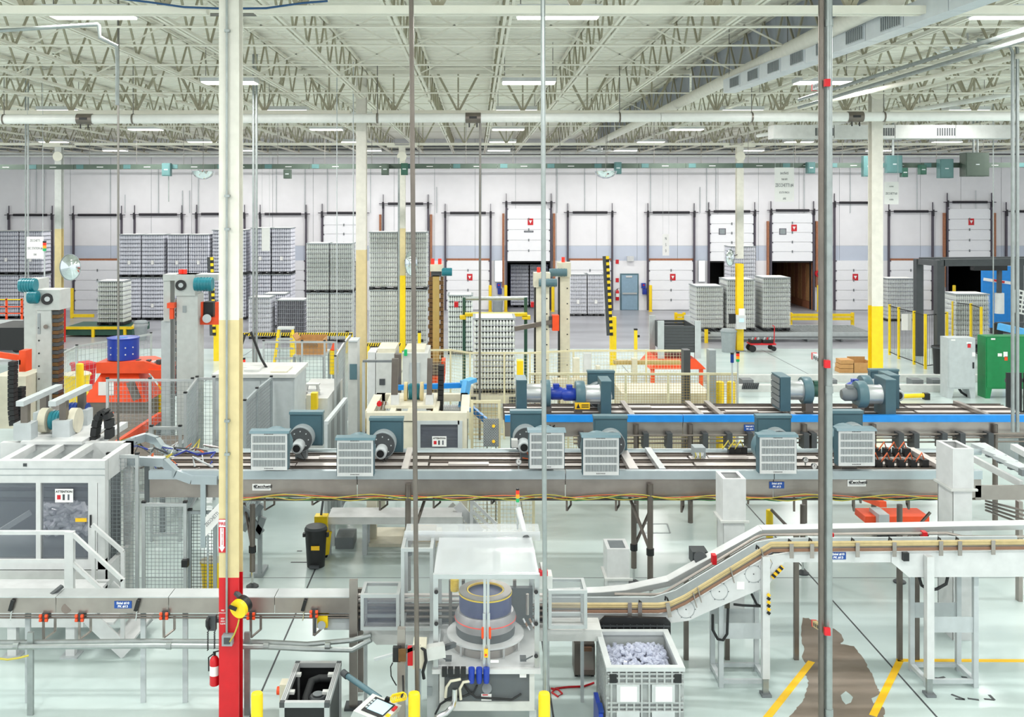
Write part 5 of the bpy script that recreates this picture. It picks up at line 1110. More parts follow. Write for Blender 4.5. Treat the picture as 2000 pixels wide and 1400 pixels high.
# inside: drum roll, bottle heap and shafts
MB().cyl((X_(-50, 15), 15., .95), (X_(172, 15), 15., .95), .2, 20).build('feed_roll', 'grey', E)
mb = MB(); random.seed(5)
for k in range(260):
    px = random.uniform(82, 170); py = random.uniform(985, 1040); yy = 14.75 + random.uniform(0, .4); a = Vector(P_(px, py, yy)); d = Vector((random.uniform(-1, 1), random.uniform(-.5, .5), random.uniform(-.5, .5))).normalized() * .09
    mb.cyl(a - d, a + d, .035, 6)
mb.build('bottles_inside', 'pet', E, kind='stuff')
for py in (955, 975): MB().cyl(P_(-60, py, 14.9), P_(175, py, 14.9), .035, 8).build('drive_shaft', 'dkgrey', E)
MB().beam(P_(-20, 1050, 15.), P_(60, 1000, 15.2), .05, .08).build('lever_arm', 'ltgrey', E); MB().box(xl, xr - .15, 15.3, 15.34, .6, 2.1).build('rear_wall', 'midgrey', E)
def attention(px, py, w, h, Y, label):
    t = thing('attention_sign', label, 'sign', P_(px, py, Y)); k = Y / F
    MB().pbox(px - w / 2, px + w / 2, py - h / 2, py + h / 2, Y - .01, Y).build('plate', 'paper', t)
    text('ATTENTION', h * .16 * k, P_(px, py - h * .3, Y - .012), t, 'textblack', bold=.001)
    MB().pbox(px - w * .39, px - w * .19, py - h * .05, py + h * .28, Y - .013, Y - .01).build('red_square', 'signred', t)
    MB().pbox(px - w * .08, px + w * .04, py - h * .1, py + h * .33, Y - .013, Y - .01).build('pictogram', 'dkgrey', t); MB().pbox(px + w * .2, px + w * .3, py - h * .1, py + h * .33, Y - .013, Y - .01).build('pictogram', 'textgrey', t)
    return t
attention(125, 968, 35, 26, 14.29, 'white attention notice on the tinted window of the left enclosure')
# cable carrier arch
def carrier(label, pts, Y, w=.08, th=.2):
    t = thing('cable_carrier', label, 'cable carrier', P_(*pts[0], Y)); V = [Vector(P_(a, b, Y)) for a, b in pts]
    for a, b in zip(V, V[1:]):
        n = max(1, int((b - a).length / .09))
        for k in range(n): MB().beam(a + (b - a) * (k + .06) / n, a + (b - a) * (k + .94) / n, w, th, up=(0, 1, 0)).build('link', 'rubber', t)
    return t
carrier('black cable carrier arching over the left enclosure roof', [(187, 896), (186, 870), (186, 850), (188, 832), (191, 818), (196, 808), (203, 803), (209, 807), (213, 818), (214, 835), (214, 856)], 15.7, .09, .22)
# ------------------------------------------------------------------ access platform with stairs
Pf = thing('access_platform', 'white steel access platform with hand rails and two steps', 'platform', (X_(60, 13.5), 13.5, 0))
xa, xb = X_(-70, 13.3), X_(178, 13.5); 
MB().box(xa, xb, 13.25, 14.2, .66, .7).build('deck', 'white', Pf); MB().box(xa, xb, 13.23, 13.25, .42, .72).build('fascia', 'white', Pf)
for px in (22, 136): MB().box(X_(px, 13.25) - .06, X_(px, 13.25) + .06, 13.26, 13.36, .02, .66).build('leg', 'white', Pf); MB().box(X_(px, 13.25) - .12, X_(px, 13.25) + .12, 13.2, 13.42, 0, .02).build('foot_plate', 'ltgrey', Pf)
xp = X_(137, 13.3); MB().box(xp - .06, xp + .06, 13.25, 13.33, .7, Z_(1037, 13.3)).build('rail_post', 'white', Pf); MB().box(xa, xp, 13.27, 13.32, Z_(1043, 13.3), Z_(1036, 13.3)).build('hand_rail', 'white', Pf); MB().box(xa, xp, 13.27, 13.32, Z_(1098, 13.3), Z_(1092, 13.3)).build('knee_rail', 'white', Pf)
for pa, pb, yy in (((139, 1040), (240, 1133), 13.28), ((139, 1097), (200, 1153), 13.28), ((180, 1024), (240, 1077), 14.1)): MB().beam(P_(*pa, yy), P_(*pb, yy), .05, .05).build('stair_rail', 'white', Pf)
for px, pt, yy in ((240, 1077, 14.1), (183, 1026, 14.1), (240, 1130, 13.28)): MB().box(X_(px, yy) - .025, X_(px, yy) + .025, yy - .025, yy + .025, .0 if px == 240 else .7, Z_(pt, yy)).build('rail_post', 'white', Pf)
for yy in (13.25, 14.15): MB().beam((xb, yy, .62), (X_(248, 13.25), yy, .06), .03, .2).build('stringer', 'white', Pf)
for k, z in enumerate((.47, .24)): MB().box(xb + .1 + k * .27, xb + .4 + k * .27, 13.27, 14.13, z - .03, z).build('tread', 'white', Pf)
# ------------------------------------------------------------------ alu fences at the left
guard_fence('tall aluminium mesh panel with black corner caps beside the enclosure', gx((212, 14.9), (268, 14.9)), 2.34, pitch=.06)
G = guard_fence('short aluminium mesh gate with a black latch under the conveyor end', gx((281, 14.9), (362, 14.9)), 1.6, pitch=.055)
MB().pbox(354, 366, 1095, 1108, 14.8, 14.9).build('latch', 'black', G)
guard_fence('dark mesh panel between the gate and the near column', gx((371, 15.0), (420, 15.0)), 1.45, 'grey', wire='dkgrey', pitch=.05)
guard_fence('long aluminium mesh fence in front of the orange robot', gx((210, 20.4), (293, 20.4), (376, 20.4)), 2.5, pitch=.08)
guard_fence('low aluminium mesh guard beside the conveyor curve', gx((296, 17.8), (352, 17.8)), 2.1, pitch=.08)
guard_fence('aluminium mesh fence running back from the curve to the right lift tower', gx((362, 18.6), (385, 20.3), (418, 20.3)), 2.55, pitch=.08)
guard_fence('grey mesh fence with plain posts behind the near column', gx((478, 18.4), (502, 19.6), (530, 20.9)), 2.45, 'grey', wire='midgrey')
guard_fence('aluminium rail fence beyond the orange robot', gx((105, 24.5), (150, 26.5), (295, 29.)), 2.3, pitch=.14)
guard_fence('mesh fence around the cardboard box and stepladder', gx((515, 27.), (590, 27.), (634, 27.), (655, 27.)), 2.35, 'ltgrey', pitch=.1, wire='midgrey')
guard_fence('mesh fence with a gate handle leading back to the tan column', gx((655, 24.), (672, 26.5), (684, 28.)), 2.4, 'alu', pitch=.1)
# ribbed steel panel in the aisle
t = thing('ribbed_screen', 'slanted grey ribbed steel screen standing in the aisle', 'screen', (X_(645, 18.5), 18.5, 0)); a, b = Vector((X_(637, 18.), 18., 0)), Vector((X_(675, 20.2), 20.2, 0))
for k in range(7):
    p, q = a + (b - a) * k / 7, a + (b - a) * (k + .9) / 7; MB().add([p + Vector((0, 0, .1)), q + Vector((0, 0, .1)), q + Vector((0, 0, 2.1)), p + Vector((0, 0, 2.1)), p + Vector((.04, .02, .1)), q + Vector((.04, .02, .1)), q + Vector((.04, .02, 2.1)), p + Vector((.04, .02, 2.1))], [(0, 1, 2, 3), (7, 6, 5, 4), (0, 4, 5, 1), (1, 5, 6, 2), (2, 6, 7, 3), (3, 7, 4, 0)]).build('rib_panel', 'midgrey' if k % 2 else 'grey', t)
MB().beam(a + Vector((0, 0, 2.12)), b + Vector((0, 0, 2.12)), .08, .06).build('top_rail', 'ltgrey', t)
for p in (a, b): MB().box(p.x - .03, p.x + .03, p.y - .03, p.y + .03, 0, 2.1).build('post', 'ltgrey', t)
# leaning white sign and yellow tub behind the fence
t = thing('leaning_sign', 'white sign board leaning beside the near column', 'sign', P_(415, 1040, 14.7))
MB().add([P_(401, 1010, 14.7), P_(428, 982, 14.75), P_(428, 1018, 14.75), P_(401, 1048, 14.7), P_(401, 1010, 14.72), P_(428, 982, 14.77), P_(428, 1018, 14.77), P_(401, 1048, 14.72)], [(0, 1, 2, 3), (7, 6, 5, 4), (0, 4, 5, 1), (1, 5, 6, 2), (2, 6, 7, 3), (3, 7, 4, 0)]).build('board', 'paper', t)
text('ZECCHETTI', .055, P_(414, 1014, 14.68), t, 'textgrey', rot=-.8, wide=.7); MB().box(X_(404, 14.74), X_(407, 14.74), 14.74, 14.77, 0, Z_(1046, 14.74)).build('stake', 'grey', t)
t = thing('yellow_tub', 'yellow plastic tub behind the dark mesh panel', 'tub', (X_(414, 15.4), 15.4, 0)); MB().lathe([(.14, 0), (.17, .5), (.185, .5), (.185, .54), (.16, .54)], 16, (X_(414, 15.4), 15.4, 0)).build('tub', 'yellow', t); MB().lathe([(.185, .54), (.1, .58)], 16, (X_(414, 15.4), 15.4, 0)).build('lid', 'machine', t)
# curved conveyor end tray at the left of the long conveyor
t = thing('curved_tray', 'pale curved cable tray winding round the left end of the long conveyor', 'cable tray', P_(300, 870, 16.))
for w_, pth in ((.09, [(420, 884, 16.5), (340, 883, 16.55), (318, 876, 16.6), (306, 860, 16.7), (285, 853, 16.8), (262, 860, 16.6), (215, 880, 16.2), (200, 890, 15.7), (212, 898, 15.4), (270, 900, 15.2), (322, 902, 15.1), (345, 925, 14.97), (375, 936, 14.96), (425, 937, 14.96)]),):
    V = [P_(*q) for q in pth]
    for a, b in zip(V, V[1:]): MB().beam(a, b, w_, .13).build('tray_section', 'ledge', t)
MB().box(X_(392, 14.94), X_(402, 14.94), 14.92, 14.97, .9, Z_(940, 14.95)).build('drop_leg', 'ledge', t)
random.seed(11)
t = thing('wire_clutter', 'tangle of wires, brackets and air tubes on the left conveyor end', 'wiring', P_(300, 890, 16.2))
for k in range(34):
    px, py = random.uniform(230, 420), random.uniform(872, 915); yy = 1900 * 4.2 / (py - 395) ; a = Vector(P_(px, py, yy)); 
    MB().tube([a, a + Vector((random.uniform(-.2, .2), random.uniform(-.2, .2), random.uniform(.02, .15))), a + Vector((random.uniform(-.4, .4), random.uniform(-.2, .2), .0))], random.uniform(.008, .02), 5).build('wire', random.choice(('cable_o', 'bag', 'white', 'dkgrey', 'steel', 'cable_y', 'ltgrey')), t)
# ------------------------------------------------------------------ lift towers
def disc(px, py, r, Y, par):
    a = MB().cyl(P_(px, py, Y - .05), P_(px, py, Y), r, 18).build('end_disc', 'black', par); MB().cyl(P_(px, py, Y - .07), P_(px, py, Y - .05), r * .45, 12).build('hub', 'ltgrey', a)
Y = 22.
T1 = thing('lift_tower', 'pale lift tower with teal motors at the far left', 'lift tower', (X_(85, Y), Y, 0))
MB().box(X_(72, Y), X_(100, Y), Y, Y + .5, 0, Z_(605, Y)).build('front_column', 'machgrey', T1); MB().box(X_(68, Y), X_(118, Y), Y - .05, Y + .55, Z_(605, Y), Z_(566, Y)).build('head_block', 'machgrey', T1)
MB().box(X_(47, Y + .8), X_(70, Y + .8), Y + .8, Y + 1.3, 0, Z_(572, Y + .8)).build('rear_column', 'machgrey', T1); MB().box(X_(48, Y + .8), X_(76, Y + .8), Y + .75, Y + 1.35, Z_(572, Y + .8), Z_(545, Y + .8)).build('rear_head', 'machgrey', T1)
for k in range(24):
    z = Z_(600, Y) - k * .09; MB().box(X_(100, Y), X_(112, Y), Y + .05, Y + .35, z - .08, z).build('chain_link', 'dkgrey' if k % 2 else 'browniron', T1)
disc(92, 584, .13, Y - .05, T1); motor(T1, P_(55, 557, 21.9), .15, .35, 'x'); motor(T1, P_(65, 580, 21.8), .14, .2, 'x')
for k in range(6): MB().cyl(P_(76, 640 + 25 * k, Y - .02), P_(76, 640 + 25 * k, Y), .02, 8).build('bolt_hole', 'black', T1)
MB().cyl(P_(89, 638, Y - .1), P_(89, 638, Y), .05, 8).build('clamp', 'steeldk', T1); MB().box(X_(74, Y), X_(79, Y), Y - .02, Y, Z_(652, Y), Z_(612, Y)).build('slot_bar', 'grey', T1)
T2 = thing('lift_tower', 'pale portal lift tower with a red beacon beside the near column', 'lift tower', (X_(360, Y), Y, 0))
MB().box(X_(345, Y), X_(386, Y), Y, Y + .5, 0, Z_(575, Y)).build('main_column', 'machgrey', T2); MB().box(X_(318, Y), X_(425, Y), Y, Y + .5, Z_(548, Y), Z_(536, Y)).build('top_beam', 'machgrey', T2)
MB().box(X_(343, Y), X_(382, Y), Y - .06, Y + .5, Z_(577, Y), Z_(536, Y)).build('head_block', 'machgrey', T2); MB().box(X_(318, Y), X_(331, Y), Y + .05, Y + .4, Z_(628, Y), Z_(548, Y)).build('side_post', 'machgrey', T2); MB().box(X_(312, Y), X_(330, Y), Y + .1, Y + .45, 0, Z_(628, Y)).build('side_post', 'ltgrey', T2)
disc(353, 557, .12, Y - .06, T2); motor(T2, P_(398, 555, Y - .2), .15, .4, 'x')
for px in (353, 361): MB().cyl(P_(px, 536, Y + .2), P_(px, 526, Y + .2), .05, 10).build('beacon', 'redlamp', T2)
MB().box(X_(357, Y), X_(364, Y), Y - .02, Y, Z_(610, Y), Z_(597, Y)).build('slot_bar', 'grey', T2)
for k in range(22):
    z = Z_(585, Y) - k * .1; MB().box(X_(341, Y), X_(345, Y), Y + .05, Y + .3, z - .09, z).build('chain_link', 'dkgrey' if k % 2 else 'steeldk', T2)
t = thing('gripper_carriage', 'orange-red gripper carriage with black belts beside the portal tower', 'carriage', P_(405, 625, 22.3)); MB().pbox(386, 432, 620, 634, 22.2, 22.8).build('frame', 'orange', t)
for px in (388, 420): MB().pbox(px, px + 8, 590, 622, 22.25, 22.4).build('upright', 'orange', t)
MB().pbox(396, 416, 590, 618, 22.3, 22.6).build('drive', 'black', t); MB().cyl(P_(404, 622, 22.1), P_(404, 622, 22.3), .1, 14).build('wheel', 'ltgrey', t)
MB().pbox(326, 340, 592, 602, 21.85, 22.05).build('claw', 'orange', t); MB().pbox(331, 338, 600, 623, 21.9, 22.0).build('claw', 'orange', t)
t = thing('gripper_carriage', 'orange gripper frame with black belt at the far left tower', 'carriage', P_(20, 720, 21.)); MB().beam(P_(-30, 688, 21), P_(48, 700, 21.3), .1, .12).build('arm', 'orange', t); MB().pbox(37, 50, 685, 726, 21.2, 21.5).build('plate', 'orange', t)
MB().pbox(-30, 40, 703, 712, 21.2, 21.5).build('bar', 'ltgrey', t); MB().box(X_(-30, 21.2), X_(38, 21.2), 21.5, 22.5, 1.2, Z_(740, 21.2)).build('bed', 'machine', t); MB().box(X_(-30, 21.2), X_(-26, 21.2), 21.3, 21.5, 0, Z_(700, 21.2)).build('stand', 'grey', t)
carrier('black chain hanging beside the far left tower', [(26, 705), (25, 740), (25, 800), (28, 830)], 20.9, .13, .2); carrier('second black chain behind the left chain', [(41, 755), (40, 800), (36, 825)], 21.2, .13, .2)
solo(MB().pbox(-30, 46, 640, 684, 24.5, 26.0), 'machine_cover', 'black', 'black machine cover behind the left tower', 'machine cover')
# orange robot with blue drum
Y = 22.6
R_ = thing('palletising_robot', 'orange robot base with a sloped body and thick arm', 'robot', (X_(230, Y), Y, 0)); x0, x1 = X_(160, Y), X_(285, Y); zb, ztp = Z_(786, Y), Z_(734, Y)
MB().add([(x0, Y, zb), (x1, Y, zb), (x1, Y + 1.2, zb), (x0, Y + 1.2, zb), (X_(185, Y), Y + .4, ztp), (X_(258, Y), Y + .4, ztp), (X_(258, Y), Y + .9, ztp), (X_(185, Y), Y + .9, ztp)], [(0, 3, 2, 1), (4, 5, 6, 7), (0, 1, 5, 4), (1, 2, 6, 5), (2, 3, 7, 6), (3, 0, 4, 7)]).build('sloped_body', 'orange', R_)
MB().box(x0 + .1, x1 - .1, Y + .05, Y + 1.2, 0, zb).build('pedestal', 'steeldk', R_)
MB().prism([(X_(181, Y), Z_(732, Y)), (X_(181, Y), Z_(711, Y)), (X_(275, Y), Z_(708, Y)), (X_(300, Y), Z_(716, Y)), (X_(338, Y), Z_(724, Y)), (X_(338, Y), Z_(732, Y))], 'y', Y + .2, Y + 1.).build('arm', 'orange', R_)
MB().prism([(X_(285, Y), Z_(724, Y)), (X_(338, Y), Z_(724, Y)), (X_(338, Y), Z_(773, Y)), (X_(322, Y), Z_(770, Y))], 'y', Y + .1, Y + .6).build('bracket', 'orange', R_)
MB().pbox(192, 222, 746, 772, Y + .08, Y + .1).build('notice', 'paper', R_); mb = MB()
for k in range(7): MB().pbox(255 + 10 * k, 262 + 10 * k, 706 - k % 2 * 3, 714, Y + .3, Y + .45).build('fitting', 'dkgrey' if k % 2 else 'ltgrey', R_)
MB().beam(P_(254, 745, Y - .1), P_(268, 780, Y - .1), .15, .15).build('gear_unit', 'steeldk', R_)
D_ = thing('blue_drum', 'shiny blue steel drum standing on the orange robot arm', 'drum', (X_(222, Y), Y + .62, Z_(711, Y) + .03)); r = .36
MB().lathe([(r, 0), (r, .48), (r * 1.04, .49), (r * 1.04, .51), (r * .97, .515)], 32, (X_(222, Y), Y + .62, Z_(711, Y) + .03)).build('shell', 'blue', D_); MB().cyl((X_(222, Y), Y + .62, Z_(711, Y) + .5), (X_(222, Y), Y + .62, Z_(711, Y) + .525), r * .95, 28).build('lid', 'dkgrey', D_)
for a in (-2.6, -2.1, -1.57, -1.1, -.6):
    for z in (.17, .33): MB().cyl((X_(222, Y) + r * .99 * math.cos(a), Y + .62 + r * .99 * math.sin(a), Z_(711, Y) + z), (X_(222, Y) + r * 1.03 * math.cos(a), Y + .62 + r * 1.03 * math.sin(a), Z_(711, Y) + z), .018, 8).build('bolt', 'white', D_)
for k in range(4): MB().cyl((X_(222, Y) - .1 + k * .07, Y + .5, Z_(711, Y) + .525), (X_(222, Y) - .1 + k * .07, Y + .5, Z_(711, Y) + .56), .03, 8).build('lid_fitting', 'skyblue', D_)
# infeed conveyors under the robot (dark roller beds)
for px0, px1, Ya, Yb_, z, lb in ((220, 314, 18.2, 20.2, 1.35, 'dark roller bed in front of the orange robot'), (95, 205, 18.4, 21.6, 1.5, 'roller bed with orange frame left of the orange robot')):
    t = thing('roller_bed', lb, 'conveyor', (X_((px0 + px1) / 2, Ya), Ya, 0)); x0, x1 = X_(px0, Ya), X_(px1, Ya)
    for x in (x0, x1): MB().box(x - .04, x + .04, Ya, Yb_, z - .15, z + .04).build('side_rail', 'orange' if 'orange frame' in lb else 'grey', t)
    mb = MB(); y = Ya + .1
    while y < Yb_: mb.cyl((x0, y, z), (x1, y, z), .04, 8); y += .13
    mb.build('rollers', 'steeldk', t, kind='stuff')
    for x in (x0, x1):
        for y in (Ya + .1, Yb_ - .1): MB().box(x - .04, x + .04, y - .04, y + .04, 0, z - .15).build('leg', 'midgrey', t)
t = thing('red_bin', 'red plastic bin beyond the aluminium rail fence', 'bin', (X_(163, 31), 31, 0)); MB().lathe([(.32, 0), (.4, 1.), (.44, 1.), (.44, 1.06), (.38, 1.06)], 4, (X_(163, 31), 31, 0)).build('bin', 'red', t); MB().lathe([(.44, 1.06), (.42, 1.1)], 4, (X_(163, 31), 31, 0)).build('rim', 'red', t)
t = thing('yellow_bin', 'pale yellow plastic bin beside the red bin', 'bin', (X_(152, 30), 30, 0)); MB().lathe([(.3, 0), (.38, .95), (.42, .95), (.42, 1.), (.36, 1.)], 18, (X_(150, 29.5), 29.5, 0)).build('bin', 'yellow', t); MB().lathe([(.42, 1.), (.38, 1.03)], 18, (X_(150, 29.5), 29.5, 0)).build('rim', 'machine', t)
bollard(X_(156, 26.), 26., 1.9, .1, 'slim yellow post behind the orange robot'); bollard(X_(312, 23.9), 23.9, 1.75, .05, 'thin yellow post under the robot bracket, left one'); bollard(X_(322, 23.9), 23.9, 1.7, .05, 'thin yellow post under the robot bracket, right one')
# ------------------------------------------------------------------ centre
def block(name, label, cat, boxes):
    """boxes: (part, px0, px1, py0, py1, Y0, Y1, mat); things reach the floor with the first box"""
    b0 = boxes[0]; t = thing(name, label, cat, (X_((b0[1] + b0[2]) / 2, b0[5]), b0[5], 0))
    for i, (nm, a, b, c, d, y0, y1, m) in enumerate(boxes):
        mb = MB().pbox(a, b, c, d, y0, y1) if d is not None else MB().box(X_(a, y0), X_(b, y0), y0, y1, 0, Z_(c, y0))
        mb.build(nm, m, t)
    return t
t = block('grey_cabinet', 'long light grey machine cabinet behind the near column', 'cabinet', [('body', 415, 575, 738, None, 21.2, 22.6, 'ltgrey'), ('top_plate', 413, 577, 731, 738, 21.1, 22.7, 'offwhite'), ('door', 418, 508, 744, 860, 21.18, 21.2, 'ltgrey'), ('door', 511, 572, 744, 860, 21.18, 21.2, 'ltgrey'), ('top_box', 476, 505, 722, 731, 21.4, 22., 'offwhite'), ('top_box', 528, 560, 725, 731, 21.3, 22., 'machine')])
t = thing('stepladder', 'yellow stepladder with a white top cap', 'ladder', (X_(558, 33), 33, 0)); Yl = 33.
zt_ = Z_(643, Yl)
for s in (-1, 1):
    MB().beam((X_(558, Yl) + s * .42, Yl - .35, 0), (X_(558, Yl) + s * .23, Yl, zt_), .09, .05).build('rail', 'yellow', t); MB().beam((X_(558, Yl) + s * .4, Yl + .8, 0), (X_(558, Yl) + s * .2, Yl + .1, zt_), .05, .04).build('rear_rail', 'ltgrey', t)
    MB().box(X_(558, Yl) + s * .42 - .06, X_(558, Yl) + s * .42 + .06, Yl - .42, Yl - .3, 0, .12).build('foot', 'black', t)
for k in range(1, 6):
    f = k / 6; w = .42 - .19 * f; MB().box(X_(558, Yl) - w, X_(558, Yl) + w, Yl - .35 * (1 - f) - .05, Yl - .35 * (1 - f) + .05, zt_ * f - .03, zt_ * f + .03).build('step', 'alu', t)
MB().box(X_(558, Yl) - .27, X_(558, Yl) + .27, Yl - .08, Yl + .2, zt_, zt_ + .08).build('top_cap', 'white', t)
t = thing('packing_table', 'steel table behind the mesh fence carrying a cardboard box', 'table', (X_(602, 29), 29, 0)); MB().box(X_(572, 29), X_(634, 29), 29, 30.2, Z_(694, 29) - .05, Z_(694, 29)).build('top', 'ltgrey', t)
for px in (574, 632):
    for y in (29.05, 30.1): MB().box(X_(px, 29) - .04, X_(px, 29) + .04, y, y + .06, 0, Z_(694, 29) - .05).build('leg', 'grey', t)
t = thing('cardboard_box', 'large open brown cardboard box on the steel table', 'box', (X_(603, 29), 29.1, Z_(694, 29))); x0, x1, z0 = X_(577, 29), X_(630, 29), Z_(694, 29)
for a in ((x0, x1, 29.15, 29.17, z0, z0 + .42), (x0, x1, 29.9, 29.92, z0, z0 + .5), (x0, x0 + .02, 29.17, 29.9, z0, z0 + .45), (x1 - .02, x1, 29.17, 29.9, z0, z0 + .45)): MB().box(*a).build('side', 'card', t)
MB().cbox(((x0 + x1) / 2, 29.0, z0 + .36), .5, .3, .02, 0, -.8).build('flap', 'wood', t); MB().cbox((x0 - .05, 29.5, z0 + .48), .02, .7, .25, 0, 0, -.6).build('flap', 'card', t)
t = thing('traffic_cone', 'small orange cone on the yellow drum stand', 'cone', P_(652, 682, 29)); MB().lathe([(.09, 0), (.02, .22)], 12, P_(652, 682, 29)).build('cone', 'orange', t); MB().lathe([(.12, -.02), (.12, 0)], 4, P_(652, 682, 29)).build('base', 'orange', t)
t = thing('drum_stand', 'yellow drum on a stand behind the mesh fence', 'drum', (X_(652, 29), 29, 0)); MB().cyl((X_(652, 29), 29, Z_(730, 29)), (X_(652, 29), 29, Z_(684, 29)), .13, 16).build('drum', 'yellow', t); MB().cyl((X_(652, 29), 29, 0), (X_(652, 29), 29, Z_(730, 29)), .05, 8).build('stand', 'grey', t); MB().lathe([(.24, 0), (.24, .03)], 14, (X_(652, 29), 29, 0)).build('base', 'grey', t)
t = thing('step_stool', 'small white step stool on the grey machine bed', 'stool', P_(610, 775, 23.6)); Ys = 23.6
for s in (-1, 1): MB().beam(P_(610 + s * 15, 776, Ys), P_(610 + s * 10, 750, Ys), .05, .05).build('leg', 'white', t); MB().beam(P_(610 + s * 13, 774, Ys + .35), P_(610 + s * 9, 750, Ys + .05), .05, .05).build('leg', 'white', t)
for py, w in ((750, 13), (763, 13)): MB().pbox(610 - w, 610 + w, py, py + 3, Ys - .05, Ys + .15).build('step', 'white', t)
block('machine_bed', 'low grey machine bed in the aisle with yellow guard', 'machine', [('bed', 572, 640, 778, None, 23.2, 25.8, 'offwhite'), ('yellow_guard', 607, 619, 768, 800, 23.0, 23.2, 'yellow'), ('cover', 598, 607, 772, 800, 23.0, 23.2, 'machine')])
block('control_tower', 'tall narrow grey cabinet with a teal panel beside the tan column', 'cabinet', [('body', 680, 698, 668, None, 24.2, 24.7, 'offwhite'), ('panel', 683, 697, 711, 741, 24.17, 24.2, 'tealt'), ('top', 680, 698, 665, 668, 24.15, 24.75, 'ltgrey')])
solo(MB().tube([P_(470, 680, 22), P_(478, 655, 22), P_(490, 648, 22), P_(510, 700, 22), P_(520, 717, 22), (X_(521, 22), 22, 2.46)], .03), 'air_hose', 'black', 'black hose looping down beside the near column top', 'hose')
# white machine housings between column and masts
block('machine_housing', 'boxy white machine housing beside the tan column', 'machine', [('body', 733, 770, 690, None, 23.8, 25.2, 'offwhite'), ('lid', 737, 772, 681, 690, 23.9, 25., 'machine'), ('side_box', 718, 734, 688, None, 23.8, 24.6, 'white'), ('vent', 741, 752, 740, 752, 23.78, 23.8, 'dkgrey')])
block('machine_housing', 'white machine housing with a louvred door and domed vent', 'machine', [('body', 786, 836, 690, None, 23.6, 25., 'offwhite'), ('lid', 790, 829, 682, 690, 23.8, 24.8, 'machine'), ('door', 800, 820, 708, 745, 23.58, 23.6, 'ltgrey'), ('lamp_box', 789, 795, 683, 695, 23.5, 23.6, 'greenlamp')])
t = thing('gantry_post', 'grey gantry with a thick post and thin crossbar', 'gantry', (X_(776, 20.8), 20.8, 0)); MB().box(X_(770, 20.8), X_(783, 20.8), 20.8, 21., 0, Z_(692, 20.8)).build('post', 'steeldk', t); MB().box(X_(708, 20.8), X_(776, 20.8), 20.82, 20.9, Z_(708, 20.8), Z_(704, 20.8)).build('crossbar', 'midgrey', t); MB().box(X_(707, 20.8), X_(712, 20.8), 20.82, 20.9, 0, Z_(708, 20.8)).build('thin_post', 'ltgrey', t)
# cream depalletiser machine
Y = 17.75; M_ = thing('cream_machine', 'cream framed packing machine with a grey window', 'machine', (X_(810, Y), Y, 0)); x0, x1 = X_(716, Y), X_(912, Y); zt_ = Z_(806, Y)
for a, b, c, d in ((716, 912, 806, 822), (716, 912, 884, 900)): MB().pbox(a, b, c, d, Y, Y + .15).build('beam', 'machine', M_)
for a, b in ((716, 735), (897, 912)): MB().box(X_(a, Y), X_(b, Y), Y, Y + .15, 0, Z_(822, Y)).build('post', 'machine', M_)
for a, b in ((716, 735), (897, 912)): MB().box(X_(a, Y), X_(b, Y), Y + 1.7, Y + 1.85, 0, zt_).build('post', 'machine', M_)
for px in (720, 908): MB().beam((X_(px, Y), Y + .15, zt_ - .07), (X_(px, Y), Y + 1.7, zt_ - .07), .16, .14).build('side_beam', 'machine', M_)
MB().box(x0, x1, Y + 1.7, Y + 1.85, zt_ - .14, zt_).build('beam', 'machine', M_)
for px in (765, 800, 850): MB().beam((X_(px, Y), Y + .15, zt_ - .04), (X_(px, Y), Y + 1.7, zt_ - .04), .1, .08).build('roof_bar', 'machine', M_)
w = MB(); [w.pbox(*q, Y - .03, Y + .02) for q in ((808, 897, 822, 829), (808, 897, 875, 884), (808, 821, 829, 875), (894, 903, 822, 884))]; w.build('window_frame', 'ltgrey', M_)
MB().pbox(821, 894, 829, 875, Y + .0, Y + .01).build('window_pane', 'smoke', M_); MB().pbox(735, 808, 824, 884, Y + .02, Y + .04).build('panel', 'machine', M_)
for py in (838, 850, 862): MB().cyl(P_(800, py, Y + .4), P_(895, py + 1, Y + .4), .04, 8).build('shaft', 'dkgrey', M_)
MB().box(x0, x1, Y + 1., Y + 1.05, 1.2, zt_ - .2).build('rear_panel', 'dkgrey', M_)
attention(858, 862, 28, 20, Y - .04, 'white attention notice on the cream machine window')
motor(M_, P_(809, 765, 18.9), .16, .2, 'x'); [MB().lathe([(.19, -.03), (.19, .03)], 22, P_(q, 765, 18.8), 'x').build('belt_wheel', 'tan', M_) for q in (793, 824)]; motor(M_, P_(741, 788, 18.3), .045, .12, 'y', 'red'); MB().box(X_(752, 18.2), X_(850, 18.2), 18.2, 19.3, zt_ - .02, zt_ + .03).build('roof_plate', 'machine', M_)
MB().beam(P_(838, 800, 18.4), P_(840, 700, 18.4), .1, .1).build('guide_post', 'steeldk', M_); MB().pbox(831, 846, 772, 794, 18.3, 18.5).build('post_block', 'white', M_); [MB().tube([P_(738 + 3 * q, 790, 18.4), P_(745 + 3 * q, 782 + q, 18.3), P_(740 + 4 * q, 800, 18.3)], .01, 5).build('wire', 'copper' if q % 2 else 'white', M_) for q in range(5)]
MB().beam(P_(770, 800, 18.4), P_(772, 700, 18.4), .12, .12).build('guide_post', 'steeldk', M_); MB().pbox(763, 779, 772, 794, 18.3, 18.5).build('post_block', 'white', M_)
carrier('black cable carrier standing upright behind the cream machine', [(860, 800), (861, 760), (862, 712)], 18.9, .11, .2)
for k in range(9): MB().cyl(P_(868 + 4 * k, 802, 18.9), P_(866 + 4 * k, 792, 20.), .025, 8).build('roller', 'alu', M_)
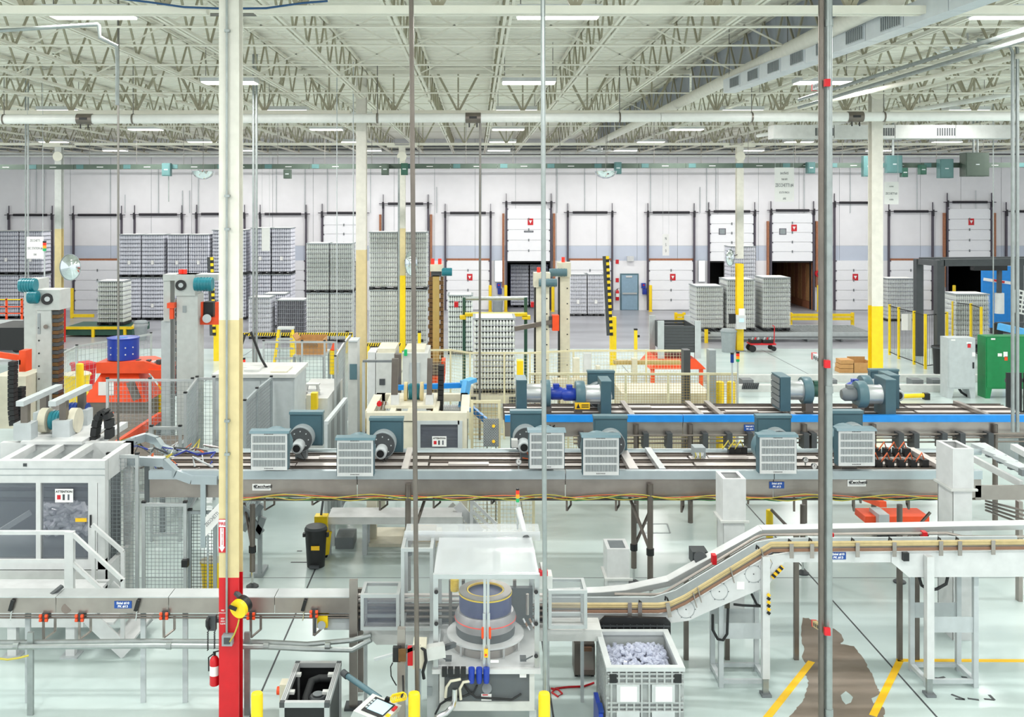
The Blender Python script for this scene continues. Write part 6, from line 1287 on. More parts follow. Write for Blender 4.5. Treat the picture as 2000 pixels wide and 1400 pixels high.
t = thing('blue_pusher', 'sky blue machine arm reaching over the cream machine rollers', 'machine arm', P_(900, 800, 19.8)); MB().beam(P_(903, 798, 19.6), P_(912, 745, 19.8), .1, .22).build('arm', 'skyblue', t); MB().beam(P_(898, 799, 19.6), P_(922, 800, 19.6), .1, .08).build('foot', 'brightblue', t); MB().beam(P_(765, 757, 20.3), P_(905, 752, 20.3), .1, .1).build('beam', 'brightblue', t); MB().beam(P_(905, 748, 20.), P_(925, 741, 20.2), .2, .08).build('head', 'skyblue', t); MB().beam(P_(922, 798, 19.6), P_(950, 822, 19.), .05, .12).build('link', 'brightblue', t)
MB().box(X_(899, 19.7), X_(904, 19.7), 19.7, 19.8, 0, Z_(799, 19.7)).build('stand', 'brightblue', t)
guard_fence('cream mesh gate right of the cream machine', gx((922, 18.2), (975, 18.2)), 2.5, 'beigefence', caps=None, wire='gold', pitch=.07)
t = thing('tread_plate', 'dark chequered step plate leaning on the cream gate', 'plate', (X_(958, 18.), 18.0, Z_(872, 18.))); MB().pbox(944, 974, 818, 872, 18.05, 18.09).build('plate', 'midgrey', t); mb = MB()
for i in range(12):
    for j in range(20):
        x, z = X_(945.2 + i * 2.4, 18.05), Z_(819.5 + j * 2.6, 18.05); mb.cbox((x, 18.045, z), .022, .008, .007, 0, 0, .8 if (i + j) % 2 else -.8)
mb.build('tread_studs', 'ltgrey', t, kind='stuff')
for px, py in ((964, 832), (964, 862)): MB().cyl(P_(px, py, 18.0), P_(px, py, 18.05), .03, 10).build('lamp', 'signyellow', t)
for px in (950, 968): MB().box(X_(px, 18.06), X_(px + 2, 18.06), 18.09, 18.13, 0, Z_(872, 18.)).build('support', 'grey', t)
# golden lift mast, cream masts, yellow gantry, bottle load on infeed
Y = 27.
G_ = thing('lift_mast', 'golden brown lift mast with two red beacons', 'lift mast', (X_(850, Y), Y, 0))
MB().box(X_(845, Y), X_(858, Y), Y, Y + .3, 0, Z_(538, Y)).build('mast', 'gold', G_)
for a, b in ((836, 845), (858, 866)):
    n = 34; z1 = Z_(540, Y)
    for k in range(n): MB().box(X_(a, Y) + (.03 if k % 2 else 0), X_(b, Y), Y + .02, Y + .25, z1 * k / n + .01, z1 * (k + 1) / n - .01).build('chain_link', 'browniron', G_)
MB().pbox(840, 864, 517, 530, Y - .06, Y + .4).build('head_block', 'machine', G_); MB().pbox(842, 862, 530, 540, Y, Y + .3).build('sprocket_box', 'dkgrey', G_)
for px in (845, 859): MB().cyl(P_(px, 517, Y + .2), P_(px, 505, Y + .2), .05, 10).build('beacon', 'redlamp', G_)
motor(G_, P_(873, 531, Y), .11, .28, 'x')
def mast(px0, px1, ptop, lamp, mpx, label, Y=27.):
    t = thing('lift_mast', label, 'lift mast', (X_((px0 + px1) / 2, Y), Y, 0)); MB().box(X_(px0, Y), X_(px1, Y), Y, Y + .35, 0, Z_(ptop + 28, Y)).build('mast', 'machine', t); MB().pbox(px0 - 4, px1 + 2, ptop, ptop + 28, Y - .06, Y + .4).build('head_block', 'machine', t)
    MB().cyl(P_(lamp, ptop, Y + .2), P_(lamp, ptop - 11, Y + .2), .05, 10).build('beacon', 'redlamp', t); motor(t, P_(mpx, ptop + 19, Y - .15), .11, .5, 'x', 'tealt')
    for k in range(7): MB().cyl(P_(px1 - 5, ptop + 50 + k * 30, Y - .01), P_(px1 - 5, ptop + 50 + k * 30, Y), .02, 8).build('bolt_hole', 'black', t)
    MB().box(X_(px0 - 3, Y), X_(px0, Y), Y + .05, Y + .3, 0, Z_(ptop + 28, Y)).build('belt', 'black', t)
    return t
mast(1047, 1073, 533, 1052, 1070, 'cream lift mast nearest the bottle load', 27.); mast(1094, 1113, 513, 1100, 1090, 'cream lift mast with a teal motor beside the striped barrier', 27.8)
t = thing('bottle_gripper', 'orange gripper with grey brush between the cream masts', 'gripper', P_(1085, 640, 27.2)); MB().pbox(1079, 1092, 616, 646, 26.9, 27.2).build('plate', 'orange', t); MB().beam(P_(1005, 642, 26.9), P_(1080, 628, 27.), .12, .12).build('arm', 'steeldk', t); MB().pbox(1072, 1081, 618, 640, 26.95, 27.1).build('pad', 'dkgrey', t)
t = thing('yellow_gantry', 'yellow gantry beam on green posts above the bottle load', 'gantry', (X_(966, 27.9), 27.9, 0)); Yg = 28.4
MB().pbox(908, 1030, 612, 618, Yg, Yg + .3).build('beam', 'yellow', t); MB().pbox(898, 910, 617, 624, Yg, Yg + .3).build('end_hook', 'yellow', t); MB().pbox(1020, 1036, 617, 624, Yg, Yg + .3).build('end_hook', 'yellow', t)
for px in (906, 1028): MB().box(X_(px - 3, Yg), X_(px + 3, Yg), Yg + .3, Yg + .5, 0, Z_(583, Yg)).build('post', 'dkgreen', t)
MB().cyl(P_(905, 583, Yg + .4), P_(1030, 582, Yg + .4), .06, 10).build('top_tube', 'galv', t)
for px in (890, 1040): MB().pbox(px - 3, px + 5, 590, 600, Yg, Yg + .2).build('sensor', 'red', t)
t = block('infeed_table', 'cream infeed conveyor under the bottle load', 'conveyor', [('bed', 915, 1014, 772, None, 26.8, 28.3, 'machine'), ('chain_guard', 918, 930, 776, 790, 26.7, 26.8, 'dkgrey'), ('chain_guard', 995, 1008, 776, 790, 26.7, 26.8, 'dkgrey'), ('roller_bar', 915, 1014, 790, 796, 26.65, 26.8, 'ltgrey')])
stack(922, 1009, 620, 772, 1, 1, 'tall bottle load standing on the cream infeed conveyor', y=27., zbase=Z_(772, 26.8) + .005, pm='pet_litgrey', cm='petcore_litgrey', n=12)
guard_fence('cream mesh fence, rear line behind the masts', gx((828, 26.), (880, 26.), (918, 25.5), (985, 25.5), (1035, 25.5), (1120, 25.9), (1262, 25.9), (1345, 25.9)), 2.28, 'beigefence', caps=None, wire='beigefence', pitch=.08)
guard_fence('cream mesh fence, front line before the masts', gx((1035, 22.4), (1110, 22.4), (1222, 22.4), (1305, 22.4), (1383, 22.4), (1440, 22.4)), 2.28, 'beigefence', caps=None, wire='gold', pitch=.06)
for px, m in ((1342, 'dkgrey'), (1392, 'grey')): solo(MB().box(X_(px - 6.5, 23.), X_(px + 6.5, 23.), 23., 23.3, 0, Z_(684, 23.)), 'frame_column', m, ('dark' if px == 1342 else 'light') + ' grey steel post behind the front cream fence', 'post')
block('chain_conveyor', 'cream chain conveyor with a long side beam behind the masts', 'conveyor', [('bed', 1215, 1390, 768, None, 24., 25.4, 'machine'), ('side_beam', 1200, 1330, 705, 712, 27.5, 27.7, 'gold'), ('post', 1235, 1245, 700, None, 27.4, 27.6, 'machine'), ('post', 1385, 1388, 720, None, 24., 24.1, 'machine')])
for px in (1406, 1428): bollard(X_(px, 23.4), 23.4, 1.9, .1, 'stout yellow post behind the front cream fence', 'yellow posts behind the cream fence')
block('lift_machine', 'cream machine frame with white vertical guides between the masts', 'machine', [('post', 1120, 1132, 700, None, 25., 25.2, 'machine'), ('post', 1165, 1172, 715, None, 24.8, 25., 'machine'), ('cross_beam', 1080, 1175, 740, 752, 24.8, 25., 'machine'), ('white_guide', 1140, 1155, 690, None, 25., 25.1, 'white'), ('yellow_box', 1010, 1022, 705, 740, 24.6, 24.9, 'yellow')])
block('orange_carriage', 'orange lift carriage at the foot of the golden mast', 'carriage', [('frame', 832, 868, 735, 748, 26.2, 26.8, 'orange'), ('side', 832, 840, 705, 735, 26.2, 26.8, 'orange'), ('side', 862, 869, 705, 735, 26.2, 26.8, 'orange'), ('drum', 840, 862, 712, 735, 26.3, 26.7, 'steeldk'), ('leg', 846, 854, 748, None, 26.4, 26.6, 'steeldk')])
# stack lights
def stack_light(px, p0, p1, pole_to, Y, label, cols=('redlamp', 'amber', 'greenlamp'), foot=0.):
    x = X_(px, Y); t = thing('stack_light', label, 'stack light', (x, Y, foot)); z0, z1 = Z_(p1, Y), Z_(p0, Y); r = 3.4 * Y / F
    MB().cyl((x, Y, foot), (x, Y, z0), r * .45, 8).build('pole', 'ltgrey', t); n = len(cols)
    for k, c in enumerate(cols): MB().cyl((x, Y, z1 - (k + 1) * (z1 - z0) / n), (x, Y, z1 - k * (z1 - z0) / n), r, 12).build('lamp_segment', c, t)
    MB().cyl((x, Y, z1), (x, Y, z1 + r), r, 12).build('cap', 'black', t); return t
stack_light(1441, 690, 706, None, 22.1, 'red and green stack light above the cream fence'); stack_light(1430, 692, 708, None, 21.8, 'dark stack light on a slim white pole', ('navy', 'navy'))
stack_light(476, 702, 718, None, 23.2, 'small red and green stack light behind the near column', foot=0); stack_light(1011, 957, 980, None, 12.2, 'stack light with a black cap on the labelling machine', ('redlamp', 'amber', 'greenlamp'), foot=2.1)
stack_light(87, 474, 490, None, 24., 'stack light rising beside the left hanging sheet')
# ================================================================== UNDER AND BESIDE THE LONG CONVEYOR
t = thing('work_platform', 'low white work platform under the long conveyor', 'platform', (X_(770, 16.8), 16.8, 0)); Yw = 17.1
MB().box(X_(640, Yw), X_(902, Yw), Yw, Yw + .55, Z_(1010, Yw) - .04, Z_(1010, Yw)).build('deck', 'white', t); MB().pbox(638, 904, 1010, 1024, Yw - .03, Yw).build('fascia', 'offwhite', t)
for px in (642, 712, 899): 
    for y in (Yw, Yw + .45): MB().box(X_(px, Yw) - .04, X_(px, Yw) + .04, y, y + .08, 0, Z_(1012, Yw)).build('leg', 'ltgrey', t)
MB().beam(P_(893, 985, Yw + .3), P_(938, 1040, Yw + .3), .05, .16).build('ramp_beam', 'white', t); MB().beam(P_(880, 985, Yw + 1.), P_(930, 1040, Yw + 1.), .05, .12).build('ramp_beam', 'white', t)
for px in (905, 922): MB().box(X_(px, Yw + .6), X_(px + 4, Yw + .6), Yw + .5, Yw + .9, 0, Z_(1015 + (px - 905), Yw + .6)).build('ramp_leg', 'white', t)
block('floor_machine', 'cream machine base standing in the shade below the work platform', 'machine', [('base', 720, 860, 1062, None, 17.5, 18.4, 'machine'), ('pump', 655, 690, 1050, None, 17.4, 17.9, 'midgrey'), ('pipe_box', 790, 850, 1035, 1062, 17.6, 18.2, 'gold')])
guard_fence('cream mesh gate standing below the long conveyor', gx((918, 17.9), (975, 17.9), (1042, 17.9)), 1.35, 'beigefence', caps=None, wire='beigefence', pitch=.07)
t = thing('hand_rail', 'white sloping stair rail below the long conveyor', 'hand rail', (X_(945, 17.3), 17.3, 0))
for pa, pb in (((922, 978), (968, 1022)), ((920, 996), (968, 1038))): MB().beam(P_(*pa, 17.3), P_(*pb, 17.3), .05, .05).build('rail', 'white', t)
for px, p in ((921, 976), (967, 1020)): MB().box(X_(px, 17.3) - .03, X_(px, 17.3) + .03, 17.28, 17.34, 0, Z_(p, 17.3)).build('post', 'white', t)
Yk = 16.6; t = thing('waste_bin', 'black round waste bin with a grey lid and yellow label', 'waste bin', (X_(617, Yk), Yk, 0)); x = X_(617, Yk)
MB().lathe([(.15, 0), (.18, .5), (.18, .6), (.195, .6), (.195, .64), (.17, .64)], 22, (x, Yk, 0)).build('barrel', 'black', t); MB().lathe([(.19, .64), (.17, .68), (.02, .7)], 22, (x, Yk, 0)).build('lid', 'dkgrey', t); MB().box(x - .05, x + .09, Yk - .195, Yk - .178, .33, .4).build('label', 'signyellow', t); MB().box(x - .08, x + .08, Yk - .21, Yk - .15, .02, .07).build('pedal', 'dkgrey', t)
for s in (-1, 1): MB().box(x + s * .2 - .02, x + s * .2 + .02, Yk - .04, Yk + .04, .5, .56).build('handle', 'black', t)
t = thing('mop_bucket', 'yellow mop bucket with wringer behind the black waste bin', 'bucket', (X_(628, 17.4), 17.4, 0)); x = X_(626, 17.0); MB().lathe([(.13, .05), (.17, .42), (.18, .42), (.18, .45), (.15, .45)], 4, (x + .02, 17.0, 0)).build('bucket', 'yellow', t); MB().box(x - .1, x + .12, 16.95, 17.15, .45, .72).build('wringer', 'yellow', t)
MB().beam((x, 17.05, .7), (x + .05, 17.2, 1.2), .03, .03).build('handle', 'dkgrey', t)
for dx in (-.08, .1): MB().cyl((x + dx, 16.97, .03), (x + dx, 17.0, .03), .03, 8).build('caster', 'black', t)
t = thing('steel_stand', 'grey angled support frame with a floor plate behind the near column', 'stand', (X_(480, 15.9), 15.9, 0))
for pa, pb in (((472, 990), (512, 1040)), ((512, 985), (475, 1035)), ((500, 1050), (515, 1010))): MB().beam(P_(*pa, 16.1), P_(*pb, 16.1), .06, .1).build('brace', 'grey', t)
MB().box(X_(488, 16.1), X_(514, 16.1), 16.1, 16.5, 0, .06).build('base', 'grey', t); MB().box(X_(503, 16.1), X_(510, 16.1), 16.1, 16.2, .06, Z_(985, 16.1)).build('post', 'grey', t)
# white square chutes
def chute(px0, px1, ptop, Y, d, label, flange, zb=0.):
    x0, x1, z1 = X_(px0, Y), X_(px1, Y), Z_(ptop, Y); t = thing('square_chute', label, 'chute', ((x0 + x1) / 2, Y, zb)); zf = Z_(flange, Y); e = .02
    for nm, z0, z2, g in (('upper_duct', zf, z1, 0.), ('lower_duct', zb, zf - .01, -.015)):
        mb = MB().box(x0 - g, x1 + g, Y - g, Y + e - g, z0, z2).box(x0 - g, x1 + g, Y + d - e + g, Y + d + g, z0, z2).box(x0 - g, x0 + e - g, Y + e, Y + d - e, z0, z2).box(x1 - e + g, x1 + g, Y + e, Y + d - e, z0, z2); mb.build(nm, 'white', t)
    MB().box(x0 - .04, x1 + .04, Y - .04, Y + .0, zf - .015, zf + .015).box(x0 - .04, x0, Y, Y + d, zf - .015, zf + .015).build('flange', 'offwhite', t)
    w = .05; rm = MB().box(x0, x1, Y, Y + w, z1, z1 + .012).box(x0, x1, Y + d - w, Y + d, z1, z1 + .012).box(x0, x0 + w, Y + w, Y + d - w, z1, z1 + .012).box(x1 - w, x1, Y + w, Y + d - w, z1, z1 + .012); rm.build('rim', 'white', t)
    return t
chute(1412, 1457, 937, 14.0, .42, 'white square floor chute with an open top before the conveyor', 1018)
chute(1861, 1902, 878, 13.75, .5, 'taller white square chute with an open top at the conveyor end', 956)
t = chute(1186, 1230, 1074, 14.3, .45, 'short white square box with a dark mesh top', 1130); x0, x1 = X_(1186, 14.3), X_(1230, 14.3); MB().box(x0 + .05, x1 - .05, 14.35, 14.7, Z_(1074, 14.3) - .01, Z_(1074, 14.3) + .002).build('mesh_top', 'midgrey', t)
# right end: diagonal frames and orange lift truck beneath
t = thing('transfer_unit', 'white diagonal frame with clamps at the right end of the long conveyor', 'frame', (X_(1960, 15.5), 15.5, 0))
for pa, pb, ya, yb, w in (((1915, 870), (2030, 935), 16.9, 15.2, .16), ((1980, 872), (2030, 900), 17., 16.2, .12), ((1900, 895), (1995, 945), 16.4, 15.2, .06)): MB().beam(P_(*pa, ya), P_(*pb, yb), w, .1).build('diagonal_beam', 'white', t)
for k in range(4): MB().beam(P_(1905 + 22 * k, 868 + 12 * k, 16.7 - .35 * k), P_(1935 + 22 * k, 880 + 12 * k, 16.4 - .35 * k), .2, .06).build('clamp_arm', 'ltgrey', t); MB().cbox(P_(1935 + 22 * k, 886 + 12 * k, 16.3 - .35 * k), .14, .1, .1).build('clamp_block', 'midgrey', t)
MB().pbox(1905, 2030, 948, 976, 15.0, 15.03).build('side_plate', 'steel', t); MB().box(X_(1990, 15.1), X_(1998, 15.1), 15.1, 15.2, 0, Z_(980, 15.1)).build('post', 'steel', t)
for k in range(4): MB().cyl(P_(1925, 978 + 6 * k, 15.6), P_(2030, 1005 + 10 * k, 14.6), .018, 6).build('guide_rail', 'steel', t)
t = thing('lift_truck_forks', 'orange pallet lifter base standing under the conveyor end', 'pallet lifter', (X_(1760, 18), 18., 0)); MB().box(X_(1690, 17.9), X_(1815, 17.9), 17.9, 18.4, .3, .42).build('chassis', 'orange', t); MB().box(X_(1715, 17.8), X_(1735, 17.8), 17.75, 18.2, .15, .5).build('pump_box', 'ltgrey', t)
for px in (1725, 1745, 1803): MB().cyl((X_(px, 17.9), 17.9, .12), (X_(px, 17.9), 18.1, .12), .12, 12).build('wheel', 'rubber', t)
MB().beam(P_(1690, 972, 17.9), P_(1725, 985, 17.2), .12, .1).build('fork', 'orange', t)
bollard(X_(1503, 16.8), 16.8, .9, .06, 'yellow post under the long conveyor near the chute')
t = thing('plank_pile', 'pile of pale timber planks at the right behind the blue beam', 'planks', (X_(1980, 24), 24, 0))
for k in range(6): MB().beam((X_(1935, 24.2) + k * .22, 25. - k * .1, .75 + .05 * (k % 3)), (X_(1995, 22.8) + k * .22, 22.9 - k * .05, .75 + .05 * (k % 3)), .2, .05).build('plank', 'machine' if k % 2 else 'wood', t)
for x in (X_(1950, 24), X_(2010, 24)): MB().box(x - .05, x + .05, 23.2, 24.8, 0, .72).build('trestle', 'grey', t)
t = thing('dark_crate', 'black slatted crate beside the green cabinet', 'crate', (X_(1990, 27), 27, 0))
for k in range(4): MB().box(X_(1966 + 17 * k, 27), X_(1979 + 17 * k, 27), 27, 27.05, 0, Z_(728, 27)).build('slat', 'black', t)
for z in (.3, 1.2): MB().box(X_(1966, 27), X_(2030, 27), 27.05, 27.1, z, z + .1).build('cross_slat', 'dkgrey', t)

# striped barrier rails before the bottle stacks
for px0, px1, py, Yq, lb in ((446, 690, 653, 38.5, 'black and yellow striped barrier rail before the grey double stack'), (716, 785, 673, 38.5, 'black and yellow striped barrier rail before the wrapped stack')):
    t = thing('striped_barrier', lb, 'barrier', (X_(px0, Yq), Yq, 0)); n = int((px1 - px0) / 4.5); z0, z1 = Z_(py + 3, Yq), Z_(py - 3, Yq)
    MB().box(X_(px0, Yq), X_(px1, Yq), Yq, Yq + .06, z0, z1).build('rail', 'yellow', t)
    for k in range(n):
        a = X_(px0 + 4.5 * k, Yq); MB().prism([(a, z0), (a + .045, z0), (a + .085, z1), (a + .04, z1)], 'y', Yq - .006, Yq).build('stripe', 'black', t)
    for px in (px0 + 3, (px0 + px1) / 2, px1 - 3): MB().box(X_(px, Yq) - .05, X_(px, Yq) + .05, Yq + .06, Yq + .14, 0, z1).build('post', 'yellow', t)
# ================================================================== FOREGROUND
# ---- fittings on the near column
Yn = 11.3; xc = cA.location.x
MB().cyl(P_(443, -60, Yn - .03), P_(443, 1245, Yn - .03), .014, 8).build('conduit', 'galv', cA); bx = MB().pbox(433, 453, 1242, 1262, Yn - .09, Yn).build('outlet_box', 'grey', cA); MB().pbox(437, 449, 1246, 1258, Yn - .1, Yn - .09).build('outlet_face', 'dkgrey', bx)
for py in (57, 380, 445, 820, 885): MB().pbox(438, 448, py, py + 5, Yn - .05, Yn).build('conduit_clip', 'galv', cA)
t = thing('fire_sign', 'red fire extinguisher sign with a white arrow on the near column', 'sign', P_(434, 1046, Yn)); MB().pbox(427, 441, 1014, 1079, Yn - .012, Yn - .004).build('plate', 'signred', t); MB().pbox(427.6, 440.4, 1015, 1029, Yn - .014, Yn - .012).build('head_panel', 'textwhite', t)
text('FIRE', 6.2 * Yn / F, P_(434, 1023, Yn - .016), t, 'signred', bold=.001, wide=.8)
q = MB().prism([(X_(a, Yn), Z_(b, Yn)) for a, b in ((430.5, 1030), (437.5, 1030), (437.5, 1067), (440, 1067), (434, 1077), (428, 1067), (430.5, 1067))], 'y', Yn - .014, Yn - .012).build('arrow', 'textwhite', t)
text('\n'.join('EXTINGUISHER'), 2.1 * Yn / F, P_(434, 1048, Yn - .017), t, 'signred', wide=1.3)
t = thing('stencil_marking', 'white fire lettering stencilled on the red column base', 'sign', P_(435, 1205, Yn))
for s, py, h in (('FIRE', 1192, 3.2), ('EXTINGUISHER', 1197, 2.2), ('KEEP', 1208, 3.2), ('AREA', 1213, 3.2), ('CLEAR', 1218, 3.2)): text(s, h * Yn / F, P_(435, py, Yn - .006), t, 'textwhite', wide=.8)
small_ext(X_(419, 11.4), 11.4, Z_(1337, 11.4), .40, 'fire extinguisher hung on the red base of the near column')
t = thing('wall_phone', 'black telephone handset with coiled cord beside the near column', 'phone', P_(412, 1230, 11.35)); MB().pbox(406, 421, 1203, 1232, 11.3, 11.36).build('cradle', 'dkgrey', t)
MB().tube([P_(408, 1206, 11.27), P_(405, 1212, 11.25), P_(405, 1222, 11.25), P_(408, 1228, 11.27)], .022, 8).build('handset', 'black', t); MB().pbox(421, 430, 1208, 1216, 11.34, 11.4).build('mount', 'dkgrey', t)
mb = MB().tube([P_(406 + 1.4 * math.sin(k * 1.6), 1232 + k * .9, 11.3) for k in range(44)], .006, 5); mb.tube([P_(419 + 1.4 * math.sin(k * 1.6), 1232 + k * .9, 11.3) for k in range(40)], .006, 5); mb.build('coiled_cord', 'black', t)
t = thing('cord_reel', 'yellow cord reel mounted on the near column', 'cord reel', P_(465, 1210, Yn - .1)); c = P_(464, 1191, Yn - .2); d = P_(472, 1187, Yn - .02)
MB().cyl(c, (c[0] + .02, c[1] + .05, c[2] + .01), .105, 26).build('cover', 'yellow', t); MB().cyl((c[0] + .02, c[1] + .05, c[2] + .01), (c[0] + .06, c[1] + .13, c[2] + .03), .1, 24).build('spool', 'black', t); MB().beam(P_(447, 1184, Yn - .22), P_(462, 1190, Yn - .22), .02, .04).build('handle', 'black', t); MB().beam((c[0] + .05, c[1] + .12, c[2] + .05), (xc + .08, Yn, c[2] + .12), .05, .04).build('bracket', 'dkgrey', t)
MB().tube([P_(467, 1209, Yn - .17), P_(464, 1222, Yn - .17), P_(457, 1240, Yn - .15), P_(449, 1253, Yn - .11)], .009, 6).build('cord', 'cable_y', t)
# ---- vertical drops from the roof
def drop(pts, r, m, label, n=10): return solo(MB().tube(pts, r, n), 'drop_pipe', m, label, 'pipe')
drop([(X_(231, 16.), 16., DZ), (X_(231, 16.), 16., 2.06)], .018, 'rod', 'thin rod dropping from the roof onto the left conveyor end')
drop([P_(802, -140, 10.6), P_(809, 700, 10.6), P_(815, 1345, 10.6), P_(816, 1480, 10.6)], .026, 'steeldk', 'slim steel conduit dropping from the roof beside the labelling machine')
drop([P_(1060, -140, 10.6), P_(1062, 700, 10.6), P_(1065, 1340, 10.6), P_(1065, 1480, 10.6)], .026, 'galv', 'slim galvanised conduit dropping right of the labelling machine')
drop([P_(938, 240, Ypp), P_(937, 700, Ypp), (X_(937, Ypp), Ypp, 0)], .03, 'rod', 'grey drop pipe hanging from the cross pipe coupling')
for px, lb in ((1978, 'left one of two galvanised drop pipes at the right'), (1987, 'right one of two galvanised drop pipes at the right')):
    drop([P_(1900 + (px - 1978), 78 + (px == 1978) * 9, 17.3), P_(px - 6, 82 + (px == 1978) * 8, 17.3), P_(px, 96 + (px == 1978) * 6, 17.3), (X_(px, 17.3), 17.3, 2.12)], .032, 'galv', lb)
for px, lb in ((495, 'left one of two pale green pipes behind the near column'), (501, 'right one of two pale green pipes behind the near column')): drop([(X_(px, 24.), 24., DZ), (X_(px, 24.), 24., 0)], .03, 'galv', lb)
for px, lb in ((50, 'left one of two pale pipes beside the hanging sheet'), (55, 'right one of two pale pipes beside the hanging sheet')): drop([(X_(px, 26.6), 26.6, DZ), (X_(px, 26.6), 26.6, 0)], .02, 'galv', lb)
for px in (658, 690): drop([(X_(px, 25.), 25., DZ), (X_(px, 25.), 25., .0)], .012, 'ltgrey', 'thin pale cable hanging before the grey bottle stacks, ' + ('away from' if px == 658 else 'beside') + ' the tan column')
drop([(X_(779, 39.5), 39.5, 8.), (X_(779, 39.5), 39.5, 0)], .04, 'galv', 'pale conduit standing beside the yellow-based far column')
drop([(X_(1940, 31.), 31., DZ), (X_(1940, 31.), 31., 1.97)], .018, 'galv', 'thin conduit dropping to the green cabinet')
# near conduits with red-capped struts
for px, r, m, lb in ((1604, .034, 'steeldk', 'dark steel conduit, left of the three near conduits'), (1610.5, .026, 'galv', 'slim conduit in the middle of the three near conduits'), (1618.5, .042, 'galv', 'thick bright conduit, right of the three near conduits')):
    yq = 11.2 if r != .026 else 11.29; o = drop([(X_(px, yq), yq, DZ), (X_(px, yq), yq, 0)], r, m, lb, 14)
for py in (45, 760, 1390): solo(MB().cyl(P_(1618.5, py - 7, 11.2), P_(1618.5, py + 7, 11.2), .05, 14), 'coupling', 'galv', 'conduit coupling on the thick bright near conduit', 'coupling', 'couplings on the thick near conduit')
for py, w in ((165, 'uppermost, near the roof'), (705, 'middle, over the rear blowers'), (1227, 'lowest, above the worn floor patch')):
    t = thing('strut_channel', 'strut channel with red end caps, ' + w, 'strut', P_(1604, py, 11.2)); dy = 10 if py > 395 else -6
    a, b = Vector(P_(1590, py - dy, 11.75)), Vector(P_(1616, py + dy * .6, 11.09)); MB().beam(a, b, .05, .07).build('channel', 'railwood' if py > 1000 else 'ltgrey', t)
    d = (b - a).normalized(); MB().beam(a - d * .02, a + d * .03, .056, .08).build('end_cap', 'red', t); MB().beam(b - d * .05, b + d * .02, .062, .085).build('end_cap', 'red', t)
    for k in range(4): MB().cbox(a + d * (.12 + .1 * k) + Vector((-.026, 0, 0)), .006, .035, .035).build('slot', 'black', t)
solo(MB().tube([P_(150, -12, 12.1), P_(290, 4, 12.1), P_(360, 14, 12.1), P_(440, 17, 12.1), P_(520, 16, 12.1), P_(590, 6, 12.1), P_(640, 2, 12.1)], .014, 6), 'blue_cable', 'cable_b', 'dark blue cable sagging along the nearest girder', 'cable')
# ---- labelling machine
Yf, Yb = 10.9, 12.3; x0, x1 = X_(851, Yf), X_(1049, Yf); zd, zt_ = Z_(1305, Yf), Z_(1130, Yf)
LM = thing('labelling_machine', 'rotary labelling machine in a clear guarded frame', 'machine', ((x0 + x1) / 2, Yf, 0))
MB().box(x0 - .04, x1 + .04, Yf - .03, Yb, zd - .05, zd).build('deck', 'white', LM)
for x in (x0, x1):
    for y in (Yf, Yb - .3): MB().box(x - .028, x + .028, y, y + .05, zd, zt_).build('corner_post', 'alu', LM)
    MB().box(x - .028, x + .028, Yf + .05, Yb - .3, zt_ - .05, zt_).build('top_rail', 'alu', LM)
MB().box(x0 - .03, x1 + .03, Yf - .01, Yf + .05, zt_, zt_ + .05).build('top_rail', 'alu', LM); MB().box(x0, x1, Yb - .3, Yb - .25, zt_ - .05, zt_ + .04).build('top_rail', 'alu', LM)
xm = X_(950, Yf)
for a, b, py in ((944, 949.4, 1130), (950.6, 956, 1130)): MB().box(X_(a, Yf), X_(b, Yf), Yf, Yf + .04, zd, zt_).build('door_stile', 'alu', LM)
for a, b in ((943, 948), (952, 957)): MB().box(X_(a, Yf), X_(b, Yf), Yf - .02, Yf, zd, Z_(1197, Yf)).build('door_profile', 'alu', LM)
for a, b in ((x0 + .03, X_(944, Yf)), (X_(956, Yf), x1 - .03)): 
    p = MB().box(a, b, Yf + .015, Yf + .022, zd + .01, zt_ - .01).build('door_pane', 'clear', LM)
MB().add([(x0 - .02, Yf, zt_ + .05), (x1 + .02, Yf, zt_ + .05), (x1 + .02, Yf + .05, zt_ + .075), (x0 - .02, Yf + .05, zt_ + .075)] + [(x0 - .0, Yb - .35, zt_ + .1), (x1 - .0, Yb - .35, zt_ + .1), (x1, Yb - .35, zt_ + .09), (x0, Yb - .35, zt_ + .09)], [(0, 1, 2, 3), (3, 2, 5, 4), (0, 7, 6, 1), (4, 5, 6, 7), (0, 3, 4, 7), (1, 6, 5, 2)]).build('lid', 'lid', LM)
MB().box(X_(790, 12.), X_(1055, 12.), 11.98, 12.0, zt_ + .05, zt_ + .16).build('rear_guard', 'lid', LM); MB().box(X_(790, 12.), X_(1055, 12.), 12.0, 12.4, zt_ + .1, zt_ + .12).build('rear_lid', 'lid', LM)
for px, s in ((852, 1), (1047, -1)):
    for py in (1156, 1218, 1281): MB().cyl(P_(px, py, Yf - .04), P_(px, py, Yf), .024, 8).build('hinge_knob', 'black', LM)
for px in (942.5, 957): MB().tube([P_(px, 1226, Yf - .02), P_(px, 1229, Yf - .05), P_(px, 1243, Yf - .05), P_(px, 1246, Yf - .02)], .013, 8).build('door_handle', 'orange', LM)
k_ = MB().pbox(945.5, 953, 1269, 1284, Yf - .05, Yf - .02).build('safety_switch', 'signyellow', LM); MB().cyl(P_(949, 1279, Yf - .06), P_(949, 1279, Yf - .05), .012, 8).build('key', 'red', k_)
for px, d in ((876, -1), (1022, 1)): MB().beam(P_(px, 1290, 11.), P_(px - d * -18, 1281, 10.95), .02, .012).build('latch_rod', 'dkgrey', LM); MB().pbox(px - 6, px + 6, 1287, 1292, 10.95, 11.05).build('latch_foot', 'dkgrey', LM)
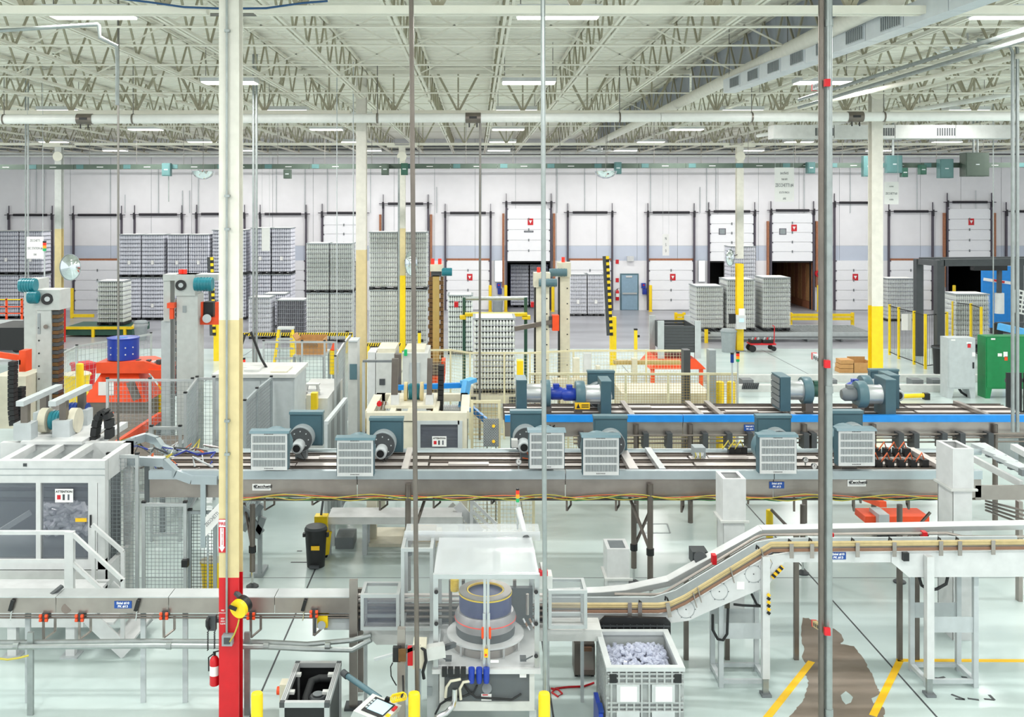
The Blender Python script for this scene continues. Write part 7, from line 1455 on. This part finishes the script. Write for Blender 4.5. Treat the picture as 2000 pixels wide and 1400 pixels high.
# carousel
cx, cy = X_(948, 11.5), 11.5
MB().lathe([(.385, zd), (.385, zd + .09)], 40, (cx, cy, 0)).build('turntable_base', 'steel', LM); MB().lathe([(.37, zd + .09), (.37, zd + .12)], 40, (cx, cy, 0)).build('turntable_gap', 'black', LM)
MB().lathe([(.33, zd + .13), (.455, zd + .13), (.455, zd + .15), (.33, zd + .15)], 48, (cx, cy, 0)).build('ring_plate', 'white', LM)
for k in range(10):
    a = k * PI / 5 + .2; MB().cyl((cx + .42 * math.cos(a), cy + .42 * math.sin(a), zd), (cx + .42 * math.cos(a), cy + .42 * math.sin(a), zd + .13), .014, 8).build('ring_pillar', 'chrome', LM)
MB().lathe([(.345, zd + .15), (.35, zd + .19), (.345, zd + .24)], 40, (cx, cy, 0)).build('bottle_plates', 'dkgrey', LM); MB().lathe([(.345, zd + .24), (.36, zd + .30), (.36, zd + .36), (.33, zd + .42)], 40, (cx, cy, 0)).build('bottle_track', 'carousel', LM)
MB().lathe([(.362, zd + .325), (.364, zd + .328), (.364, zd + .334), (.362, zd + .337)], 40, (cx, cy, 0), 'z', False).build('red_sensor_line', 'redlamp', LM)
MB().lathe([(.305, zd + .42), (.31, zd + .45), (.31, zd + .61)], 40, (cx, cy, 0)).build('bell_housing', 'carnavy', LM); MB().lathe([(.312, zd + .612), (.316, zd + .612), (.316, zd + .628), (.312, zd + .628)], 40, (cx, cy, 0), 'z', False).build('yellow_band', 'yellow', LM)
MB().lathe([(.22, zd + .60), (.31, zd + .63), (.31, zd + .645), (.225, zd + .65)], 40, (cx, cy, 0), 'z', False).build('top_ring', 'steel', LM); MB().lathe([(.205, zd + .63), (.22, zd + .63), (.22, zd + .65), (.205, zd + .65)], 36, (cx, cy, 0), 'z', False).build('inner_band', 'yellow', LM)
MB().lathe([(.21, zd + .56), (.02, zd + .57)], 24, (cx, cy, 0)).build('inner_plate', 'midgrey', LM)
for k in range(5):
    a = k * 2 * PI / 5 + .3; MB().beam((cx, cy, zd + .59), (cx + .19 * math.cos(a), cy + .19 * math.sin(a), zd + .59), .05, .03).build('spoke', 'dkgrey', LM)
for px, py in ((880, 1150), (905, 1145), (1005, 1150)): MB().box(X_(px, 12.) - .02, X_(px, 12.) + .02, 11.95, 12., zd, Z_(1130, 12.)).build('inner_post', 'steeldk', LM)
MB().box(X_(985, 11.95), X_(1040, 11.95), 11.9, 11.98, zd + .05, zd + .5).build('label_unit', 'dkgrey', LM); MB().cyl(P_(1030, 1200, 11.6), P_(1030, 1160, 11.6), .02, 8).build('spindle', 'steel', LM); motor(LM, P_(888, 1142, 11.9), .05, .14, 'z', 'yellow')
for k in range(6): MB().cyl(P_(1022 + 4 * k, 1208 + 7 * (k % 3), 11.3), P_(1026 + 4 * k, 1216 + 7 * (k % 3), 11.3), .012, 6).build('air_fitting', 'copper' if k % 2 else 'chrome', LM)
for py in (1160, 1170): MB().box(X_(700, 12.05), X_(1075, 12.05), 12.02, 12.08, Z_(py + 4, 12.05), Z_(py, 12.05)).build('transfer_rail', 'steelpale', LM)
for py in (1182, 1192, 1204): MB().cyl(P_(700, py, 12.0), P_(1075, py, 12.0), .022, 8).build('guide_rail', 'steeldk', LM)
MB().box(X_(700, 12.1), X_(1075, 12.1), 12.1, 12.14, Z_(1232, 12.1), Z_(1180, 12.1)).build('conveyor_body', 'belt', LM)
MB().prism([(X_(a, 11.85), Z_(b, 11.85)) for a, b in ((706, 1229), (735, 1259), (852, 1259), (852, 1229))], 'y', 11.85, 12.2).build('transfer_housing', 'offwhite', LM)
MB().box(X_(1050, 11.85), X_(1175, 11.85), 11.85, 12.2, Z_(1252, 11.85), Z_(1230, 11.85)).build('transfer_housing', 'offwhite', LM)
# base cabinet
MB().box(x0 + .05, x1 - .05, Yf + .02, Yb - .1, Z_(1388, Yf), zd - .05).build('base_cabinet', 'ltgrey', LM); MB().pbox(868, 1034, 1316, 1370, Yf + .005, Yf + .02).build('cabinet_window', 'dkgrey', LM); MB().pbox(868, 1034, 1316, 1370, Yf - .004, Yf).build('window_pane', 'clear', LM)
for a in ((858, 1044, 1308, 1316), (858, 1044, 1370, 1388), (858, 868, 1316, 1370), (1034, 1044, 1316, 1370)): MB().pbox(*a, Yf - .01, Yf + .02).build('window_surround', 'offwhite', LM)
for px in (858, 1040): MB().box(X_(px - 6, Yf), X_(px + 8, Yf), Yf + .02, Yf + .12, 0, Z_(1388, Yf)).build('leg', 'ltgrey', LM); MB().box(X_(px - 6, Yf), X_(px + 8, Yf), Yb - .25, Yb - .12, 0, Z_(1388, Yf)).build('leg', 'ltgrey', LM)
MB().box(X_(833, Yf), X_(856, Yf), Yf + .1, Yf + .9, .05, Z_(1296, Yf)).build('side_cabinet', 'ltgrey', LM); MB().pbox(834, 844, 1342, 1358, Yf + .08, Yf + .1).build('side_panel', 'grey', LM)
for px in (921, 936, 950): f_ = MB().lathe([(.0, 0), (.028, .01), (.034, .05), (.034, .13)], 14, P_(px, 1335, Yf - .05)).build('air_filter', 'blue', LM); MB().cyl(P_(px, 1312, Yf - .05), P_(px, 1304, Yf - .05), .036, 12).build('filter_head', 'blue', f_)
for px in (868, 880, 893, 905): MB().pbox(px - 5, px + 5, 1306, 1322, Yf - .07, Yf - .01).build('regulator', 'black', LM)
for pts in (((870, 1362), (872, 1342), (880, 1330), (900, 1326)), ((900, 1366), (898, 1345), (905, 1332), (918, 1330))): MB().tube([P_(a, b, Yf - .06) for a, b in pts], .016, 8).build('air_hose', 'machine', LM)
MB().tube([P_(888, 1345, Yf - .1), P_(888, 1365, Yf - .1), P_(885, 1378, Yf - .12), P_(872, 1392, Yf - .14), P_(850, 1402, Yf - .15)], .03, 10).build('flexible_pipe', 'chrome', LM)
for pts in (((932, 1338), (925, 1352), (905, 1360), (880, 1362), (860, 1375), (850, 1395)), ((905, 1335), (915, 1350), (930, 1362), (1000, 1366), (1018, 1355))): MB().tube([P_(a, b, Yf - .03) for a, b in pts], .012, 6).build('hose', 'rubber', LM)
MB().cyl(P_(951, 1344, Yf - .02), P_(951, 1344, Yf + .0), .055, 18).build('cooling_fan', 'midgrey', LM); MB().pbox(940, 960, 1355, 1368, Yf - .012, Yf - .006).build('safety_label', 'paper', LM); MB().pbox(942, 953, 1356, 1358, Yf - .014, Yf - .012).build('label_heading', 'signred', LM); MB().pbox(1015, 1028, 1316, 1323, Yf - .012, Yf - .006).build('danger_label', 'paper', LM)
MB().pbox(958, 974, 1289, 1294, Yf - .035, Yf - .03).build('caution_label', 'paper', LM); MB().pbox(844, 857, 1308, 1313, Yf + .0, Yf + .02).build('orange_label', 'copper', LM)
MB().cyl(P_(1012, 992, 12.2), P_(1027, 1050, 12.0), .035, 14).build('vent_tube', 'white', LM); MB().cyl(P_(1027, 1048, 12.0), P_(1029, 1058, 11.95), .042, 14).build('tube_end', 'dkgrey', LM)
# side guard boxes
def guardbox(label, px0, px1, p_front, p_bot, Ya, Yb_, pane='clear', legs=True):
    a, b, z1, z0 = X_(px0, Ya), X_(px1, Ya), Z_(p_front, Ya), Z_(p_bot, Ya); t = thing('guard_box', label, 'guard', ((a + b) / 2, Ya, 0)); w = .04
    for x in (a, b - w):
        for y in (Ya, Yb_ - w): MB().box(x, x + w, y, y + w, 0 if (legs and y > Ya) else z0, z1).build('post', 'alu', t)
        for z in (z0, z1 - w): MB().box(x, x + w, Ya + w, Yb_ - w, z, z + w).build('rail', 'alu', t)
    for y in (Ya, Yb_ - w):
        for z in (z0, z1 - w): MB().box(a + w, b - w, y, y + w, z, z + w).build('rail', 'alu', t)
    MB().box(a + w, b - w, Ya + .015, Ya + .022, z0 + w, z1 - w).build('front_pane', pane, t); MB().box(a + w, b - w, Ya + w, Yb_ - w, z1 - .025, z1 - .018).build('top_pane', 'clear', t); MB().box(a + w, b - w, Yb_ - .025, Yb_ - .018, z0 + w, z1 - w).build('rear_pane', 'clear', t)
    return t
guardbox('small clear guard box at the left infeed of the labelling machine', 704, 780, 1161, 1231, 11.6, 12.0, 'smoke'); guardbox('clear guard box at the right outfeed of the labelling machine', 1071, 1147, 1153, 1228, 11.7, 12.1)
guardbox('tall clear guard bay beside the rotating carousel', 783, 846, 1071, 1232, 11.6, 12.24)
t = thing('stop_box', 'white and red emergency stop box on the machine corner', 'control box', P_(1066, 1150, 11.3)); MB().pbox(1053, 1079, 1125, 1150, 11.2, 11.4).build('box', 'offwhite', t); MB().pbox(1053, 1070, 1116, 1125, 11.2, 11.3).build('red_strip', 'signred', t); MB().beam(P_(1060, 1118, 11.25), P_(1056, 1098, 11.3), .03, .04).build('lamp', 'offwhite', t); MB().pbox(1049, 1054, 1128, 1146, 11.2, 11.3).build('mount', 'alu', t)
# steel post with sensor blocks, arm and HMI
Yp = 10.75; t = thing('sensor_stand', 'square steel post with clamped black sensor blocks', 'stand', (X_(783, Yp), Yp, 0)); MB().box(X_(776, Yp), X_(791, Yp), Yp, Yp + .08, 0, Z_(1229, Yp)).build('post', 'steel', t); MB().pbox(767, 782, 1265, 1293, Yp - .06, Yp).build('sensor_block', 'black', t); MB().pbox(778, 793, 1268, 1292, Yp - .08, Yp - .06).build('sensor_block', 'browniron', t); MB().beam(P_(731, 1288, Yp - .03), P_(770, 1277, Yp - .03), .03, .03).build('rod', 'alu', t); MB().pbox(796, 806, 1264, 1300, Yp - .05, Yp).build('label_sensor', 'red', t); MB().beam(P_(790, 1272, Yp - .03), P_(815, 1262, Yp - .03), .04, .04).build('rod', 'steeldk', t)
MB().tube([P_(767, 1294, Yp - .05), P_(763, 1302, Yp - .05), P_(764, 1320, Yp - .05), P_(768, 1328, Yp - .05), P_(774, 1338, Yp - .03)], .007, 6).build('cable', 'black', t)
t = thing('printer_box', 'beige coding unit with a hose mounted beside the carousel', 'coder', P_(822, 1305, 10.8)); MB().pbox(806, 832, 1262, 1306, 10.72, 10.95).build('body', 'machine', t); MB().beam(P_(832, 1275, 10.8), P_(868, 1268, 10.85), .1, .14).build('snout', 'offwhite', t); MB().tube([P_(820, 1262, 10.75), P_(830, 1270, 10.7), P_(832, 1290, 10.7), P_(826, 1312, 10.7), P_(828, 1325, 10.72)], .018, 8).build('hose', 'rubber', t); MB().beam(P_(868, 1265, 10.88), P_(888, 1258, 11.), .05, .05).build('nozzle', 'dkgrey', t); MB().box(X_(815, 10.85), X_(822, 10.85), 10.84, 10.9, 0, Z_(1306, 10.85)).build('stand', 'grey', t)
H_ = thing('operator_panel', 'tilted white operator panel with a blue touch screen', 'control panel', P_(735, 1395, 10.2)); Yh = 10.15
def hq(u, v, h): # local panel coordinates: u across, v up the slope, h above it
    a, b, c = Vector(P_(690, 1388, Yh)), Vector(P_(748, 1412, Yh)), Vector(P_(728, 1354, Yh + .28)); n = (b - a).cross(c - a).normalized()
    if n.z < 0: n = -n
    return a + (b - a) * u + (c - a) * v + n * h
def hbox(u0, u1, v0, v1, h0, h1, nm, m, par):
    P8 = [hq(u, v, h) for h in (h0, h1) for u, v in ((u0, v0), (u1, v0), (u1, v1), (u0, v1))]; return MB().add(P8, [(0, 3, 2, 1), (4, 5, 6, 7), (0, 1, 5, 4), (1, 2, 6, 5), (2, 3, 7, 6), (3, 0, 4, 7)]).build(nm, m, par)
hbox(0, 1, 0, 1, -.1, 0, 'case', 'offwhite', H_); sc_ = hbox(.16, .84, .15, .9, 0, .008, 'bezel', 'black', H_); hbox(.26, .8, .28, .82, .008, .012, 'screen', 'screen', sc_)
for k in range(4): hbox(.18, .24, .3 + k * .13, .38 + k * .13, .008, .014, 'key', 'ltgrey', sc_)
hbox(.88, .97, .62, .8, 0, .03, 'stop_button', 'red', H_); hbox(.86, .99, .3, .45, 0, .004, 'label', 'signyellow', H_); hbox(.45, .6, .92, .98, 0, .05, 'hinge', 'black', H_)
MB().cyl((X_(745, 10.35), 10.35, 0), hq(.5, .5, -.1), .04, 12).build('pedestal', 'dkgrey', H_)
t = thing('swing_arm', 'blue-grey tubular arm reaching down to the operator panel', 'arm tube', P_(700, 1340, 10.6)); MB().cyl(P_(673, 1316, 11.0), P_(742, 1364, 10.45), .032, 14).build('tube', 'tealt', t); MB().cyl(P_(670, 1313, 11.0), P_(678, 1320, 10.94), .04, 12).build('joint', 'dkgrey', t)
t = thing('coil_hose', 'bright yellow coiled air hose beside the bollard', 'hose', P_(779, 1362, 10.3)); MB().tube([P_(768 + k * .42 + 7 * math.cos(k * .7), 1364 - k * .1 + 8 * math.sin(k * .7), 10.3 + .01 * (k % 3)) for k in range(52)], .008, 6).build('coil', 'yellow', t); MB().tube([P_(784, 1362, 10.3), P_(788, 1350, 10.32), P_(787, 1320, 10.6)], .012, 6).build('feed_tube', 'black', t)
# pump cabinet
x0, x1, ya, yb, zt_ = -2.125, -1.585, 10.5, 11.46, .8; C_ = thing('pump_cabinet', 'black pump cabinet in an aluminium profile frame', 'cabinet', ((x0 + x1) / 2, ya, 0)); w = .055
for x in (x0, x1 - w):
    for y in (ya, yb - w): q = MB().box(x, x + w, y, y + w, 0, zt_ - w).build('upright', 'alu', C_); MB().box(x, x + w, y, y + w, zt_ - w, zt_).build('corner_cube', 'dkgrey', C_)
    for z in (.05, zt_ - w): MB().box(x, x + w, ya + w, yb - w, z, z + w).build('profile', 'alu', C_)
    MB().box(x + .02, x + .032, ya + w, yb - w, .1, zt_ - w).build('side_panel', 'black', C_)
for y in (ya, yb - w):
    for z in (.05, zt_ - w): MB().box(x0 + w, x1 - w, y, y + w, z, z + w).build('profile', 'alu', C_)
    MB().box(x0 + w, x1 - w, y + .02, y + .032, .1, zt_ - w).build('panel', 'black', C_)
for g in (.018, .036): 
    for x in (x0, x1 - w): MB().box(x + g - .002, x + g + .002, ya + w, yb - w, zt_, zt_ + .001).build('profile_groove', 'dkgrey', C_)
MB().box(x0 + .03, x1 - .03, ya + .03, yb - .03, .05, .1).build('floor_panel', 'black', C_)
MB().tube([(x0 + .22, ya + .3, .45), (x0 + .2, ya + .5, .6), (x0 + .22, ya + .75, .66), (x0 + .3, ya + .82, .66), (x1 - .1, ya + .82, .66)], .045, 12).build('intake_pipe', 'rubber', C_); MB().lathe([(.1, .3), (.1, .62), (.085, .64), (.02, .64)], 22, (x0 + .34, ya + .48, 0)).build('pump_filter', 'dkgrey', C_); MB().lathe([(.055, .645), (.06, .65), (.06, .66)], 18, (x0 + .34, ya + .48, 0)).build('filter_cap', 'midgrey', C_); MB().cyl((x0 + .3, ya + .12, .4), (x0 + .3, ya + .35, .4), .11, 18).build('pump_motor', 'dkgrey', C_)
for x, y in ((x0 + .07, ya + .3), (x1 - .1, ya + .3), (x0 + .07, ya + .7), (x1 - .1, ya + .7)): MB().box(x - .02, x + .04, y - .03, y + .03, zt_ - .05, zt_ - .02).build('clip', 'offwhite', C_)
q = MB().box(x0 - .11, x0, ya + .55, ya + .7, .5, .72).build('switch_box', 'machine', C_); MB().cyl((x0 - .15, ya + .62, .62), (x0 - .11, ya + .62, .62), .045, 12).build('rotary_switch', 'orange', q)
# bollards and small floor items
for px, lb in ((502, 'short yellow bollard beside the red-based column'), (809, 'short yellow bollard beside the operator panel'), (1063, 'short yellow bollard right of the labelling machine')): bollard(X_(px, 10.33), 10.33, 1.0, .063, lb)
t = thing('motor_cabinet', 'small grey steel cabinet under the conveyor behind the bin', 'cabinet', (X_(1143, 12.7), 12.7, 0)); MB().box(X_(1122, 12.7), X_(1162, 12.7), 12.7, 13., .03, Z_(1258, 12.7)).build('body', 'steeldk', t); MB().pbox(1138, 1160, 1265, 1308, 12.68, 12.7).build('door', 'steel', t); MB().pbox(1138, 1156, 1264, 1272, 12.66, 12.68).build('label', 'copper', t)
for px in (1126, 1158): MB().box(X_(px, 12.7) - .02, X_(px, 12.7) + .02, 12.72, 12.76, 0, .03).build('foot', 'black', t)
solo(MB().tube([(X_(a, YF(b)), YF(b), .012) for a, b in ((1160, 1335), (1140, 1342), (1110, 1343), (1085, 1346), (1078, 1354), (1090, 1362), (1098, 1356), (1090, 1348), (1076, 1346))], .012, 6), 'floor_hose', 'red', 'red hose lying in a loop on the floor beside the bollard', 'hose')
# ---- bulk bin
B0 = thing('bulk_bin', 'large grey ribbed plastic bulk bin full of clear bottles', 'bin', (1.92, 11.07, 0)); x0, x1, ya, yb, zr = 1.497, 2.354, 11.07, 12.03, .9; e = .03
for a in ((x0, x1, ya + .02, ya + e), (x0, x1, yb - e, yb)): MB().box(*a, .12, zr - .03).build('wall', 'binggrey', B0)
for a in ((x0 + .0, x0 + e, ya + e, yb - e), (x1 - e, x1 - .0, ya + e, yb - e)): MB().box(*a, .12, zr - .03).build('wall', 'binggrey', B0)
MB().box(x0, x1, ya, yb, .1, .14).build('base', 'binggrey', B0)
for x in (x0 + .02, (x0 + x1) / 2 - .06, x1 - .14): MB().box(x, x + .12, ya, yb, 0, .1).build('skid', 'binggrey', B0)
rm = MB().box(x0 - .02, x1 + .02, ya - .02, ya + .05, zr - .03, zr + .015).box(x0 - .02, x1 + .02, yb - .05, yb + .02, zr - .03, zr + .015).box(x0 - .02, x0 + .05, ya + .05, yb - .05, zr - .03, zr + .015).box(x1 - .05, x1 + .02, ya + .05, yb - .05, zr - .03, zr + .015); rm.build('rim', 'binlight', B0)
for k in range(10):
    x = x0 + .03 + k * (x1 - x0 - .08) / 9; MB().box(x, x + .02, ya - .015, ya + .02, .14, zr - .03).build('rib', 'binggrey', B0)
for z in (.2, .3, .4, .45, .5, .72, .78, .83): MB().box(x0, x1, ya - .012, ya + .02, z, z + .018).build('rib', 'binggrey', B0)
for k in range(11):
    y = ya + .03 + k * (yb - ya - .08) / 10
    for x in (x0 - .015, x1 - .02): MB().box(x, x + .035, y, y + .018, .14, zr - .03).build('rib', 'binggrey', B0)
for z in (.25, .4, .55, .7, .8):
    for x in (x0 - .012, x1 - .02): MB().box(x, x + .032, ya, yb, z, z + .018).build('rib', 'binggrey', B0)
for a, b in ((.1, .36), (.5, .76)):
    for z0, z1 in ((.52, .72), (.2, .42)): p = MB().box(x0 + a, x0 + b, ya - .02, ya + .02, z0, z1).build('flat_panel', 'binlight', B0); MB().box(x0 + a + .04, x0 + b - .03, ya - .024, ya - .02, z0 + .01, z1 - .02 if z0 > .5 else z0 + .1).build('paper_label', 'paper', p)
for x in (x0 + .02, x1 - .1): MB().box(x, x + .08, ya - .02, ya - .0, zr - .16, zr - .06).build('latch_recess', 'black', B0)
random.seed(21); mb = MB()
for k in range(640):
    x, y = random.uniform(x0 + .07, x1 - .07), random.uniform(ya + .08, yb - .07); z = .68 + .12 * math.exp(-((x - 1.95) ** 2 / .1 + (y - 11.6) ** 2 / .14)) + random.uniform(-.03, .06)
    d = Vector((random.uniform(-1, 1), random.uniform(-1, 1), random.uniform(-.7, .7))).normalized() * .035; a = Vector((x, y, z)); mb.cyl(a - d, a, .024, 6); mb.cyl(a, a + d, .024, 6, .009)
solo(mb, 'scrap_bottles', 'petclear', 'heap of small clear plastic bottles filling the grey bulk bin', 'bottles', kind='stuff')
solo(MB().box(x0 + .05, x1 - .05, ya + .05, yb - .05, .145, .65), 'bottle_fill', 'pet', 'lower mass of clear bottles packed inside the bulk bin', 'bottles', kind='stuff')
Yl = 12.15; t = thing('bin_lid', 'black ribbed plastic bin lid standing behind the grey bulk bin', 'bin lid', (X_(1240, Yl), Yl, 0))
MB().prism([(X_(a, Yl), z) for a, z in ((1172, 0), (1310, 0), (1310, .95), (1302, 1.0), (1182, 1.02), (1172, .96))], 'y', Yl, Yl + .05).build('sheet', 'black', t)
for k in range(10): MB().box(X_(1178 + 13 * k, Yl), X_(1180 + 13 * k, Yl), Yl - .015, Yl, .05, .93).build('rib', 'dkgrey', t)
for z in (.9, .6): MB().box(X_(1174, Yl), X_(1308, Yl), Yl - .012, Yl, z, z + .02).build('rib', 'dkgrey', t)
t = thing('blue_sack', 'blue plastic sheet tucked beside the grey bulk bin', 'sheet', (X_(1158, 11.4), 11.4, 0)); MB().box(1.40, 1.45, 11.1, 11.6, 0, .36).build('sheet', 'blue', t); MB().box(1.40, 1.46, 11.12, 11.3, .36, .39).build('fold', 'navy', t)
